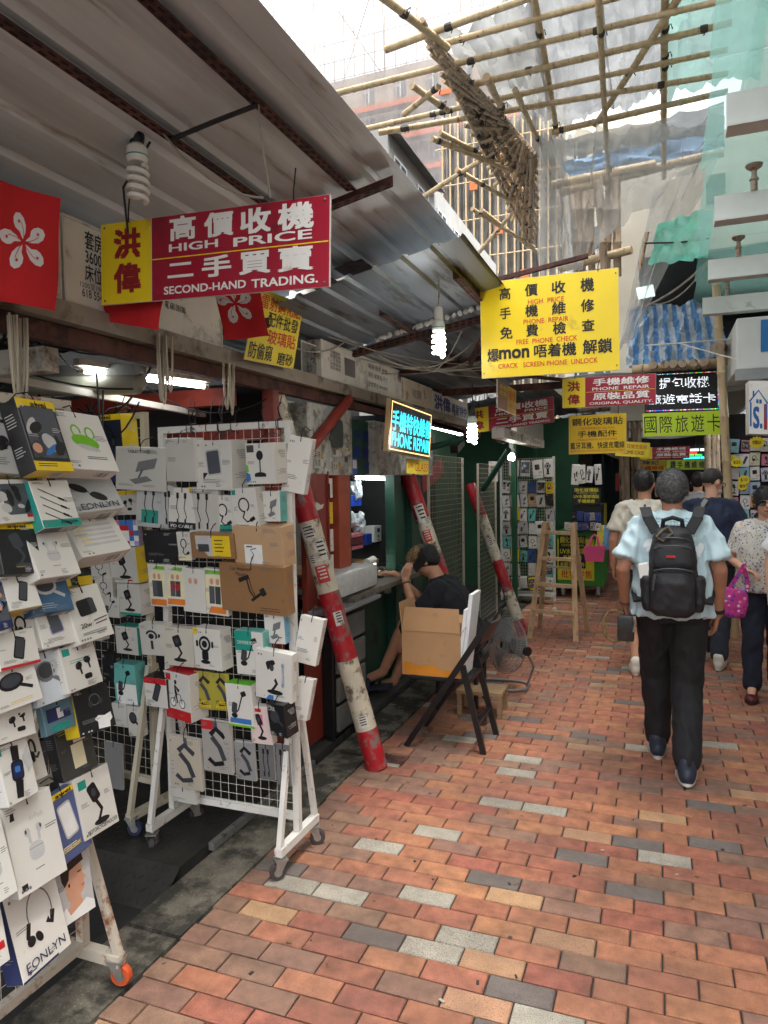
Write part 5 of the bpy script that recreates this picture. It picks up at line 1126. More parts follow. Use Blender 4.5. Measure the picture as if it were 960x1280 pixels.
# grille and green wall beyond the bench
g = MB(); yw0, yw1 = yE+.05, 8.4
wl = thing('green_wall', 'dark green painted wall behind the wire grilles', 'wall', (-2.3,7,.02)); g.box((-2.34,yw0,.02),(-2.30,yw1,2.2)); part('wall_panel', g, mk('green_wall_paint', (30,72,48), .6, .15, 3), wl)
g = MB(); g.box((-2.30,yw0+.6,.9),(-2.24,yw0+1.25,2.1)); part('dark_board', g, m_dark, wl)
ban = thing('red_banner', 'red festive paper strip slanting on the green wall', 'banner', (-2.2,6.2,1.8))
a = onx(553,582,-2.1); b = onx(528,606,-2.1); g = MB(); g.bar(a, b, .004, .17, up=(0,0,1)); part('paper', g, mk('red_paper', (150,26,30), .6, .1), ban)
for i, (x0, ya_, yb_, zt) in enumerate(((-1.93,yE+.06,yE+1.25,1.86),(-1.78,yE+1.3,yE+2.15,1.80))):
    gr = thing('wire_grille', ('near','far')[i]+' wire grille panel standing before the green wall', 'grille', (x0,(ya_+yb_)/2,.05))
    part('wires', wgrid((x0,ya_,.08),(0,yb_-ya_,0),(0,0,zt-.08),22 if i == 0 else 16,34,.0026), mk('grille_wire', (132,128,112), .6, .15, 8), gr, kind='stuff')
    g = MB(); g.bar((x0,ya_,.05),(x0,ya_,zt),.02); part('frame_bar', g, m_rackc, gr); g = MB(); g.bar((x0,yb_,.05),(x0,yb_,zt),.02); part('frame_bar', g, m_rackc, gr)
for i, (a, b) in enumerate(((onx(530,562,-1.95), onx(578,548,-1.6)),(onx(636,562,-1.4), onx(604,612,-1.75)))):
    g = MB(); g.tube([a, b], .03, 10); solo('roof_brace', g, m_greenp, ('teal green brace under the lit tube light','green pipe brace above the third striped pole')[i], 'pipe', smooth=True)
g = MB(); p = onx(572,556,-1.7); g.bar(p+Vector((0,-.12,-.05)), p+Vector((0,.12,.03)), .07, .06); solo('security_camera', g, m_black_pl, 'dark camera housing under the soffit by the lit bulb', 'camera')
# striped poles
m_pr = mk('pole_red', (172,24,36), .5, .15, 8, .4, 30, dirt=((120,112,106), .36, 13)); m_pw = mk('pole_white', (206,198,176), .55, .12, 8, .4, 30, dirt=((104,90,74), .40, 12))
def stripe_pole(base, top, r, cuts, first, label, stickers=()):
    base = Vector(base); top = Vector(top); o = thing('striped_pole', label, 'pole', tuple(base)); L = (top-base).length; d = (top-base).normalized()
    zs = [0]+[min(1, c) for c in cuts]+[1.0]; col = first
    for a, b in zip(zs, zs[1:]):
        if b-a < 1e-3: continue
        g = MB(); g.tube([base.lerp(top, a), base.lerp(top, b)], r, 20); part('band', g, m_pr if col else m_pw, o, smooth=True); col = 1-col
    sd = d.cross(Vector((0,0,1))).normalized()
    for t, w2, h2, ang, kind in stickers:
        c = base.lerp(top, t); n0 = (CO-c); n0 = (n0-d*n0.dot(d)).normalized(); s0 = d.cross(n0).normalized(); g = MB(); q = []; N_ = 6
        for j in (0, 1):
            for i in range(N_+1):
                th_ = math.radians(ang)+(i/N_-.5)*w2/r; q.append(c+d*h2*(j-.5)+(n0*math.cos(th_)-s0*math.sin(th_))*(r+.0015))
        g.add(q, [(i, i+1, i+N_+2, i+N_+1) for i in range(N_)], 0)
        if kind:
            for k in range(4):
                a0 = math.radians(ang)-.35*w2/r; q = []
                for j in (0, 1):
                    for i in range(4):
                        th_ = a0+i/3*.7*w2/r*random.uniform(.7,1); q.append(c+d*h2*(.34-.2*k+j*.08)+(n0*math.cos(th_)-s0*math.sin(th_))*(r+.0028))
                g.add(q, [(i, i+1, i+5, i+4) for i in range(3)], 1)
        part('sticker', g, [m_stk if kind != 2 else m_stkr, m_txtk if kind != 2 else m_stk], o)
    return o
stripe_pole((-1.50,3.69,.0), (-2.06,3.60,2.13), .062, (.105,.29,.47,.66,.80), 1, 'red and white striped pole nearest the camera leaning over the kerb', ((.13,.06,.07,10,1),(.40,.05,.08,-15,1),(.52,.07,.10,5,2),(.58,.07,.12,-20,1),(.63,.08,.09,20,1),(.56,.05,.06,40,1)))
b2 = onx(510,594,-1.98); d2 = (onx(539,680,-1.78)-b2); t2 = -b2.z/d2.z
stripe_pole(b2+d2*t2, b2-d2*.25, .062, (.14,.34,.54,.72), 1, 'red and white striped pole behind the seated person', ((.74,.08,.16,0,1),(.64,.07,.1,10,2),(.70,.05,.06,-25,1)))
stripe_pole((-1.32,7.36,.0), onx(588,606,-1.95), .06, (.10,.28,.48,.78), 1, 'red and white striped pole farthest along, beside the stepladder', ((.6,.06,.1,0,1),(.7,.06,.07,15,1)))
# cardboard box on folding chair
m_chair = mk('chair_black', (24,23,24), .4, .12, 10)
ch = thing('folding_chair', 'black folding chair carrying a cardboard box', 'chair', (-1.2,4.25,0))
for s, y_ in ((0,4.06),(1,4.44)):
    g = MB(); g.bar((-1.455,y_,0),(-.93,y_,.80),.034,.022,up=(0,1,0)); part('long_leg', g, m_chair, ch)
    g = MB(); yy = y_+(.025 if s == 0 else -.025); g.bar((-.975,yy-(.01 if s == 0 else -.01),0),(-1.10,yy,.52),.034,.022,up=(0,1,0)); part('rear_leg', g, m_chair, ch)
g = bevbox((-1.44,4.095,.405),(-1.06,4.405,.43),.008); part('seat', g, m_chair, ch)
g = MB(); g.grid(lambda u, v: (-.99-.05*v*0+.03*math.sin(math.pi*u)+.05*v, 4.07+.36*u, .66+.115*v), 8, 3, 0, .015); part('backrest', g, mk('chair_brown', (52,44,40), .45, .12), ch, smooth=True)
for z_, x_ in ((.17,-1.016),(.12,-1.376)):
    g = MB(); g.bar((x_,4.08,z_),(x_,4.42,z_),.018); part('stretcher', g, m_chair, ch)
m_cb = mk('cardboard', (186,146,104), .8, .1, 4, .15, 30, dirt=((150,112,76), .2, 5)); m_tape = mk('orange_tape', (214,140,44), .4, .1, 12)
cb = thing('cardboard_box', 'open cardboard box with orange tape on the folding chair', 'cardboard box', (-1.25,4.25,.432))
a = ony(503,845,4.10); b = ony(575,782,4.10); xa, xb, za, zb = a.x, b.x, .433, .433+(b.z-a.z)*1.0; ya_, yb_ = 4.10, 4.40
zb = ony(540,790,4.10).z
g = MB(); t = .004
for bx in (((xa,ya_,za),(xb,ya_+t,zb)),((xa,yb_-t,za),(xb,yb_,zb)),((xa,ya_+t,za),(xa+t,yb_-t,zb)),((xb-t,ya_+t,za),(xb,yb_-t,zb)),((xa+t,ya_+t,za),(xb-t,yb_-t,za+t))): g.box(*bx)
part('carton', g, m_cb, cb)
def flap(p0, p1, out, h, nm='flap'):
    p0 = Vector(p0); p1 = Vector(p1); o_ = Vector(out)*h; g = MB(); n = (p1-p0).cross(o_).normalized()*.0035; q = [p0, p1, p1+o_-(p1-p0)*.04, p0+o_+(p1-p0)*.04]; g.add(q+[p+n for p in q], [(0,1,2,3),(7,6,5,4),(0,4,5,1),(1,5,6,2),(2,6,7,3),(3,7,4,0)]); part(nm, g, m_cb, cb)
flap((xa,yb_,zb),(xb,yb_,zb),(.0,.75,.3),.12); flap((xa,ya_,zb),(xb,ya_,zb),(.03,.12,.99),.145); flap((xa,ya_,zb),(xa,yb_,zb),(-.12,0,.99),.17); flap((xb,ya_,zb),(xb,yb_,zb),(.5,0,.6),.06)
g = MB(); g.add([(xa+.01,ya_-.001,za+.005),(xb-.01,ya_-.001,za+.005),(xb-.02,ya_-.001,za+.05),(xb-.12,ya_-.001,za+.042),(xa+.2,ya_-.001,za+.07),(xa+.1,ya_-.001,za+.062),(xa+.01,ya_-.001,za+.085)], [tuple(range(7))]); part('tape', g, m_tape, cb)
g = MB(); a = Vector((xb+.012,4.18,.45)); g.obox(a+Vector((.02,.05,.24)), Vector((.012,0,0)), Vector((0,.10,0)), Vector((.03,0,.25))); g.obox(a+Vector((-.005,.02,.20)), Vector((.010,0,0)), Vector((0,.09,0)), Vector((.025,0,.20))); solo('foam_sheet', g, mk('white_foam', (232,234,234), .7, .05), 'white foam sheets leaning between cardboard box and chair back', 'foam sheet')
# floor fan
fn = thing('floor_fan', 'round metal floor fan behind the folding chair', 'fan', (-1.13,5.5,0))
fc = Vector((-1.10,5.42,.345)); ax = Vector((-.62,-.75,.22)).normalized(); xx = ax.orthogonal().normalized(); 
zz = (Vector((0,0,1))-ax*ax.z).normalized(); xx = zz.cross(ax)
m_fan = mk('fan_wire', (128,128,126), .35, .1, metal=.4); R_ = .215
g = MB()
for k in range(64):
    a = 2*math.pi*k/64; e = xx*math.cos(a)+zz*math.sin(a)
    g.tube([fc+ax*.075+e*.035, fc+ax*.07+e*.10, fc+ax*.05+e*.17, fc+e*R_, fc-ax*.05+e*.17, fc-ax*.075+e*.05], .0016, 4)
for rad, h in ((R_,0),(.17,.052),(.17,-.05),(.12,.068),(.06,.076),(.145,.062),(.19,.03),(.19,-.03),(.09,.073),(.12,-.06)):
    g.tube([fc+ax*h+(xx*math.cos(2*math.pi*k/32)+zz*math.sin(2*math.pi*k/32))*rad for k in range(32)], .003 if rad == R_ else .0016, 5, closed=True)
part('cage', g, m_fan, fn, kind='stuff')
for k in range(3):
    a = 2*math.pi*k/3; e = xx*math.cos(a)+zz*math.sin(a); s_ = ax.cross(e); g = MB(); g.grid(lambda u, v: fc+e*(.03+.15*v)+s_*((u-.5)*(.05+.10*v))+ax*((u-.5)*.05), 4, 4, 0, .002); part('blade', g, m_fan, fn, smooth=True)
g = MB(); g.lathe([(.035,-.01),(.04,.02),(.03,.05)], fc, ax, 16); part('hub', g, m_black_pl, fn)
g = MB(); g.lathe([(.05,-.16),(.06,-.14),(.06,-.04),(.04,-.02)], fc, ax, 16); part('motor', g, m_black_pl, fn, smooth=True)
g = MB(); bq = [Vector((-1.16+.2*sx, 5.5+.13*sy, .012)) for sx, sy in ((-1,-.6),(-.6,-1),(.6,-1),(1,-.6),(1,.6),(.6,1),(-.6,1),(-1,.6))]; g.tube(bq, .012, 8, closed=True); part('base_ring', g, m_fan, fn, smooth=True)
for s in (-1, 1):
    g = MB(); g.tube([fc+xx*s*(R_+.005), Vector((fc.x+s*.19, fc.y+.06, .18)), Vector((-1.16+.19*s,5.5,.012))], .009, 8); part('yoke', g, m_fan, fn, smooth=True)
    g = MB(); g.lathe([(.035,-.012),(.035,.012)], fc+xx*s*(R_+.015), xx, 12); part('knob', g, m_black_pl, fn)
# low wooden stool bits under the chair
st_ = thing('wooden_stool', 'low rough wooden stool behind the folding chair', 'stool', (-1.15,4.85,0))
g = MB(); g.box((-1.32,4.72,.15),(-1.0,4.95,.175)); part('seat', g, m_wood, st_)
for x_, y_ in ((-1.30,4.74),(-1.02,4.74),(-1.30,4.93),(-1.02,4.93)):
    g = MB(); g.box((x_-.015,y_-.015,0),(x_+.015,y_+.015,.15)); part('leg', g, m_wood, st_)
g = MB(); p = onz(603,905,.0); g.lathe([(.03,0),(.034,.005),(.03,.055),(.012,.06)], (p.x,p.y,0), n=10); solo('crushed_can', g, m_rust, 'small brown can on the bricks by the chair leg', 'can', smooth=True)
# drain cover
g = MB(); p = onz(492,950,0); p.z = .0; 
for i in range(6): g.box((p.x-.06,p.y-.05+i*.018,.001),(p.x+.06,p.y-.05+i*.018+.010,.008))
g.box((p.x-.075,p.y-.065,.0005),(p.x-.06,p.y+.065,.009)); g.box((p.x+.06,p.y-.065,.0005),(p.x+.075,p.y+.065,.009))
solo('drain_cover', g, m_rust, 'small slotted drain cover beside the nearest striped pole', 'drain cover')
# stepladder
m_wood0 = m_wood; m_wood = mk('pale_pine', (190,158,120), .75, .15, 5, .35, 40, stretch=(4,4,1), dirt=((150,120,88), .3, 6))
ld = thing('stepladder', 'raw wooden stepladder standing open on the bricks', 'ladder', (-1.0,7.5,0))
FL = [Vector((-1.245,7.26,0)), Vector((-.78,7.22,0))]; BLg = [Vector((-1.235,7.86,0)), Vector((-.72,7.80,0))]
TF = [ony(681,655,7.5), ony(716,657,7.5)]; TB = [Vector((TF[0].x+.02,7.55,TF[0].z)), Vector((TF[1].x+.0,7.55,TF[1].z))]
for a, b in list(zip(FL, TF))+list(zip(BLg, TB)):
    g = MB(); g.bar(a, b+Vector((0,0,.02)), .05, .032, up=(0,1,0)); part('rail', g, m_wood, ld)
for t in (.24,.47,.70,.93):
    g = MB(); a = FL[0].lerp(TF[0], t); b = FL[1].lerp(TF[1], t); g.bar(a+(b-a)*.02, b-(b-a)*.02, .085, .03, up=(0,0,1)); part('rung', g, m_wood, ld)
for t in (.26,.6): 
    g = MB(); a = BLg[0].lerp(TB[0], t); b = BLg[1].lerp(TB[1], t); g.bar(a, b, .03, .02, up=(0,0,1)); part('rear_rung', g, m_wood, ld)
g = MB(); a = FL[0].lerp(FL[1], .5)+Vector((0,.14,.30)); 
for k in range(5): g.tube([a+Vector((.018*math.cos(t_/6*math.pi*2)+random.uniform(-.004,.004), .02*k-.04, .025*math.sin(t_/6*math.pi*2)-.02)) for t_ in range(7)], .005, 5)
part('rag_tie', g, m_stk, ld)
# ================================================================ people
from mathutils.bvhtree import BVHTree
def ico(c, rx, ry=None, rz=None, R=None, sub=3):
    bm = bmesh.new(); bmesh.ops.create_icosphere(bm, subdivisions=sub, radius=1.0); ry = ry or rx; rz = rz or rx; g = MB(); vs = []
    for v in bm.verts:
        p = Vector((v.co.x*rx, v.co.y*ry, v.co.z*rz)); vs.append(Vector(c)+(R @ p if R else p))
    bm.verts.index_update(); g.add(vs, [tuple(v.index for v in f.verts) for f in bm.faces]); bm.free(); return g
def limb(pts, rs, n=16, flat=False):
    g = MB(); P = []; R = []
    for i in range(len(pts)-1):
        a, b = Vector(pts[i]), Vector(pts[i+1])
        for k in range(4): P.append(a.lerp(b, k/4)); R.append(rs[i]+(rs[i+1]-rs[i])*k/4)
    P.append(Vector(pts[-1])); R.append(rs[-1]); g.tube(P, R, n)
    for p, r in list(zip(pts, rs))[:-1 if flat else None]:
        s = ico(p, r*.995, sub=2); g.add(s.v, s.f)
    return g
def loft(rings, n=28):
    """closed body of stacked ellipses: (centre, half width, half depth[, frame])"""
    g = MB(); o = 0
    for c, a, b, *fr in rings:
        X, Y = fr[0] if fr else (Vector((1,0,0)), Vector((0,1,0))); c = Vector(c)
        for j in range(n):
            t = 2*math.pi*j/n; ct, st = math.cos(t), math.sin(t); e = .85
            g.v.append(tuple(c+X*a*math.copysign(abs(ct)**e, ct)+Y*b*math.copysign(abs(st)**e, st)))
    k = len(rings)
    for i in range(k-1):
        for j in range(n): g.f.append((i*n+j, i*n+(j+1) % n, (i+1)*n+(j+1) % n, (i+1)*n+j)); g.m.append(0)
    g.f.append(tuple(reversed(range(n)))); g.f.append(tuple((k-1)*n+j for j in range(n))); g.m += [0, 0]
    return g
def fuse(name, pieces, vox, mat, smooth=4, fold=0.0, fs=(9,9,5), seed=0, open_z=None):
    """melt overlapping closed pieces into one continuous skin"""
    g = MB()
    for p in pieces: g.add(p.v, p.f)
    me = g.mesh(name, mat); o = bpy.data.objects.new(name, me); COL.objects.link(o)
    m = o.modifiers.new('r', 'REMESH'); m.mode = 'VOXEL'; m.voxel_size = vox
    s = o.modifiers.new('s', 'SMOOTH'); s.factor = .5; s.iterations = smooth
    dg = bpy.context.evaluated_depsgraph_get(); r = bpy.data.meshes.new_from_object(o.evaluated_get(dg)); bpy.data.objects.remove(o); bpy.data.meshes.remove(me)
    if fold > 0:
        n = len(r.vertices); co = np.zeros(n*3); no = np.zeros(n*3); r.vertices.foreach_get('co', co); r.vertex_normals.foreach_get('vector', no); co = co.reshape(-1,3); no = no.reshape(-1,3); d = np.zeros(n)
        for i in range(n):
            p = co[i]; q = Vector((p[0]*fs[0]+seed, p[1]*fs[1], p[2]*fs[2]+p[0]*3))
            a = noise.noise(q); b = noise.noise(q*2.3+Vector((5,1,seed))); c_ = noise.noise(q*1.4+Vector((seed,9,2))); d[i] = (1-3.2*abs(a))*.55+(1-3.5*abs(c_))*.4+b*.3
        co += no*(d*fold)[:,None]; r.vertices.foreach_set('co', co.ravel())
    r.name = name; r.materials.clear(); r.materials.append(mat); r.polygons.foreach_set('use_smooth', [True]*len(r.polygons)); r.update(); return r
def link_mesh(name, me, parent, M, mat=None, label=None, kind=None):
    off = ORG[parent.name]; me.transform(Matrix.Translation(-off) @ M)
    o = bpy.data.objects.new(name, me); COL.objects.link(o); o.parent = parent; _reg(o, off)
    if label: o['label'] = label
    if kind: o['kind'] = kind
    return o
def pmb(name, g, mats, parent, M, smooth=True, kind=None, label=None):
    g.xform(M); o = part(name, g, mats, parent, label=label, smooth=smooth, kind=kind); return o
m_skin = mk('skin', (196,142,112), .55, .08, 20, .15, 120); m_skin2 = mk('skin_tan', (172,118,90), .55, .1, 18, .15, 120); m_skin3 = mk('skin_fair', (210,160,132), .55, .08, 20, .1, 120)
m_hairk = mk('hair_black', (28,25,24), .5, .4, 60, .8, 260, rnd=.35); m_hairg = mk('hair_grey', (84,82,82), .6, .6, 80, .9, 260, rnd=.65); m_hairb = mk('hair_bleached', (158,130,90), .5, .4, 50, .8, 240, rnd=.4)
m_lip = mk('lips', (150,80,70), .5); m_eyew = mk('eye_white', (226,222,216), .3)
def head_parts(c, R, s=1.0):
    c = Vector(c); f = lambda x, y, z: c+R @ Vector((x*s, y*s, z*s))
    g = [ico(f(0,-.008,.025), .076*s, .094*s, .088*s, R), ico(f(0,.022,-.035), .062*s, .070*s, .075*s, R), ico(f(0,.050,-.078), .034*s, .032*s, .028*s, R),
         ico(f(0,.055,.015), .058*s, .040*s, .035*s, R), ico(f(0,.103,-.022), .013*s, .019*s, .014*s, R, 2), limb([f(0,.088,.012), f(0,.108,-.018)], [.008*s,.011*s], 8),
         ico(f(0,.080,-.058), .026*s, .018*s, .014*s, R, 2)]
    for q in (-1, 1): g += [ico(f(q*.078,-.008,-.012), .010*s, .020*s, .032*s, R, 2), ico(f(q*.038,.062,-.03), .022*s, .022*s, .02*s, R, 2)]
    return g
def face_bits(parent, c, R, M, s=1.0, glasses=None, brow=True):
    c = Vector(c); f = lambda x, y, z: c+R @ Vector((x*s, y*s, z*s)); g = MB()
    for q in (-1, 1):
        e = ico(f(q*.031,.083,.004), .011*s, .006*s, .006*s, R, 2); g.add(e.v, e.f, 0); e = ico(f(q*.031,.088,.004), .005*s, .003*s, .005*s, R, 2); g.add(e.v, e.f, 1)
        e = limb([f(q*.016,.092,.022), f(q*.046,.083,.023)], [.004*s,.003*s], 6); g.add(e.v, e.f, 1)
    e = limb([f(-.02,.093,-.060), f(0,.098,-.058), f(.02,.093,-.060)], [.004*s,.006*s,.004*s], 6); g.add(e.v, e.f, 2)
    pmb('face_features', g, [m_eyew, m_hairk, m_lip], parent, M)
def hair_cap(c, R, s, back=.016, up=.026, grow=1.08, low=0.0, sides=True, extra=()):
    c = Vector(c); f = lambda x, y, z: c+R @ Vector((x*s, y*s, z*s))
    g = [ico(f(0,-back,up), .078*s*grow, .093*s*grow, .088*s*grow, R), ico(f(0,-.045,-.012-low), .066*s*grow, .058*s*grow, .062*s*grow, R)]
    if sides: g += [ico(f(q*.060,-.02,.012), .026*s, .046*s, .045*s, R, 2) for q in (-1, 1)]
    return g+list(extra)
def strands(name, me, parent, M, mat, n, L, sd=1, gravity=.5, lift=.4):
    """short tapering hairs rooted all over a hair mesh (already placed in world)"""
    rr = random.Random(sd); g = MB(); ps = [p for p in me.polygons]; off = ORG[parent.name]
    for i in range(n):
        p = rr.choice(ps); c = Vector(p.center)+off; nn = Vector(p.normal); t = Vector((rr.uniform(-1,1), rr.uniform(-1,1), -gravity*1.5+rr.uniform(-.4,.4))); t = (t-nn*t.dot(nn)).normalized()
        l = L*rr.uniform(.5,1.3); q = c+(t*(1-lift)+nn*lift)*l; w_ = nn.cross(t)*.0011; m_ = c+(q-c)*.5+nn*l*.12
        g.add([c-w_, c+w_, m_+w_*.8, q, m_-w_*.8], [(0,1,2,3,4)])
    return part(name, g, mat, parent, kind='stuff')
def hand(w_, d, nrm, side, curl=.35, s=1.0):
    """palm, four fingers and a thumb; d along the hand, nrm out of the palm, side towards the thumb"""
    w_ = Vector(w_); d = Vector(d).normalized(); nrm = Vector(nrm); nrm = (nrm-d*nrm.dot(d)).normalized(); sd = d.cross(nrm)*side; g = []
    for k in range(4):
        q = (k-1.5)*-.019*s; g.append(limb([w_+d*.0+sd*q*.6, w_+d*.085*s+sd*q], [.0145*s,.0125*s], 10))
        L = (.072,.080,.075,.058)[k]*s; b = w_+d*.088*s+sd*q; c1 = b+(d*math.cos(curl)+nrm*math.sin(curl))*L*.5; c2 = c1+(d*math.cos(curl*2.2)+nrm*math.sin(curl*2.2))*L*.32; c3 = c2+(d*math.cos(curl*3)+nrm*math.sin(curl*3))*L*.25
        g.append(limb([b, c1, c2, c3], [.0098*s,.0090*s,.0084*s,.0075*s], 8))
    b = w_+d*.022*s+sd*.026*s; g.append(limb([b, b+d*.03*s+sd*.022*s+nrm*.01, b+d*.062*s+sd*.026*s+nrm*.022, b+d*.085*s+sd*.02*s+nrm*.03], [.014*s,.0115*s,.010*s,.008*s], 8))
    return g
def shoe(name, parent, M, heel, toe, mat, solemat, lift=0.0, s=1.0):
    heel = Vector(heel); toe = Vector(toe); d = (toe-heel).normalized(); x = d.cross(Vector((0,0,1))).normalized(); u = x.cross(d); L = (toe-heel).length
    f = lambda a, b, c: heel+d*a*L+x*b+u*c
    P = [ico(f(.16,0,.042*s), .036*s, .05*s, .045*s), ico(f(.42,0,.040*s), .037*s, .07*s, .040*s), ico(f(.76,0,.030*s), .044*s, .07*s, .032*s), limb([f(.16,0,.05*s), f(.14,0,.10*s)], [.040*s,.040*s], 12)]
    P2 = []
    for p in P[:3]:
        pass
    rot = Matrix((x, d, u)).transposed()
    P[0] = ico(f(.16,0,.042*s), .036*s, .05*s, .045*s, rot); P[1] = ico(f(.42,0,.045*s), .037*s, .075*s, .045*s, rot); P[2] = ico(f(.76,0,.032*s), .045*s, .068*s, .032*s, rot)
    me = fuse(name, P, .008, mat, 3); sh = link_mesh(name, me, parent, M)
    g = MB(); n = 24; q = []
    for lv, gr in ((0,.97),(.006,1.06),(.034,1.03)):
        for k in range(n):
            t = 2*math.pi*k/n; a = .5+.53*math.cos(t); w2 = (.036+.012*(a > .5)*math.sin(max(0,(a-.45))/.6*math.pi))*s*gr
            q.append(f(a, math.sin(t)*w2, lv*s))
    g.add(q, [(i*n+k, i*n+(k+1) % n, (i+1)*n+(k+1) % n, (i+1)*n+k) for i in range(2) for k in range(n)]+[tuple(reversed(range(n))), tuple(2*n+k for k in range(n))])
    pmb('sole', g, solemat, sh, M); return sh
def proj_print(name, g, shirt, parent, mats, origin_y=-1.0, world=True, dirv=(0,1,0)):
    """lay a flat print on the cloth it belongs to"""
    off = ORG[parent.name]; bvh = BVHTree.FromPolygons([Vector(v.co)+off for v in shirt.data.vertices], [tuple(p.vertices) for p in shirt.data.polygons]); out = []
    D = Vector(dirv)
    for p in g.v:
        p = Vector(p); hit = bvh.ray_cast(p-D*1.0, D); out.append(tuple(hit[0]+hit[1]*.003 if hit[0] else p))
    g.v = out; return part(name, g, mats, parent)
def person(label, pos, yaw, sk, shirt, trous, hair, skin, shoes, sole, hgt=1.70, vox=.009, shorts=None, hairk={}, fold=.013, headyaw=0.0, headpitch=0.0, face=True, bare_arm=True, belly=0.0, wid=1.0, strandn=700, hlen=.016, sole_=None, sleeve=.75, hand_curl=.4, shs=1.1, skirtless=True, mid=None):
    """walking or standing figure; sk = joint positions in a frame facing +y"""
    o = thing('person', label, 'person', pos); M = Matrix.Translation(Vector(pos)) @ Matrix.Rotation(math.radians(yaw), 4, 'Z'); V3 = Vector
    J = {k: V3(v) for k, v in sk.items()}; R = (Matrix.Rotation(math.radians(headyaw), 3, 'Z') @ Matrix.Rotation(math.radians(headpitch), 3, 'X')); s = hgt/1.70; w_ = wid
    P = head_parts(J['head'], R, s)+[limb([J['neck']-V3((0,0,.05)), J['head']-V3((0,.01,.05))], [.058*s,.050*s])]
    P += [loft([(J['pel']-V3((0,0,.08)), .12*w_, .09), (J['pel'], .14*w_, .10), (J['pel'].lerp(J['chest'],.5), .12*w_, .085), (J['chest'], .145*w_, .10), (J['neck']-V3((0,0,.06)), .13, .07), (J['neck'], .05, .05)])]
    for q in 'LR':
        P += [limb([J['sh'+q], J['el'+q], J['wr'+q]], [.046*s,.039*s,.027*s]), limb([J['hip'+q], J['kn'+q], J['an'+q]], [.07*s,.052*s,.036*s])]
        cf = J['kn'+q].lerp(J['an'+q], .3)-V3((0,.012,0)); P += [ico(cf, .05*s, .052*s, .11*s)]
        sg = -1 if q == 'L' else 1; d = J.get('hd'+q, (J['wr'+q]-J['el'+q]).normalized()+V3((0,.15,-.3))); P += hand(J['wr'+q], d, J.get('hn'+q, V3((-sg,.1,0))), sg if q == 'L' else sg, hand_curl, s*.95)
        P += [limb([J['an'+q], J['an'+q]+V3((0,.10,-.035))], [.036*s,.03*s])]
    body = link_mesh('body', fuse('body', P, vox, skin, 2), o, M)
    if face: face_bits(o, J['head'], R, M, s)
    hm = link_mesh('hair', fuse('hair', hair_cap(J['head'], R, s, **hairk), .008, hair, 3, .0015, (60,60,40)), o, M)
    if strandn: strands('hair_strands', hm.data, hm, M, hair, strandn, hlen, 4)
    # shirt
    hem = J['pel']-V3((0,0,.06)); ch = J['chest']; nk = J['neck']; S_ = [loft([(hem, .222*w_, .145+belly*.6), (J['pel']+V3((0,0,.06)), .212*w_, .14+belly), (J['pel'].lerp(ch,.55), .205*w_, .138+belly), (ch, .20*w_, .135), (ch.lerp(nk,.55), .178*w_, .112), (nk-V3((0,0,.03)), .115*w_, .08), (nk+V3((0,0,.012)), .068, .066)])]
    for q in 'LR':
        e = J['sh'+q].lerp(J['el'+q], sleeve); S_ += [limb([J['sh'+q]+V3((-.07 if q == 'R' else .07,0,.012)), J['sh'+q]+V3((0,0,-.008)), J['sh'+q].lerp(J['el'+q], .35), e], [.052*s,.056*s,.064*s,.078*s], 16, True)]
    sh = link_mesh('shirt', fuse('shirt', S_, vox, shirt, 2, fold, (13,13,5), 3), o, M)
    T_ = [loft([(J['pel']+V3((0,0,.08)), .155*w_, .115), (J['pel'], .175*w_, .125), (J['pel']-V3((0,0,.09)), .165*w_, .12)])]
    for q in 'LR':
        if shorts: kk = J['kn'+q]; T_ += [limb([J['hip'+q], J['hip'+q].lerp(kk, .98)], [.098*s,.088*s])]
        else: T_ += [limb([J['hip'+q], J['kn'+q], J['an'+q]+V3((0,-.005,.02))], [.100*s,.080*s,.068*s])]
    tr = link_mesh('shorts' if shorts else 'trousers', fuse('trousers', T_, vox, trous, 3, min(fold, .010)*.75, (12,12,7), 7), o, M)
    for q in 'LR':
        a = J['an'+q]; tp = J.get('toe'+q, V3((0,.19,-.0))); pit = J.get('lift'+q, V3((0,0,0)))
        shoe('shoe', o, M, V3((a.x, a.y-.075, max(0, a.z-.095))), V3((a.x+tp.x, a.y+tp.y, max(0, a.z-.095)+tp.z)), shoes, sole, s=s*shs)
    return o, M, J, R, sh, tr, body
WALK = dict(head=(0,.05,1.575), neck=(0,.02,1.425), chest=(0,.0,1.25), pel=(0,-.01,.93), shL=(-.175,.0,1.375), shR=(.175,.0,1.375), hipL=(-.088,0,.88), hipR=(.088,0,.88))
# --- man with the backpack
m_tee = mk('tee_light_blue', (186,209,214), .8, .05, 6, .2, 150); m_blackc = mk('black_cloth', (25,25,28), .8, .12, 8, .2, 140)
m_shoe = mk('shoe_navy', (42,50,66), .5, .15, 30); m_white_r = mk('white_rubber', (214,212,206), .5, .08, 20)
p0 = ony(840,790,4.22); sk = dict(WALK, head=(0,.05,1.55), elL=(-.255,-.07,1.12), wrL=(-.245,.06,.90), elR=(.235,-.05,1.12), wrR=(.232,.05,.87), shL=(-.16,0,1.365), shR=(.16,0,1.365), knL=(-.085,.15,.50), anL=(-.075,.20,.095), knR=(.075,-.0,.49), anR=(.07,-.17,.105), toeR=(0,.17,-.03), hdL=(.15,.25,-1), hdR=(-.15,.25,-1))
MAN, M1, J1, R1, sh1, tr1, bd1 = person('man in light blue T-shirt walking away with black backpack', (p0.x,4.20,0), 0, sk, m_tee, m_blackc, m_hairg, m_skin2, m_shoe, m_white_r, 1.72, .0075, hairk=dict(grow=1.05, low=-.004), fold=.016, shs=1.22, strandn=5000, hlen=.012, wid=.97, sleeve=.78)
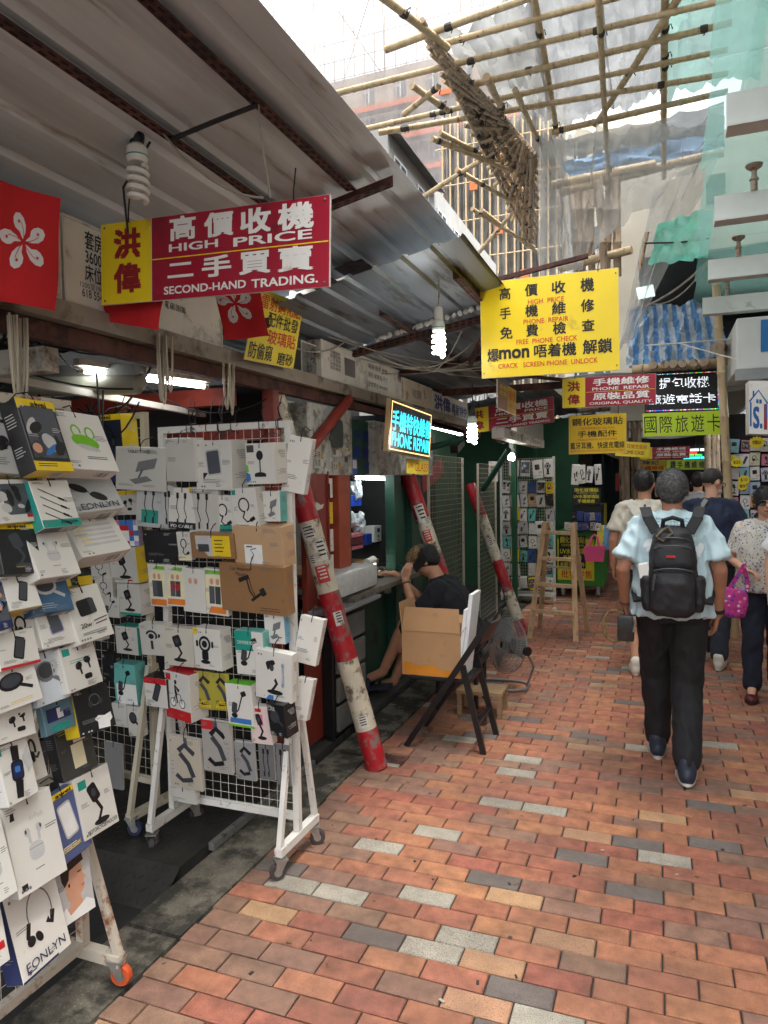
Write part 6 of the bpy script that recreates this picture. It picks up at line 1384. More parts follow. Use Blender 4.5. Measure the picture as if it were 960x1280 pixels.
m_prt = mk('print_white', (226,234,236), .8); m_prb = mk('print_bluegrey', (70,110,124), .8)
g = MB(); F = Face((p0.x-.16,3.6,1.17),(.32,0,0),(0,0,.24)); F.n = Vector((0,-1,0))
F.text(g, 'Earth is a beautiful place\nif we take care of it, the sea\nand land and sky belong', (.2,.78,.85,.97), 1)
for k, (cx, cy, a) in enumerate(((.80,.30,.5),(.86,.42,.15),(.84,.18,1.0),(.92,.30,-.2),(.12,.40,2.4),(.18,.28,2.0))): F.ell(g, cx, cy, .055, .13, 0, 0, a)
proj_print('shirt_print', g, sh1, sh1, [m_prt, m_prb])['kind'] = 'stuff'
# backpack
m_bp = mk('backpack_nylon', (30,30,33), .6, .12, 12, .5, 220); m_zip = mk('zip_grey', (70,70,72), .5); m_strap = mk('strap_black', (20,20,22), .7, .1)
bp = thing('backpack', 'black backpack with red tag and side pockets on the walking man', 'backpack', (p0.x,3.98,.95))
ML = M1; z0, z1 = .89, 1.365
def bpring(z, a, b, y): return ((0,y,z), a, b)
P = [loft([bpring(z0+.0,.08,.05,-.18),bpring(z0+.03,.112,.08,-.19),bpring(z0+.18,.122,.09,-.195),bpring(z0+.34,.114,.08,-.185),bpring(z0+.44,.09,.06,-.17),bpring(z1,.055,.03,-.155)])]
bagm = link_mesh('main_bag', fuse('main_bag', P, .008, m_bp, 3, .005, (14,14,10), 2), bp, ML)
link_mesh('front_pocket', fuse('front_pocket', [loft([bpring(z0+.02,.09,.03,-.265),bpring(z0+.05,.108,.04,-.268),bpring(z0+.19,.106,.045,-.272),bpring(z0+.24,.09,.03,-.262)])], .007, m_bp, 3, .004, (14,14,10), 5), bp, ML)
link_mesh('front_pocket', fuse('front_pocket', [loft([bpring(z0+.26,.095,.03,-.252),bpring(z0+.29,.102,.035,-.252),bpring(z0+.36,.095,.03,-.242),bpring(z0+.39,.08,.02,-.232)])], .007, m_bp, 3, .003, (14,14,10), 6), bp, ML)
for s in (-1, 1): link_mesh('side_pocket', fuse('side_pocket', [loft([((s*.115,-.18,z0+.03),.028,.055),((s*.125,-.18,z0+.08),.033,.062),((s*.125,-.18,z0+.20),.033,.062),((s*.12,-.18,z0+.215),.028,.055)])], .007, m_bp, 2, .004, (16,16,16), 3), bp, ML)
for zz, a, y in ((z0+.245,.098,-.305),(z0+.40,.082,-.258),(z0+.36,.092,-.282)):
    g = MB(); g.tube([(a*math.sin(t), y+.05*(1-math.cos(t)), zz+.02*math.cos(t*1.2)) for t in [-1.2+2.4*i/14 for i in range(15)]], .0045, 6); pmb('zip', g, m_zip, bp, ML)
g = MB(); g.tube([(-.085,-.312,z0+.235),(-.092,-.318,z0+.19),(-.096,-.318,z0+.15)], .006, 6); pmb('zip_pull', g, m_zip, bp, ML)
g = MB(); g.obox((-.01,-.290,z0+.325), Vector((.022,0,0)), Vector((0,.003,0)), Vector((0,0,.006))); pmb('red_tag', g, mk('red_tag', (196,34,44), .5), bp, ML, False)
for s in (-1, 1):
    g = MB(); pts = [(s*.08,-.155,1.33),(s*.12,-.13,1.405),(s*.135,-.06,1.452),(s*.14,.02,1.452),(s*.15,.10,1.38),(s*.16,.13,1.25),(s*.17,.08,1.08),(s*.185,-.05,.99),(s*.17,-.15,.96)]
    g2 = MB()
    for a, b in zip(pts, pts[1:]): g2.bar(a, Vector(b)+(Vector(b)-Vector(a))*.05, .055, .012, up=(0,-.6,.8))
    pmb('shoulder_strap', g2, m_strap, bp, ML, False)
g = MB(); g.tube([(-.05,-.17,1.35),(-.045,-.18,1.395),(0,-.185,1.41),(.045,-.18,1.395),(.05,-.17,1.35)], .012, 8); pmb('top_handle', g, m_strap, bp, ML)
g = MB(); g.tube([(-.05,-.215,1.345),(-.08,-.235,1.31),(-.05,-.245,1.29),(.0,-.24,1.33),(-.02,-.22,1.36)], .009, 7, closed=True); pmb('hanging_cord', g, mk('camo_cord', (92,84,66), .8, .5, 40), bp, ML)
g = MB(); g.obox((-.14,-.18,z0+.24), Vector((.025,0,.006)), Vector((0,.04,0)), Vector((-.004,0,.035))); solo('tissue_pack', g.xform(ML), m_swht, 'white pack sticking out of the left backpack pocket', 'packet')
# watch, wrist strap, pouch
def wristband(parent, J, q, M, mat, r=.034, w=.02, nm='wristwatch'):
    a = J['wr'+q].lerp(J['el'+q], .10); d = (J['el'+q]-J['wr'+q]).normalized(); g = MB(); g.lathe([(r,-w/2),(r+.003,-w/4),(r+.003,w/4),(r,w/2)], a, d, 16); return pmb(nm, g, mat, parent, M)
wristband(MAN, J1, 'R', M1, m_black_pl); wristband(MAN, J1, 'L', M1, mk('bead_brown', (92,64,46), .5), .033, .012, 'bracelet')
pc = thing('pouch', 'dark clear pouch with corded wrist loop in the walking man hand', 'pouch', tuple(M1 @ Vector((-.20,.05,.72))))
g = bevbox((-.285,-.06,.71),(-.195,-.025,.86),.014); pmb('pouch_body', g, mk('smoke_vinyl', (46,47,46), .25, .3, 20), pc, M1)
g = MB(); g.tube([(-.30+.062*math.cos(t), -.02+.02*math.sin(t), .79+.085*math.sin(t)) for t in [2*math.pi*i/20 for i in range(20)]], .007, 7, closed=True); pmb('cord_loop', g, mk('paracord', (120,96,52), .7, .5, 60), pc, M1)
g = MB(); g.tube([(-.20,-.065,.86),(-.19,-.07,.82),(-.20,-.065,.77)], .006, 6); pmb('clip', g, m_zinc, pc, M1)
g = MB(); a = J1['anR']; g.lathe([(.036,-.01),(.04,.03)], a-Vector((0,0,.02)), (0,.2,1), 14); pmb('red_sock', g, mk('red_cloth', (186,34,44), .8), MAN, M1)
# --- man in beige T-shirt
p = onz(797,842,0); xs = ony(806,700,6.35).x
skb = dict(WALK, elL=(-.25,-.03,1.11), wrL=(-.25,.06,.87), elR=(.25,-.03,1.11), wrR=(.25,.06,.87), knL=(-.08,.02,.48), anL=(-.08,-.14,.10), knR=(.08,.10,.49), anR=(.08,.18,.09))
B2, M2, J2, R2, sh2, *_ = person('man in beige T-shirt and dark shorts walking ahead of the backpack man', (xs,6.32,0), 4, skb, mk('tee_beige', (190,184,168), .85, .06, 6, .2, 140), mk('shorts_dark', (46,48,52), .85, .1), m_hairk, m_skin, mk('shoe_white', (220,216,202), .6, .08), m_white_r, 1.72, .010, shorts=True, headyaw=-20, headpitch=-8, strandn=900, hairk=dict(grow=1.07))
g = MB()
for a, b in (((-.13,-.10,1.42),(-.05,-.135,1.28)),((-.05,-.135,1.28),(.10,-.15,1.05))): g.bar(a, b, .04, .006, up=(0,1,0))
pmb('sling_strap', g, m_stk, B2, M2, False)
# --- man in navy T-shirt with mask and glasses
xs = ony(889,690,6.7).x
skn = dict(WALK, elL=(-.25,-.02,1.11), wrL=(-.22,.14,.95), elR=(.25,-.02,1.11), wrR=(.22,.14,.95), knL=(-.08,.10,.48), anL=(-.08,.14,.09), knR=(.08,.0,.48), anR=(.08,-.15,.10))
N3, M3, J3, R3, *_ = person('man in navy T-shirt with cropped hair, glasses and face mask', (xs,6.7,0), -10, skn, mk('tee_navy', (34,42,66), .85, .08, 6, .2, 140), mk('jeans_dark', (40,44,54), .85, .1), mk('hair_crop', (44,38,36), .6, .4, 70), m_skin3, mk('shoe_white', (220,216,202), .6), m_white_r, 1.70, .010, headyaw=-38, headpitch=-22, strandn=300, hlen=.006, hairk=dict(grow=1.02, back=.010, up=.03, low=-.03, sides=False))
def glasses(parent, c, R, M, s=1.0, dark=False):
    c = Vector(c); f = lambda x, y, z: c+R @ Vector((x*s, y*s, z*s)); g = MB(); g2 = MB()
    for q in (-1, 1):
        rim = [f(q*.034+.026*math.cos(t), .100-.006*abs(math.cos(t)), .004+.019*math.sin(t)) for t in [2*math.pi*i/16 for i in range(16)]]
        g.tube(rim, .0022 if not dark else .003, 6, closed=True); g2.add(rim, [tuple(range(16))]); g.tube([f(q*.060,.094,.008), f(q*.080,.05,.010), f(q*.082,-.02,.004)], .0022 if not dark else .003, 6)
    g.tube([f(-.009,.102,.008), f(.009,.102,.008)], .002, 6)
    o = pmb('sunglasses' if dark else 'glasses', g, m_black_pl, parent, M); pmb('lens', g2, mk('lens_dark', (14,14,16), .12) if dark else mk('lens_clear', (180,190,194), .1, 0, alpha=.25), o, M, False)
glasses(N3, J3['head'], R3, M3)
g = MB(); c = J3['head']; f = lambda x, y, z: c+R3 @ Vector((x, y, z)); e = ico(f(0,.062,-.058), .058, .055, .042, R3); g.add(e.v, e.f)
for q in (-1, 1): g.tube([f(q*.05,.07,-.045), f(q*.075,.02,-.02), f(q*.08,-.01,.0)], .0016, 5)
pmb('face_mask', g, mk('mask_cream', (214,196,176), .8), N3, M3)
g = MB()
for a, b in (((-.03,-.09,1.43),(-.10,-.13,1.30)),((-.10,-.13,1.30),(-.17,-.13,1.10))): g.bar(a, b, .035, .006, up=(0,1,0))
pmb('sling_strap', g, mk('strap_grey', (150,148,140), .7), N3, M3, False)
# --- distant walker
person('dark-haired walker in grey top farther down the lane', (ony(872,690,9.5).x,9.5,0), -5, dict(skb, head=(0,.05,1.57)), mk('tee_grey', (150,150,150), .85), m_blackc, m_hairk, m_skin, m_shoe, m_white_r, 1.70, .014, strandn=0, face=False)
# --- woman in floral blouse
def floral(name, base, cols, sc):
    m, N, L, P = node_mat(name); tc = N.new('ShaderNodeTexCoord'); v = N.new('ShaderNodeTexVoronoi'); v.inputs['Scale'].default_value = sc; L.new(tc.outputs['Object'], v.inputs['Vector'])
    s = N.new('ShaderNodeSeparateColor'); L.new(v.outputs['Color'], s.inputs[0]); r = N.new('ShaderNodeValToRGB'); r.color_ramp.interpolation = 'CONSTANT'; els = r.color_ramp.elements
    els[0].color = (*lin(*cols[0]), 1); els[1].position = 1/len(cols); els[1].color = (*lin(*cols[1]), 1)
    for i, c_ in enumerate(cols[2:]): e = els.new((i+2)/len(cols)); e.color = (*lin(*c_), 1)
    L.new(s.outputs[0], r.inputs[0]); mr = N.new('ShaderNodeMapRange'); mr.inputs[1].default_value = .34; mr.inputs[2].default_value = .42; L.new(v.outputs['Distance'], mr.inputs[0])
    mx = N.new('ShaderNodeMix'); mx.data_type = 'RGBA'; L.new(mr.outputs[0], mx.inputs[0]); L.new(r.outputs[0], mx.inputs[6]); mx.inputs[7].default_value = (*lin(*base), 1); L.new(mx.outputs[2], P.inputs['Base Color']); P.inputs['Roughness'].default_value = .85; return m
m_flor = floral('floral_blouse', (206,202,192), [(70,84,130),(214,210,200),(196,170,90),(120,110,120),(210,206,196),(90,100,150)], 62)
m_bagp = floral('pink_patterned_cloth', (190,60,140), [(230,70,150),(90,60,170),(240,200,220),(60,110,190),(250,130,170)], 34)
xs = ony(958,760,5.8).x
skw = dict(head=(0,.03,1.43), neck=(0,.0,1.285), chest=(0,.0,1.13), pel=(0,-.01,.84), shL=(-.155,0,1.24), shR=(.155,0,1.24), hipL=(-.08,0,.80), hipR=(.08,0,.80), elL=(-.22,-.02,1.0), wrL=(-.20,.12,.82), elR=(.225,-.02,1.0), wrR=(.13,.19,.95), knL=(-.08,.03,.44), anL=(-.08,-.05,.09), knR=(.08,.10,.45), anR=(.08,.12,.085), hdR=(-.8,.5,-.2), hnR=(0,.3,-1))
WM, M4, J4, R4, sh4, *_ = person('woman in floral blouse and sunglasses at the right edge', (xs,5.86,0), 172, skw, m_flor, mk('navy_trousers', (34,38,56), .85, .1, 6), m_hairk, m_skin3, mk('maroon_leather', (92,30,36), .35, .1), mk('dark_sole', (50,30,30), .6), 1.54, .0085, headyaw=8, headpitch=-6, strandn=900, hlen=.03, hairk=dict(grow=1.16, back=.016, up=.026, low=.01), belly=.02, wid=.92)
glasses(WM, J4['head'], R4, M4, .95, True)
for s_ in (-1, 1):
    g = MB(); g.add([(s_*.012,.072,1.275),(s_*.065,.055,1.29),(s_*.07,.085,1.235),(s_*.02,.115,1.225)], [(0,1,2,3)] if s_ > 0 else [(3,2,1,0)]); pmb('collar', g, m_flor, WM, M4, False)
bg = thing('cloth_bag', 'pink and purple patterned cloth bag held by the woman', 'bag', tuple(M4 @ Vector((.19,.22,.62))))
hx, hy, hz = .07, .25, .945
hp = M4 @ Vector((hx,hy,hz)); hp = ony(929,714,hp.y-.02)
me = fuse('bag_body', [loft([((0,0,-.36),.06,.03),((0,0,-.34),.085,.04),((0,0,-.24),.095,.045),((0,0,-.16),.075,.03)])], .009, m_bagp, 2, .008, (14,14,10), 2); link_mesh('bag_body', me, bg, Matrix.Translation(hp+Vector((-.03,0,.03))) @ Matrix.Rotation(.12, 4, 'Y'))
for s_ in (-1, 1):
    g = MB(); g2 = [Vector((s_*.06-.03,s_*.01,-.13)), Vector((s_*.035-.01,s_*.01,-.05)), Vector((0,s_*.01,.03)), Vector((.012,s_*.01,.045))]
    for a, b in zip(g2, g2[1:]): g.bar(a, b+(b-a)*.05, .03, .006, up=(0,1,0))
    pmb('handle', g, m_bagp, bg, Matrix.Translation(hp), False)
# --- passer-by mostly outside the right edge
xs = ony(1026,760,4.75).x
person('passer-by in white sleeve at the far right edge', (xs,4.75,0), 176, dict(WALK, elL=(-.26,-.0,1.10), wrL=(-.24,.10,.87), elR=(.255,-.02,1.10), wrR=(.25,.06,.86), knL=(-.08,.03,.48), anL=(-.08,-.05,.09), knR=(.08,.06,.48), anR=(.08,.1,.09)), mk('tee_white', (226,224,220), .85, .05), mk('jeans_blue', (60,70,92), .85, .1), m_hairk, m_skin3, m_shoe, m_white_r, 1.68, .011, strandn=0)
# --- seated repairer
o = thing('person', 'person with bleached hair in black T-shirt seated at the repair bench with a phone', 'person', (-1.42,5.0,0)); M5 = Matrix.Translation((-1.36,5.02,0)) @ Matrix.Rotation(math.radians(90), 4, 'Z'); V3 = Vector
hd = V3((0,.26,1.035)); R5 = Matrix.Rotation(math.radians(-38), 3, 'X')
J5 = dict(pel=V3((0,-.02,.46)), ch=V3((0,.08,.72)), nk=V3((0,.17,.90)), shL=V3((-.17,.12,.85)), shR=V3((.17,.12,.85)))
SP = (Vector((1,0,0)), Vector((0,.94,-.34)))
P = head_parts(hd, R5)+[limb([J5['nk']-V3((0,.03,.05)), hd+V3((0,-.03,-.03))], [.058,.052]), loft([(J5['pel']-V3((0,0,.06)),.14,.11),(J5['pel']+V3((0,0,.08)),.14,.10),(J5['ch'],.15,.10,SP),(J5['nk']-V3((0,.03,.07)),.10,.05,SP),(J5['nk'],.045,.045,SP)])]
elL, wrL = V3((-.235,.26,.64)), V3((-.135,.38,.90)); elR, wrR = V3((.20,.36,.70)), V3((.06,.54,.92))
P += [limb([J5['shL'], elL, wrL],[.047,.040,.028]), limb([J5['shR'], elR, wrR],[.047,.040,.028])]
P += hand(wrL, (.25,-.15,1), (.9,-.3,0), 1, .45)+hand(wrR, (-.4,.5,.1), (0,.1,-1), -1, .5)
knA, anA = V3((-.12,.40,.56)), V3((-.10,.58,.20)); knB, anB = V3((.10,.40,.50)), V3((.06,.55,.09))
P += [limb([V3((-.09,0,.45)), knA, anA],[.075,.055,.036]), limb([V3((.09,0,.45)), knB, anB],[.075,.055,.036]), ico(knA.lerp(anA,.3)-V3((0,.015,0)),.05,.052,.10), ico(knB.lerp(anB,.3)-V3((0,.015,0)),.05,.052,.10), limb([anA, anA+V3((0,.12,-.06)), anA+V3((0,.19,-.08))],[.036,.032,.024]), limb([anB, anB+V3((0,.11,-.045)), anB+V3((0,.18,-.055))],[.036,.034,.024])]
link_mesh('body', fuse('body', P, .0075, m_skin, 2), o, M5); face_bits(o, hd, R5, M5); glasses(o, hd, R5, M5)
hr = hair_cap(hd, R5, 1.0, grow=1.1); hb = link_mesh('hair', fuse('hair', hr, .008, m_hairk, 2, .004, (60,60,40)), o, M5)
f5 = lambda x, y, z: hd+R5 @ Vector((x, y, z))
tp = link_mesh('bleached_fringe', fuse('fringe', [ico(f5(0,.02,.072),.082,.092,.055,R5), ico(f5(0,.085,.045),.066,.03,.035,R5,2)], .008, m_hairb, 2, .006, (70,40,40)), o, M5); strands('hair_strands', tp.data, tp, M5, m_hairb, 1200, .035, 9, 1.0, .25)
S_ = [loft([(J5['pel']-V3((0,.01,.05)),.185,.15),(J5['pel']+V3((0,-.01,.06)),.18,.15),(J5['ch']-V3((0,.03,.06)),.20,.145,SP),(J5['ch']+V3((0,.0,.05)),.205,.135,SP),(J5['nk']-V3((0,.03,.06)),.185,.11,SP),(J5['nk']-V3((0,.01,.02)),.11,.08,SP),(J5['nk']+V3((0,.01,.015)),.066,.062,SP)]), limb([J5['shL']+V3((.05,0,0)), J5['shL'], J5['shL'].lerp(elL,.8)],[.06,.066,.082],16,True), limb([J5['shR']-V3((.05,0,0)), J5['shR'], J5['shR'].lerp(elR,.8)],[.06,.066,.08],16,True)]
link_mesh('shirt', fuse('shirt', S_, .008, mk('tee_black', (26,28,36), .85, .1, 8, .2, 140), 3, .008, (10,10,6), 4), o, M5)
link_mesh('shorts', fuse('shorts', [loft([(J5['pel']+V3((0,0,.04)),.165,.13),(J5['pel']-V3((0,0,.06)),.175,.14)]), limb([V3((-.09,0,.45)), knA-V3((0,.05,-.0))],[.10,.09]), limb([V3((.09,0,.45)), knB-V3((0,.05,0))],[.10,.09])], .009, mk('shorts_black', (30,30,34), .85, .1), 3, .006), o, M5)
for a, dz in ((anA, .045), (anB, .0)):
    g = MB(); base = a+V3((0,-.06,-.088)); tip = a+V3((0,.215,-.088-(.05 if dz else 0)))
    g.grid(lambda u, v: base.lerp(tip, v)+V3(((u-.5)*(.085+.02*math.sin(v*3)),0,.0)), 4, 8, 0, .025); sl = pmb('slipper', g, mk('slipper_navy', (34,40,54), .7), o, M5)
    g = MB(); c_ = base.lerp(tip, .62); g.tube([c_+V3((.052*math.cos(t), 0, .065*math.sin(t)-.005)) for t in [math.pi*i/10 for i in range(11)]], .022, 8); pmb('strap', g, mk('slipper_navy', (34,40,54), .7), sl, M5)
g = MB(); c_ = hd+V3((-.098,.015,-.005)); g.obox(c_, V3((.005,0,0)), V3((0,.018,.026)), V3((0,-.045,.05))); solo('mobile_phone', g.xform(M5), m_black_pl, 'black phone held to the ear of the seated person', 'phone')
g = MB(); a = wrL.lerp(elL,.08); g.lathe([(.031,-.006),(.036,0),(.031,.006)], a, (elL-wrL).normalized(), 14); pmb('bracelet', g, mk('bead_brown', (92,64,46), .5), o, M5)
g = MB(); g.cyl(wrR+V3((-.06,.07,.03)), wrR+V3((-.08,.10,-.09)), .005, n=6); solo('screwdriver', g.xform(M5), m_zinc, 'thin screwdriver in the fingers of the seated person', 'tool')
stl = thing('low_stool', 'low dark stool under the seated person', 'stool', (-1.36,5.0,0)); g = bevbox((-1.53,4.86,.30),(-1.19,5.18,.36),.01); part('seat', g, m_black_pl, stl)
for x_, y_ in ((-1.5,4.89),(-1.22,4.89),(-1.5,5.15),(-1.22,5.15)): g = MB(); g.cyl((x_,y_,0),(x_,y_,.30),.016); part('leg', g, m_black_pl, stl)
def thinmat(name, rgb, clear, rough=.4, transl=.5, noise_s=4.0, var=.25, hole=0.0):
    """thin sheet: diffuse + light shining through + see-through share"""
    m, N, L, P = node_mat(name); N.remove(P); out = N['Material Output']
    tc = N.new('ShaderNodeTexCoord'); nz = N.new('ShaderNodeTexNoise'); nz.inputs['Scale'].default_value = noise_s; nz.inputs['Detail'].default_value = 7; L.new(tc.outputs['Object'], nz.inputs['Vector'])
    cr = N.new('ShaderNodeValToRGB'); c = lin(*rgb); cr.color_ramp.elements[0].position = .3; cr.color_ramp.elements[1].position = .7; cr.color_ramp.elements[0].color = (*[x*(1-var) for x in c], 1); cr.color_ramp.elements[1].color = (*[min(1, x*(1+var)) for x in c], 1); L.new(nz.outputs['Fac'], cr.inputs[0])
    d = N.new('ShaderNodeBsdfDiffuse'); t = N.new('ShaderNodeBsdfTranslucent'); gl = N.new('ShaderNodeBsdfGlossy'); gl.inputs['Roughness'].default_value = rough; tr = N.new('ShaderNodeBsdfTransparent')
    for x in (d, t): L.new(cr.outputs[0], x.inputs['Color'])
    def mix(f, a, b): x = N.new('ShaderNodeMixShader'); x.inputs[0].default_value = f; L.new(a, x.inputs[1]); L.new(b, x.inputs[2]); return x.outputs[0]
    s = mix(transl, d.outputs[0], t.outputs[0]); s = mix(.06, s, gl.outputs[0]); s = mix(clear, s, tr.outputs[0]); L.new(s, out.inputs['Surface']); return m
# ================================================================ farther stalls, carts and the market beyond
m_gray_d = mk('stall_shadow_paint', (58,60,60), .85, .3, 3)
def packs(x0p, y0p, x1p, y1p, y, rows, cols, labelf, pal, dep=.03, seed=0, face=-1, jit=.25, group=None, names=('row','place')):
    """packets hung in rows on a wire panel at distance y"""
    rr = random.Random(seed); ordn = ['top','second','third','fourth','fifth','sixth','seventh','eighth','ninth','tenth','eleventh']
    dsg = ['mount','cable','bbuds','ring','arm','phone','blank','hook','charger','stand','case','photo']
    for r in range(rows):
        for c in range(cols):
            px = x0p+(x1p-x0p)*(c+.5)/cols+rr.uniform(-1,1); py = y0p+(y1p-y0p)*(r+.5)/rows+rr.uniform(-1,1); w2 = (x1p-x0p)/cols*rr.uniform(.82,1.0); h2 = (y1p-y0p)/rows*rr.uniform(.78,.98)
            if rr.random() < .04: continue
            yy = y+rr.uniform(-.05,.02); a = ony(px-w2/2, py, yy); b = ony(px+w2/2, py, yy); t = ony(px, py-h2/2, yy); u = ony(px, py+h2/2, yy); q = rr.choice(pal)
            ca = math.radians(rr.uniform(-6,6)); M = Matrix.Rotation(ca, 3, 'Y') @ Matrix.Rotation(math.radians(rr.uniform(2,8)), 3, 'X')
            fr = card(q); sd = card(rr.choice(pal)); carton(ony(px, py, yy), M @ Vector((b.x-a.x,0,0)), M @ Vector((0,0,t.z-u.z)), M @ Vector((0,-1,0)), dep*rr.uniform(.6,1.6), (fr, sd, fr), [rr.choice(dsg)], labelf(ordn[r], ordn[c] if c else 'first'), tie=False, name='product_packet', group=group)
farpal = [W, W, Wd, GY, Wd, K_, W, Wd, TC, YL, (60,90,140), KL]
fr_ = thing('display_rack', 'packed wire display rack left of the stepladder', 'display rack', (-1.9,9.3,0))
a = ony(626,600,9.4); b = ony(692,600,9.4); g = wgrid((a.x,9.42,.15),(b.x-a.x,0,0),(0,0,1.75),22,44,.003); part('wire_grid', g, m_rackc, fr_, kind='stuff')
for x_ in (a.x, b.x):
    g = MB(); g.bar((x_,9.42,.02),(x_,9.42,1.92),.03); part('post', g, m_rackw, fr_)
g = MB(); g.box((a.x,9.3,.10),(b.x,9.55,.13)); part('tray', g, m_rackw, fr_)
packs(628,600,692,738,9.30,8,6,lambda r, c: 'packet %s from left in the %s row of the rack behind the ladder' % (c, r), farpal, .05, 3)
packs(636,574,692,598,9.0,1,4,lambda r, c: '%s pale packet from left hung above the rack behind the ladder' % c, [W, Wd, GY], .06, 4)
packs(598,575,622,604,8.6,1,2,lambda r, c: '%s white pack hung by the green brace' % c, [W, Wd], .05, 6)
packs(714,580,752,606,8.9,1,4,lambda r, c: '%s white pack hung above the black notice boards' % c, [W, W, Wd], .05, 5)
_a = onx(630,532,-1.4); _b = onx(680,560,-1.4)
lightbox(630,532,680,552,'far white sign box with small print under the far crimson sign', [('手機 配件 批發\n維修 回收 解鎖\n平板 耳機', (.1,.2,.55,.8),2,0),('電話卡', (.7,.3,.9,.7),3,0)], z0=_b.z, z1=_a.z-.02, x=-1.4)
# hanging lamp glimpsed between stalls
cfl(639,560,8.0,'small distant lit bulb over the far stall', 1, .14)
g = MB(); p = ony(628,545,7.6); e = ico(p, .09, .09, .08); solo('rusty_bell', e, m_rust, 'round rusty lamp cover beside the far crimson sign', 'lamp', smooth=True)
# stalls that continue down the left side
for i, (y0, y1, x1, col) in enumerate(((8.5,12,-1.55,(30,84,56)),(12.2,17,-1.35,(70,60,54)),(17.2,24,-1.15,(50,66,70)))):
    s_ = thing('market_stall', ('green shaded stall behind the rack by the ladder','brown shaded stall farther down the left side','last grey stall down the left side')[i], 'stall', (x1-.8,(y0+y1)/2,0)); mm = mk('stall_paint%d' % i, col, .7, .2, 3)
    g = MB(); g.box((x1-1.9,y0+.3,0),(x1-1.85,y1,2.8)); part('back_panel', g, m_dark, s_)
    g = MB(); g.box((x1-1.85,y1-.05,0),(x1-.1,y1,2.7)); part('side_panel', g, mm, s_)
    g = corr(x1-1.9,x1+.35,y0,y1,lambda x,y,k=x1: 2.66+(x-k)*.14,.18,.02,3,.03,i+40); part('roof', g, m_tin2, s_)
    g = MB(); g.box((x1-.10,y0,2.20),(x1-.04,y1,2.42)); part('fascia', g, m_whitepaint, s_)
    for yy in (y0+.05, (y0+y1)/2):
        g = MB(); g.box((x1-.12,yy,0),(x1-.06,yy+.06,2.2)); part('post', g, mm, s_)
g = MB(); g.box((-2.9,10.6,0),(-1.1,10.66,2.5)); solo('partition', g, mk('green_partition', (32,84,54), .65, .15, 4), 'bright green partition behind the black notice boards', 'partition')
# green cart with notices
ct = thing('green_cart', 'green wheeled cart with yellow and black notices', 'cart', (-.9,10.3,0)); yc = 10.0
a = ony(696,742,yc); b = ony(755,742,yc); zt = ony(720,664,yc).z; mg = mk('cart_green', (56,140,52), .5, .12, 4)
g = bevbox((a.x,yc,.16),(b.x,yc+.7,zt),.01); part('body', g, mg, ct)
for x_ in (a.x+.08, b.x-.08):
    for y_ in (yc+.08, yc+.62):
        g = MB(); g.lathe([(.03,-.02),(.07,-.02),(.07,.02),(.03,.02)], (x_,y_,.07), (1,0,0), 16); wv = part('wheel', g, mk('grey_tyre', (150,150,148), .6), ct, smooth=True)
        g = MB(); g.bar((x_,y_,.07),(x_,y_,.165),.045,.03); part('fork', g, m_zinc, wv)
F = Face((a.x,yc,.16),(b.x-a.x,0,0),(0,0,zt-.16)); F.n = Vector((0,-1,0)); mY = mk('notice_yellow', (222,214,50), .6, .08, 5)
g = MB(); F.rect(g,(.02,.10,.80,.86),0,.004); ntc = part('yellow_notice', g, mY, ct); g = MB(); F.rect(g,(.05,.32,.62,.92),0,.008); part('black_notice', g, m_led, ct)
g = MB(); F.text(g,'鋼化玻璃貼',(.08,.78,.60,.90),0,.01,.011); F.text(g,'TEMPERED GLASS',(.10,.72,.58,.76),0,0,.011); F.text(g,'UV水凝玻璃',(.08,.58,.60,.69),0,.01,.011); F.text(g,'手機維修',(.14,.46,.54,.56),0,.01,.011); F.text(g,'各類手機配件',(.08,.34,.60,.43),0,.01,.011); F.text(g,'批發零售',(.1,.14,.75,.28),1,.01,.006); part('lettering', g, [mY, m_sredt], ct)
sign('notice_board', ((715,609),(751,609),(751,630),(715,630)), 9.7, 'black notice board with yellow tempered glass lettering above the cart', [((0,0,1,1), m_led)], [('消化玻璃貼',(.08,.72,.92,.95),mY,.01),('TEMPERED GLASS',(.15,.62,.85,.68),mY,0),('UV水凝玻璃貼',(.06,.34,.94,.56),mY,.01),('手機維修',(.2,.06,.8,.28),mY,.01)], hooks=False, backmat=m_led)
boxy('black_crate',(716,631,752,660),9.8,.4,m_led,'black crate of accessories on the green cart','crate')
packs(706,640,752,664,9.75,2,6,lambda r, c: '%s small pack in the %s row on top of the green cart' % (c, r), [(60,80,150), W, (120,180,210), K_, GY], .03, 9)
bk = thing('pink_basket', 'pink plastic basket hung on the green cart', 'basket', (-.55,9.6,.5)); a = ony(731,700,9.7); b = ony(757,683,9.7)
g = MB(); t_ = .004; xm = (a.x+b.x)/2; w2 = (b.x-a.x)/2
g.add([(xm-w2*.86,9.55,a.z),(xm+w2*.86,9.55,a.z),(xm+w2*.86,9.72,a.z),(xm-w2*.86,9.72,a.z),(xm-w2,9.53,b.z),(xm+w2,9.53,b.z),(xm+w2,9.74,b.z),(xm-w2,9.74,b.z)],[(0,3,2,1),(0,1,5,4),(1,2,6,5),(2,3,7,6),(3,0,4,7)]); part('bowl', g, mk('pink_plastic', (222,84,132), .45, .06), bk)
g = MB(); g.tube([(xm-w2*.5,9.6,b.z),(xm-w2*.3,9.62,b.z+.12),(xm,9.62,b.z+.16),(xm+w2*.3,9.62,b.z+.12),(xm+w2*.5,9.6,b.z)], .014, 7); part('handle', g, mk('pink_plastic', (222,84,132), .45, .06), bk, smooth=True)
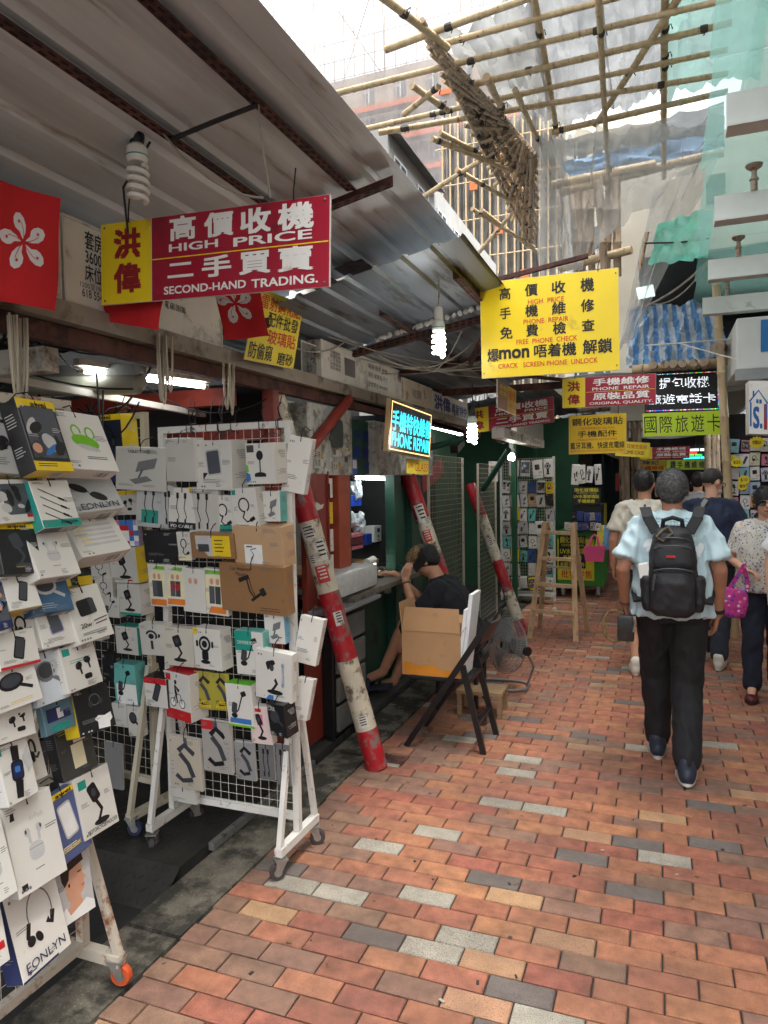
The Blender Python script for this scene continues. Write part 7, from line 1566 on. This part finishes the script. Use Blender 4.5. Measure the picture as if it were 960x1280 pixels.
for i, (px, c_) in enumerate(((750,(232,214,60)),(757,(120,170,210)),(764,(90,130,180)),(770,(200,190,180)))):
    carton(ony(px,672,9.75), (.09,0,.0), (.05,0,.33), (.1,-1,0), .02, tuple(card(q) for q in (c_,c_,c_)), ['blank'], ('yellow','pale blue','blue','grey')[i]+' slim bag hanging on the right side of the green cart', tie=False, name='slim_bag')
# bamboo uprights and dark market roof beyond
m_bam = mk('bamboo', (192,168,130), .5, .2, 3, .2, 30, stretch=(6,6,1.2), dirt=((120,92,62), .25, 4)); m_bamd = mk('bamboo_aged', (170,148,122), .6, .25, 3, .25, 30, stretch=(5,5,1.2), dirt=((84,66,50), .35, 4))
def bamboo(a, b, r=.035, n=9):
    a = Vector(a); b = Vector(b); L = (b-a).length; k = max(3, int(L/.42)); P = []; R = []
    bow = Vector((random.uniform(-1,1), random.uniform(-1,1), random.uniform(-1,1)))*.008*L
    for i in range(k+1):
        t = i/k; c = a.lerp(b, t)+bow*4*t*(1-t)*.5; d = (b-a).normalized()*.012; rr_ = r*(1.06-.14*t)
        if 0 < i < k: P += [c-d*1.6, c-d*.4, c+d*.4, c+d*1.6]; R += [rr_*.97, rr_*1.12, rr_*1.12, rr_*.97]
        else: P.append(c); R.append(rr_)
    return MB().tube(P, R, n)
for i, (px, y) in enumerate(((779,12.2),(786,12.0),(793,12.6),(800,11.8),(886,10.6),(893,10.9),(898,11.2))):
    q = ony(px, 700, y); solo('bamboo_post', bamboo((q.x,y,0),(q.x-.03,y+.05,3.0),.045), m_bamd, ('first','second','third','fourth')[i]+' from left of the bamboo posts left of the walkers' if i < 4 else ('first','second','third')[i-4]+' from left of the bamboo posts behind the man in navy', 'bamboo pole', group='bamboo posts of the far market', smooth=True)
mr = thing('market_canopy', 'dark tarpaulin roof over the far part of the lane', 'canopy', (0,16,2.9)); rr = random.Random(31)
g = MB(); g.grid(lambda u, v: (-1.7+3.6*u, 9.6+16*v, 2.95+.06*math.sin(u*9)+.05*math.sin(v*17+u*4)-.25*abs(u-.5)), 18, 24, 0, .01); part('tarpaulin', g, thinmat('market_tarp', (150,152,150), .1, .5, .6, 2, .25), mr, smooth=True)
for y_ in (9.8,12.4,15,18): g = bamboo((-1.8,y_,2.75),(1.9,y_,2.78),.04); part('bamboo_beam', g, m_bamd, mr, smooth=True)
for i, (y, x0, x1, z0, z1, col) in enumerate(((24,-2.5,3,0,3.0,(58,56,56)),(17.5,.75,2.6,0,2.9,(70,66,64)),(14.0,.9,2.6,0,2.5,(60,62,70)))):
    g = MB(); g.box((x0,y,z0),(x1,y+.08,z1)); solo('stall_screen', g, mk('far_screen%d' % i, col, .8, .35, 5), ('dark screen closing the far end of the lane','grey-brown screen on the right beyond the bamboo','bluish screen on the right behind the packets')[i], 'screen')
rr = random.Random(77)
for i in range(6):
    px = 752+i*25; py = rr.uniform(585,640); c_ = ((190,180,60),(180,60,60),(200,200,196),(60,110,160),(60,150,90),(150,60,120))[i]; y = rr.uniform(13,17)
    a = ony(px, py, y); w2 = rr.uniform(.15,.3); h2 = rr.uniform(.2,.45)
    g = MB(); g.box((a.x-w2/2,y,a.z-h2),(a.x+w2/2,y+.04,a.z)); solo('hanging_goods', g, card(c_), ('yellow','red','white','blue','green','purple')[i]+' bundle of goods hanging in the far market', 'goods', group='goods hanging in the far market')
# ================================================================ right side: glass canopy, shop, tarpaulin; bamboo scaffold; buildings
# ---- glass canopy of the right-hand arcade
gc = thing('glass_canopy', 'green glass canopy on white steel brackets at the right edge', 'canopy', (1.2,5,3.2))
m_glass = thinmat('green_glass', (150,196,186), .60, .05, .5, 1.2, .12); m_wsteel = mk('white_steel', (206,206,200), .5, .08, 4, .1, 30, dirt=((150,140,120), .15, 5))
GE = .33; ys = []
for (px, py) in ((908,140),(893,262),(885,338),(878,383)): ys.append(onz(px, py, 3.28).y)
yprev = -1.0
edges = [ys[0]-1.35]+ys
for i, y in enumerate(edges):
    x0 = onz((925,908,893,885,878)[i], (0,140,262,338,383)[i], 3.28).x
    g = MB(); g.box((x0,y-.006,3.20),(2.6,y+.006,3.36)); g.box((x0,y-.06,3.19),(2.6,y+.06,3.20)); part('bracket_beam', g, m_wsteel, gc)
    y1 = edges[i+1] if i+1 < len(edges) else y+1.0
    g = MB(); g.box((x0-.05,y+.01,3.52),(2.6,y1-.02,3.532)); part('glass_pane', g, m_glass, gc)
    for xs_ in (x0+.22, x0+1.1):
        g = MB(); g.lathe([(.02,0),(.02,.06),(.028,.065),(.016,.09),(.016,.12),(.045,.14),(.05,.155)], (xs_,y,3.36), n=12); part('glass_fitting', g, mk('fitting_steel', (150,140,128), .5, .3, 30, metal=.6, dirt=((140,78,44), .4, 30)), gc, smooth=True)
g = MB(); g.box((2.6,-2,0),(2.75,30,14)); 
rb_ = thing('arcade_building', 'plain arcade building along the right side of the lane', 'building', (2.7,14,0)); part('wall', g, mk('arcade_wall', (168,160,148), .85, .12, 1.5, .2, 20, dirt=((118,110,100), .25, 1)), rb_)
# ---- right-hand shop: sign boxes, packets, tags
g = bevbox((ony(921,400,7.3).x,7.3,ony(921,462,7.3).z),(2.58,8.6,ony(921,398,7.3).z),.01); shp = solo('shop_sign_box', g, mk('shop_box', (206,206,202), .5, .06, 3), 'large blank white sign box over the right-hand shop', 'sign')
g = MB(); z_ = ony(921,462,7.3).z; g.box((ony(921,400,7.3).x-.01,7.28,z_-.10),(2.58,7.34,z_-.002)); part('lower_band', g, mk('shop_band', (140,142,142), .5), shp)
g = MB(); g.box((ony(951,400,7.3).x,7.294,ony(951,440,7.3).z),(2.5,7.299,ony(951,400,7.3).z)); part('blue_panel', g, mk('shop_blue', (40,110,170), .5), shp)
sn = sign('shop_sign', ((936,478),(985,474),(985,546),(936,540)), 6.9, 'white shop sign with a blue house outline and letter S', [((0,0,1,1), m_swht)], [('S.',(.12,.12,.34,.50),mk('sign_blue3',(24,92,160),.5),.03),('I',(.40,.10,.46,.55),m_sred,.02)], hooks=False, th=.25)
P4 = [ony(px, py, 6.9) for px, py in ((936,478),(985,474),(985,546),(936,540))]; F = Face(P4[3], P4[2]-P4[3], P4[0]-P4[3]); F.n = Vector((0,-1,0)); g = MB()
F.stroke(g, [(.05,.12),(.05,.60),(.02,.62),(.25,.86),(.48,.62),(.44,.60),(.44,.30)], .03, 0, .004); F.rect(g, (.19,.60,.25,.68), 0, .004); F.rect(g, (.27,.60,.33,.68), 0, .004); F.rect(g, (.10,.72,.14,.84), 0, .004); part('house_mark', g, mk('sign_blue3',(24,92,160),.5), sn)
spal = [(236,206,214),(230,226,222),(150,200,210),(240,176,110),(226,140,166),(214,212,236),(230,222,190),(180,204,230),(240,236,232),(236,232,230),(228,220,224)]
wl = thing('goods_panel', 'panel of packets standing before the right-hand shop', 'display rack', (1.4,8.0,0)); a = ony(909,600,8.06); b = ony(990,600,8.06); g = MB(); g.box((a.x,8.06,.2),(b.x,8.10,2.25)); part('board', g, m_dark, wl)
packs(912,548,990,690,8.0,8,6,lambda r, c: 'packet %s from left in the %s row at the right-hand shop' % (c, r), spal, .03, 13)
packs(904,560,914,700,8.5,6,1,lambda r, c: '%s dark pack down the edge of the right-hand shop' % r, [K_, GY, (60,70,90), YL, K_], .03, 14)
mst = mk('star_yellow', (240,214,30), .6, .05)
for i, (px, py, s_) in enumerate(((921,578,.06),(930,600,.06),(928,608,.05),(946,553,.075),(915,574,.055))):
    c_ = ony(px, py, 7.85+.02*i); g = MB(); q = [];
    for k in range(28):
        t = math.pi*k/14; r_ = s_*(1 if k % 2 else .78); q.append((c_.x+r_*math.cos(t), c_.y, c_.z+r_*math.sin(t)*.85))
    n_ = len(q); g.add(q+[(x, y+.003, z) for x, y, z in q], [tuple(reversed(range(n_))), tuple(range(n_, 2*n_))]+[(k, (k+1) % n_, n_+(k+1) % n_, n_+k) for k in range(n_)])
    tg = solo('price_tag', g, mst, ('first','second','third','fourth','fifth')[i]+' yellow starburst price tag, counted down the right-hand shop front' if i != 3 else 'yellow starburst price tag on the top row of packets', 'price tag')
    F = Face((c_.x-s_*.6,c_.y,c_.z-s_*.4),(s_*1.2,0,0),(0,0,s_*.8)); F.n = Vector((0,-1,0)); g = MB(); F.text(g, ('$25','$10','$5','特價$20','$15')[i], (.08,.15,.92,.85), 0, .01, .002); part('lettering', g, m_txtk, tg)
shpc = thing('shop_ceiling', 'shop ceiling with strip lights at the right-hand shop', 'ceiling', (1.6,9,2.5)); g = MB(); g.box((.95,7.4,2.42),(2.58,13,2.46)); part('ceiling_panel', g, mk('shop_ceiling', (180,184,186), .7), shpc)
for i, y in enumerate((8.2,8.9,9.6,10.3,11.0)): tube((1.0,y,2.36),(1.9,y+.05,2.36),('first','second','third','fourth','fifth')[i]+' nearest strip light under the right-hand shop ceiling', r=.016)
# ---- bamboo post, LED support, tarpaulin, green sheet
pA_ = ony(897,392,7.9); pB_ = ony(908,600,7.9); d_ = (pA_-pB_).normalized(); g = bamboo(pB_-d_*(pB_.z/d_.z), pA_+d_*.3, .043); solo('bamboo_post', g, m_bam, 'tall pale bamboo post beside the lime banner', 'bamboo pole', smooth=True)
g = bamboo(ony(790,462,8.2), ony(925,450,8.2), .045); bb = solo('bamboo_beam', g, m_bam, 'horizontal bamboo beam over the display board', 'bamboo pole', smooth=True)
for i, px in enumerate((816,831,841,853,867,880)):
    p = ony(px, 456-(px-816)*.05, 8.0); g = bamboo(p, p+Vector((.1,1.6,.05)), .04); solo('bamboo_stub', g, m_bamd, ('first','second','third','fourth','fifth','sixth')[i]+' bamboo end from the left poking out above the display board', 'bamboo pole', group='bamboo ends above the display board', smooth=True)
g = bamboo(ony(896,436,7.85), ony(905,428,9.3), .06); solo('bamboo_stub', g, m_bamd, 'thick bamboo end tied to the tall post', 'bamboo pole', smooth=True)
g = MB(); g.bar(ony(808,432,7.6), ony(915,424,7.6), .03, .012); g.bar(ony(848,429,7.6), ony(945,456,7.4), .025, .01); solo('metal_rail', g, m_zinc, 'thin metal rails crossing before the striped tarpaulin', 'rail')
g = MB(); g.box((ony(806,466,8.4).x,8.36,ony(806,463,8.36).z),(ony(901,466,8.4).x,8.5,ony(806,459,8.36).z)); solo('white_rail', g, m_wsteel, 'white rail along the top of the display board', 'rail')
m_stripe, N, L, P = node_mat('striped_tarp'); tc = N.new('ShaderNodeTexCoord'); sx = N.new('ShaderNodeSeparateXYZ'); L.new(tc.outputs['UV'], sx.inputs[0]); P.inputs['Roughness'].default_value = .4
mm_ = N.new('ShaderNodeMath'); mm_.operation = 'MULTIPLY'; mm_.inputs[1].default_value = 9.0; nw = N.new('ShaderNodeTexNoise'); nw.inputs['Scale'].default_value = 5; nw.inputs['Detail'].default_value = 3; L.new(tc.outputs['UV'], nw.inputs['Vector']); aw = N.new('ShaderNodeMath'); aw.operation = 'MULTIPLY_ADD'; aw.inputs[1].default_value = .10; L.new(nw.outputs['Fac'], aw.inputs[0]); L.new(sx.outputs[0], aw.inputs[2]); L.new(aw.outputs[0], mm_.inputs[0]); fr2 = N.new('ShaderNodeMath'); fr2.operation = 'FRACT'; L.new(mm_.outputs[0], fr2.inputs[0]); gt = N.new('ShaderNodeMath'); gt.operation = 'GREATER_THAN'; gt.inputs[1].default_value = .5; L.new(fr2.outputs[0], gt.inputs[0])
mx = N.new('ShaderNodeMix'); mx.data_type = 'RGBA'; L.new(gt.outputs[0], mx.inputs[0]); mx.inputs[6].default_value = (*lin(104,152,202),1); mx.inputs[7].default_value = (*lin(190,200,208),1); L.new(mx.outputs[2], P.inputs['Base Color'])
def sheet(name, q, mat, label, cat, nu=24, nv=16, amp=.03, seed=0, uv=False, ys_=None, parent=None, fr=(7,5)):
    """hanging sheet spanned between four surveyed corners with folds"""
    TL, TR, BR, BL = q; nr = (TR-TL).cross(BL-TL).normalized()
    def fn(u, v):
        p = TL.lerp(TR, u).lerp(BL.lerp(BR, u), v); a = noise.noise(Vector((u*fr[0]+seed, v*fr[1]*.6, seed*1.7)))+.5*noise.noise(Vector((u*fr[0]*2.7, v*fr[1]*2, seed)))+.25*noise.noise(Vector((u*40, v*22, seed))); return p+nr*amp*a+Vector((0,0,.4*amp*noise.noise(Vector((u*9, v*3, seed+5)))))
    g = MB().grid(fn, nu, nv)
    o = part(name, g, mat, parent, smooth=True) if parent else solo(name, g, mat, label, cat, smooth=True)
    if uv:
        ul = o.data.uv_layers.new(name='UVMap'); W_ = nu+1
        for l in o.data.loops: ul.data[l.index].uv = ((l.vertex_index % W_)/nu, (l.vertex_index//W_)/nv)
    return o
sheet('tarpaulin', [ony(786,388,8.6), ony(893,372,8.6), ony(912,448,8.5), ony(783,462,8.4)], m_stripe, 'blue and white striped tarpaulin above the display board', 'tarpaulin', 60, 34, .12, 2, True, fr=(7,6))
m_teal = thinmat('teal_sheet', (100,196,170), .12, .3, .5, 7, .3)
sheet('awning_sheet', [ony(820,278,7.2), ony(890,262,6.9), ony(884,322,6.8), ony(810,331,7.1)], m_teal, 'sagging teal green sheet beside the glass canopy', 'sheet', 16, 12, .05, 5)
g = MB(); g.tube([ony(806,304,7.1), ony(850,303,7.0), ony(886,298,6.85)], .008, 6); solo('rope', g, m_blackw, 'dark rope across the teal green sheet', 'rope')
g = bamboo(ony(809,290,7.15), ony(800,336,7.2), .02); solo('bamboo_stub', g, m_bamd, 'short dark stick holding the teal sheet corner', 'bamboo pole', smooth=True)
dkc = thing('dark_canopy', 'dark canopy underside with a small lit lamp below the teal sheet', 'canopy', (.3,9.5,4)); a = ony(800,335,9.0); b = ony(900,385,9.0)
g = MB(); g.grid(lambda u, v: (a.x+(2.5-a.x)*u, 8.2+2.5*v, ony(800,330,8.3).z+.1*u-.25*v), 6, 6, 0, .02); part('underside', g, mk('dark_grey_sheet', (62,66,70), .8, .2, 2), dkc)
g = MB(); g.box((a.x,10.7,b.z-.5),(2.5,10.75,a.z+.6)); part('rear_sheet', g, mk('dark_grey_sheet', (62,66,70), .8, .2, 2), dkc)
c_ = ony(807,365,8.8); g = MB(); g.obox(c_, Vector((.09,0,.01)), Vector((0,.03,.02)), Vector((-.01,-.02,.05))); part('lamp_panel', g, mk('lamp_panel', (230,245,240), .3, 0, emit=((220,245,240), .4)), dkc)
g = MB(); g.tube(sag(ony(800,385,8.6), ony(884,328,8.2), .06), .012, 6); g.tube(sag(ony(815,380,8.6), ony(884,330,8.2), .12), .008, 6); part('cables', g, m_greyw, dkc)
# ---- bamboo scaffold fan over the lane
sc_ = thing('bamboo_scaffold', 'bamboo scaffold platform with plastic sheets high over the lane', 'scaffold', (-.5,9,5.5)); ZF = 5.5
def bz(x0, y0, x1, y1, dz=0.0, r=.05, m=None):
    a, b = onz(x0,y0,ZF+dz), onz(x1,y1,ZF+dz); p = part('bamboo_pole', bamboo(a, b, r), m or m_bam, sc_, smooth=True)
    g = MB(); d = (b-a).normalized()
    for k in range(max(1, int((b-a).length/1.1))):
        c = a.lerp(b, random.uniform(.06,.94)); g.tube([c-d*.03, c-d*.01, c+d*.015, c+d*.035], [r*1.02,r*1.12,r*1.1,r*1.02], 8); q = d.orthogonal().normalized(); g.tube([c, c+q*r*2+d*.04, c+q*r*2.5-Vector((0,0,.08))], .006, 4)
    part('nylon_tie', g, mk('nylon_strip', (64,56,48), .7), p, kind='stuff')
for e in ((482,62,665,-4,0),(545,57,790,-8,.05),(395,123,915,-2,0),(565,111,915,28,.04),(440,165,910,62,.02),(474,166,910,92,0),(690,165,910,114,.05),
          (662,-30,696,168,.08),(747,-30,770,330,-.02),(832,-30,830,222,.1),(850,-6,744,156,.06),
          (540,173,640,214,-.1),(550,166,600,192,-.05),(528,247,602,200,-.12),(571,212,640,252,-.1),(590,261,668,309,-.1),(602,263,672,315,-.08),(515,107,560,138,-.1),(505,143,548,108,-.12),(596,319,640,267,-.1),(608,96,628,136,-.1),(644,112,676,182,-.08),(470,-10,560,60,-.05)):
    bz(*e[:4], e[4], random.uniform(.027,.036))
rr = random.Random(41)
ends0 = [(526,22),(534,36),(545,50),(556,66),(570,86),(588,108),(606,128),(625,142)]; ends1 = [(664,306),(667,300),(670,290),(672,270),(673,250),(673,232),(673,214),(672,196)]
lerp2 = lambda a, b, t: (a[0]+(b[0]-a[0])*t, a[1]+(b[1]-a[1])*t)
def edge0(f): f *= len(ends0)-1.001; i = int(f); return lerp2(ends0[i], ends0[i+1], f-i)
def edge1(f): f *= len(ends1)-1.001; i = int(f); return lerp2(ends1[i], ends1[i+1], f-i)
for k in range(13):
    f_ = k/12; a = edge0(f_); b = edge1(f_); a = lerp2(a, b, rr.uniform(-.02,.06)); bz(*a, *b, rr.uniform(-.05,.05)+(.12 if k % 2 else 0), rr.uniform(.024,.03), m_bamd)
for k in range(26):
    t = (k+.5)/26; a = lerp2(edge0(0), edge1(0), t); b = lerp2(edge0(1), edge1(1), min(1, t*.92+.16)); a = (a[0]-rr.uniform(2,12), a[1]-rr.uniform(0,5)); bz(*a, *b, rr.uniform(.02,.08), rr.uniform(.02,.026), m_bam if k % 3 else m_bamd)
for k in range(16):
    t = (k+.5)/16; a = lerp2(edge0(0), edge1(0), min(1, t+.08)); b = lerp2(edge0(1), edge1(1), max(0, t-.06)); bz(*a, *b, rr.uniform(-.1,-.04), rr.uniform(.018,.024), m_bamd)
m_plast = thinmat('clear_plastic', (150,152,150), .10, .3, .42, 2.5, .4); m_gauze = thinmat('white_gauze', (196,196,192), .50, .6, .45, 3, .15); m_tealp = thinmat('teal_plastic', (132,176,164), .10, .3, .42, 3, .3)
ZS = ZF+.16
for i, (q, m_, lab) in enumerate((([(548,46),(668,-8),(690,152),(640,140)], m_plast, 0),([(660,-6),(750,-34),(768,140),(688,160)], m_plast, 0),([(748,-30),(834,-60),(832,118),(766,140)], m_plast, 0),([(832,-56),(975,-95),(950,100),(830,120)], m_tealp, 0))):
    P_ = [onz(px, py, ZS+.03*i) for px, py in q]; sheet('plastic_sheet', P_, m_, None, None, 22, 22, .13, i*3.1, parent=sc_, fr=(5,6))
sheet('plastic_sheet', [onz(676,182,ZF+.1), onz(905,128,ZF+.1), ony(905,168,8.6), ony(672,200,9.0)], m_plast, None, None, 22, 10, .08, 8, parent=sc_)
# gauze curtains
sheet('gauze', [ony(668,172,8.3), ony(762,160,8.0), ony(730,336,7.6), ony(676,338,7.9)], m_gauze, None, None, 26, 20, .16, 11, parent=sc_, fr=(9,2))
sheet('gauze', [ony(760,164,8.0), ony(908,150,7.6), ony(905,178,7.6), ony(735,318,7.5)], m_gauze, None, None, 26, 16, .16, 14, parent=sc_, fr=(6,3))
sheet('gauze', [ony(818,240,7.7), ony(905,176,7.6), ony(792,420,7.3), ony(772,440,7.4)], m_gauze, None, None, 20, 16, .12, 17, parent=sc_, fr=(6,2))
sheet('gauze', [ony(668,172,8.2), ony(700,175,8.1), ony(722,300,7.9), ony(700,340,7.9)], m_gauze, None, None, 14, 16, .14, 19, parent=sc_, fr=(5,2))
# second bamboo frame and hoarding seen through the gauze
sheet('plastic_sheet', [ony(700,205,11), ony(905,150,10.5), ony(905,190,10.5), ony(716,225,11)], mk('blue_sheet', (128,168,206), .5, .25, 3), None, None, 20, 8, .12, 23, parent=sc_)
for x0, x1, y in ((722,726,10),(737,740,10.2),(748,756,9.8),(762,758,10.1),(714,722,10.4),(730,728,10.8),(770,772,9.9)): part('bamboo_pole', bamboo(ony(x0,222,y), ony(x1,345,y), .055), m_bamd, sc_, smooth=True)
for a_, b_ in (((700,240),(905,190)),((690,232),(820,205)),((700,335),(790,312))): part('bamboo_pole', bamboo(ony(*a_,10), ony(*b_,9.8), .06), m_bam, sc_, smooth=True)
hb = thing('hoarding', 'cream hoarding wall behind the gauze', 'wall', (1,11.5,5)); a = ony(762,212,11.6); b = ony(925,330,11.6); g = MB(); g.box((a.x,11.6,2.5),(3.2,11.7,a.z+.3)); part('panel', g, mk('cream_panel', (214,206,188), .7, .08, 2), hb); g = MB(); c0 = ony(883,228,11.55); g.box((c0.x,11.55,c0.z-.3),(c0.x+.25,11.598,c0.z+.1)); part('vent', g, m_rust, hb)
# ---- buildings
m_bconc = mk('pale_concrete', (190,188,182), .9, .12, .6, .15, 6, dirt=((138,134,126), .3, .5)); m_bwhite = mk('white_render', (140,140,137), .9, .08, .6, dirt=((160,156,148), .25, .5)); m_glassd = mk('window_dark', (70,80,88), .15, .25, 1.5); m_wframe = mk('window_frame', (206,208,206), .6)
def ac(parent, c, d=(1,0,0)):
    g = MB(); x, y, z = c; g.box((x,y-.4,z-.25),(x+.32,y+.4,z+.25)); a = part('air_conditioner', g, m_bwhite, parent); g = MB()
    for k in range(5): g.box((x+.321,y-.34,z-.2+k*.085),(x+.33,y+.34,z-.16+k*.085))
    part('grille', g, m_glassd, a, kind='stuff')
xf = -11.0
A0 = onx(345,70,xf); A1 = onx(412,170,xf); b1 = thing('concrete_building', 'grey concrete building rising behind the near awning', 'building', (xf-3,(A0.y+A1.y)/2,0)); ztA = A0.z
g = MB(); g.box((xf-6,-1,0),(xf,A1.y,ztA-.6)); part('wall', g, m_bconc, b1)
g = MB(); g.box((xf-.25,-1,ztA-.598),(xf+.05,A1.y,ztA)); part('parapet', g, m_bconc, b1)
g = MB()
dpos = onx(354,62,xf-.3); g = MB(); g.lathe([(.02,0),(.14,.03),(.24,.09),(.25,.1)], dpos+Vector((0,0,.3)), (.5,-.75,.35), 18); dsh = part('satellite_dish', g, m_bwhite, b1, smooth=True); g = MB(); g.cyl(dpos-Vector((0,0,.7)), dpos+Vector((0,0,.3)), .03); part('dish_mast', g, m_zinc, dsh)
for k in range(7):
    p = onx(360+k*9, 60, xf-.5); g = MB(); g.cyl((p.x-k*.2,p.y,ztA-.3),(p.x-k*.2,p.y,ztA+1.2+.4*(k%3)),.02); part('aerial', g, m_zinc, b1)
xf = -8.0
B0 = onx(484,155,xf); b2_ = thing('white_building', 'white rendered building with rusty eaves and air conditioners', 'building', (xf-3,B0.y+6,0)); ztB = B0.z; yb0 = B0.y; yb1 = yb0+16
g = MB(); g.box((xf-2.2,yb0,0),(xf,yb1,ztB)); part('wall', g, m_bwhite, b2_)
for fl in range(4):
    ze = ztB-.15-fl*2.8; yb1 = yb0+(5 if fl == 0 else 16)
    g = MB(); g.add([(xf,yb0,ze),(xf+.45,yb0,ze-.2),(xf+.45,yb1,ze-.2),(xf,yb1,ze),(xf,yb0,ze-.06),(xf+.45,yb0,ze-.26),(xf+.45,yb1,ze-.26),(xf,yb1,ze-.06)],[(0,1,2,3),(7,6,5,4),(0,4,5,1),(1,5,6,2),(2,6,7,3)]); part('eaves', g, mk('dark_eaves', (82,80,78), .8, .3, 2, dirt=((110,80,60), .3, 1.5)), b2_)
    for k in range(6):
        y_ = yb0+.5+k*2.4; g = MB(); g.box((xf-.02,y_,ze-1.9),(xf+.015,y_+1.2,ze-.6)); wn = part('window', g, m_glassd, b2_); g = MB()
        for yy in (y_, y_+.58, y_+1.16): g.box((xf+.016,yy,ze-1.9),(xf+.05,yy+.05,ze-.6))
        g.box((xf+.016,y_+.05,ze-1.9),(xf+.045,y_+1.16,ze-1.85)); g.box((xf+.016,y_+.05,ze-.65),(xf+.045,y_+1.16,ze-.6)); part('frame', g, m_wframe, wn)
        if k % 3 != 1: ac(b2_, (xf+.02, y_+1.55, ze-1.5))
# scaffolded tower with nets and orange bands
Yc_ = 60.0; c0 = ony(300,100,Yc_).x; c1 = ony(668,200,Yc_).x; zt = ony(450,60,Yc_).z
b3 = thing('scaffolded_tower', 'tall tan building wrapped in scaffold nets with orange bands', 'building', ((c0+c1)/2,Yc_+4,0)); g = MB(); g.box((c0,Yc_,0),(c1,Yc_+9,zt-2.4)); part('wall', g, mk('tan_tile', (158,144,126), .85, .1, .4), b3)
for fl in range(10):
    z_ = zt-5.0-fl*2.9
    for k in range(9):
        x_ = c0+.8+k*(c1-c0-1)/9; g = MB(); g.box((x_,Yc_-.06,z_),(x_+1.1,Yc_-.001,z_+1.5)); wn = part('window', g, m_glassd, b3); g = MB(); g.box((x_+.5,Yc_-.10,z_),(x_+.6,Yc_-.061,z_+1.5)); g.box((x_,Yc_-.10,z_+.9),(x_+.5,Yc_-.061,z_+1.0)); part('frame', g, m_wframe, wn)
    g = MB(); g.box((c0-.1,Yc_-1.5,z_-1.2),(c1+.2,Yc_-.2,z_-1.12)); part('catch_platform', g, m_bamd, b3)
    g = MB(); g.box((c0-.1,Yc_-1.62,z_-1.5),(c1+.2,Yc_-1.56,z_-1.08)); part('orange_band', g, mk('orange_net', (206,112,66), .8, .1), b3)
g = MB(); 
for k in range(30): x_ = c0+(c1-c0)*k/29; g.cyl((x_,Yc_-1.45,0),(x_+.05,Yc_-1.45,zt+(1.2 if k % 3 else 4)),.05,n=5)
for k in range(26): z_ = 1+k*(zt-1)/25; g.cyl((c0-.5,Yc_-1.45,z_),(c1+.6,Yc_-1.45,z_),.04,n=5)
for k in range(6): x_ = c0+rr.uniform(0,.8)*(c1-c0); g.cyl((x_,Yc_-1.4,zt-5),(x_+rr.uniform(-8,8),Yc_-1.4,zt+rr.uniform(2,6)),.05,n=5)
part('scaffold_poles', g, mk('far_bamboo', (150,136,120), .8), b3, kind='stuff')
m_net = thinmat('pale_net', (206,202,202), .55, .6, .4, .5, .15)
sheet('safety_net', [Vector((c0,Yc_-1.7,zt)),Vector((c1+.3,Yc_-1.7,zt)),Vector((c1+.3,Yc_-1.7,0)),Vector((c0,Yc_-1.7,0))], m_net, None, None, 60, 30, .25, 31, parent=b3, fr=(26,3))
g2_ = sheet('safety_net', [Vector((c1+.3,Yc_-1.7,zt)),Vector((c1+.3,Yc_+10,zt)),Vector((c1+.3,Yc_+10,0)),Vector((c1+.3,Yc_-1.7,0))], m_net, None, None, 40, 20, .2, 33, parent=b3, fr=(26,3))
nb = thing('netted_block', 'building draped in white vertical safety nets behind the bamboo rim', 'building', (-6,50,0)); n0, n1 = ony(553,300,46).x, ony(705,300,46).x; zn = ony(556,150,46).z
g = MB(); g.box((n0+.2,46.6,0),(n1,54,zn-.4)); part('wall', g, m_bwhite, nb)
for k in range(6): sheet('safety_net', [Vector((n0+(n1-n0)*k/6,46,zn-.9*(k % 2)*k*.3)),Vector((n0+(n1-n0)*(k+1)/6,46,zn-.9*(k % 2)*k*.3)),Vector((n0+(n1-n0)*(k+1)/6,46,0)),Vector((n0+(n1-n0)*k/6,46,0))], thinmat('white_drape', (160,156,150), .10, .6, .3, 1, .3) if k == 0 else MATS['white_drape'], None, None, 24, 20, .5, 50+k, parent=nb, fr=(6,.6))
g = MB()
for k in range(16): x_ = n0+(n1-n0)*k/15; g.cyl((x_,45.6,0),(x_+.2,45.6,zn+(k % 3)*.5),.06,n=5)
for k in range(9): g.cyl((n0-.3,45.6,4+k*2.4),(n1,45.6,4+k*2.4),.05,n=5)
part('scaffold_poles', g, m_bam, nb, kind='stuff')
for k in range(4): g = MB(); g.box((n0+2+k*1.6,45.5,zn-5-k*3),(n0+2.5+k*1.6,45.58,zn-4.4-k*3)); part('orange_tag', g, MATS['orange_net'], nb)
# block at the end of the lane and on its right
b4 = thing('cream_tower', 'cream and white tower block at the end of the lane', 'building', (-2,52,0)); xa, xb = ony(668,400,52).x, ony(835,400,52).x; g = MB(); g.box((xa,52,0),(xb,60,26)); part('wall', g, mk('cream_render', (222,212,190), .9, .08, .3), b4)
for fl in range(8):
    for k in range(5):
        x_ = xa+.6+k*(xb-xa)/5; z_ = 3+fl*2.9; g = MB(); g.box((x_,51.9,z_),(x_+1.3,51.999,z_+1.5)); wn = part('window', g, m_glassd, b4); g = MB(); g.box((x_+.6,51.85,z_),(x_+.7,51.899,z_+1.5)); part('frame', g, m_wframe, wn)
        if (fl+k) % 2: g = MB(); g.box((x_+.2,51.5,z_-.7),(x_+.9,51.95,z_-.2)); part('air_conditioner', g, m_bwhite, b4)
b5 = thing('tenement_block', 'pale tenement block beyond the scaffold on the right', 'building', (6,20,0)); g = MB(); g.box((2.8,14,0),(9,50,16)); part('wall', g, m_bconc, b5)
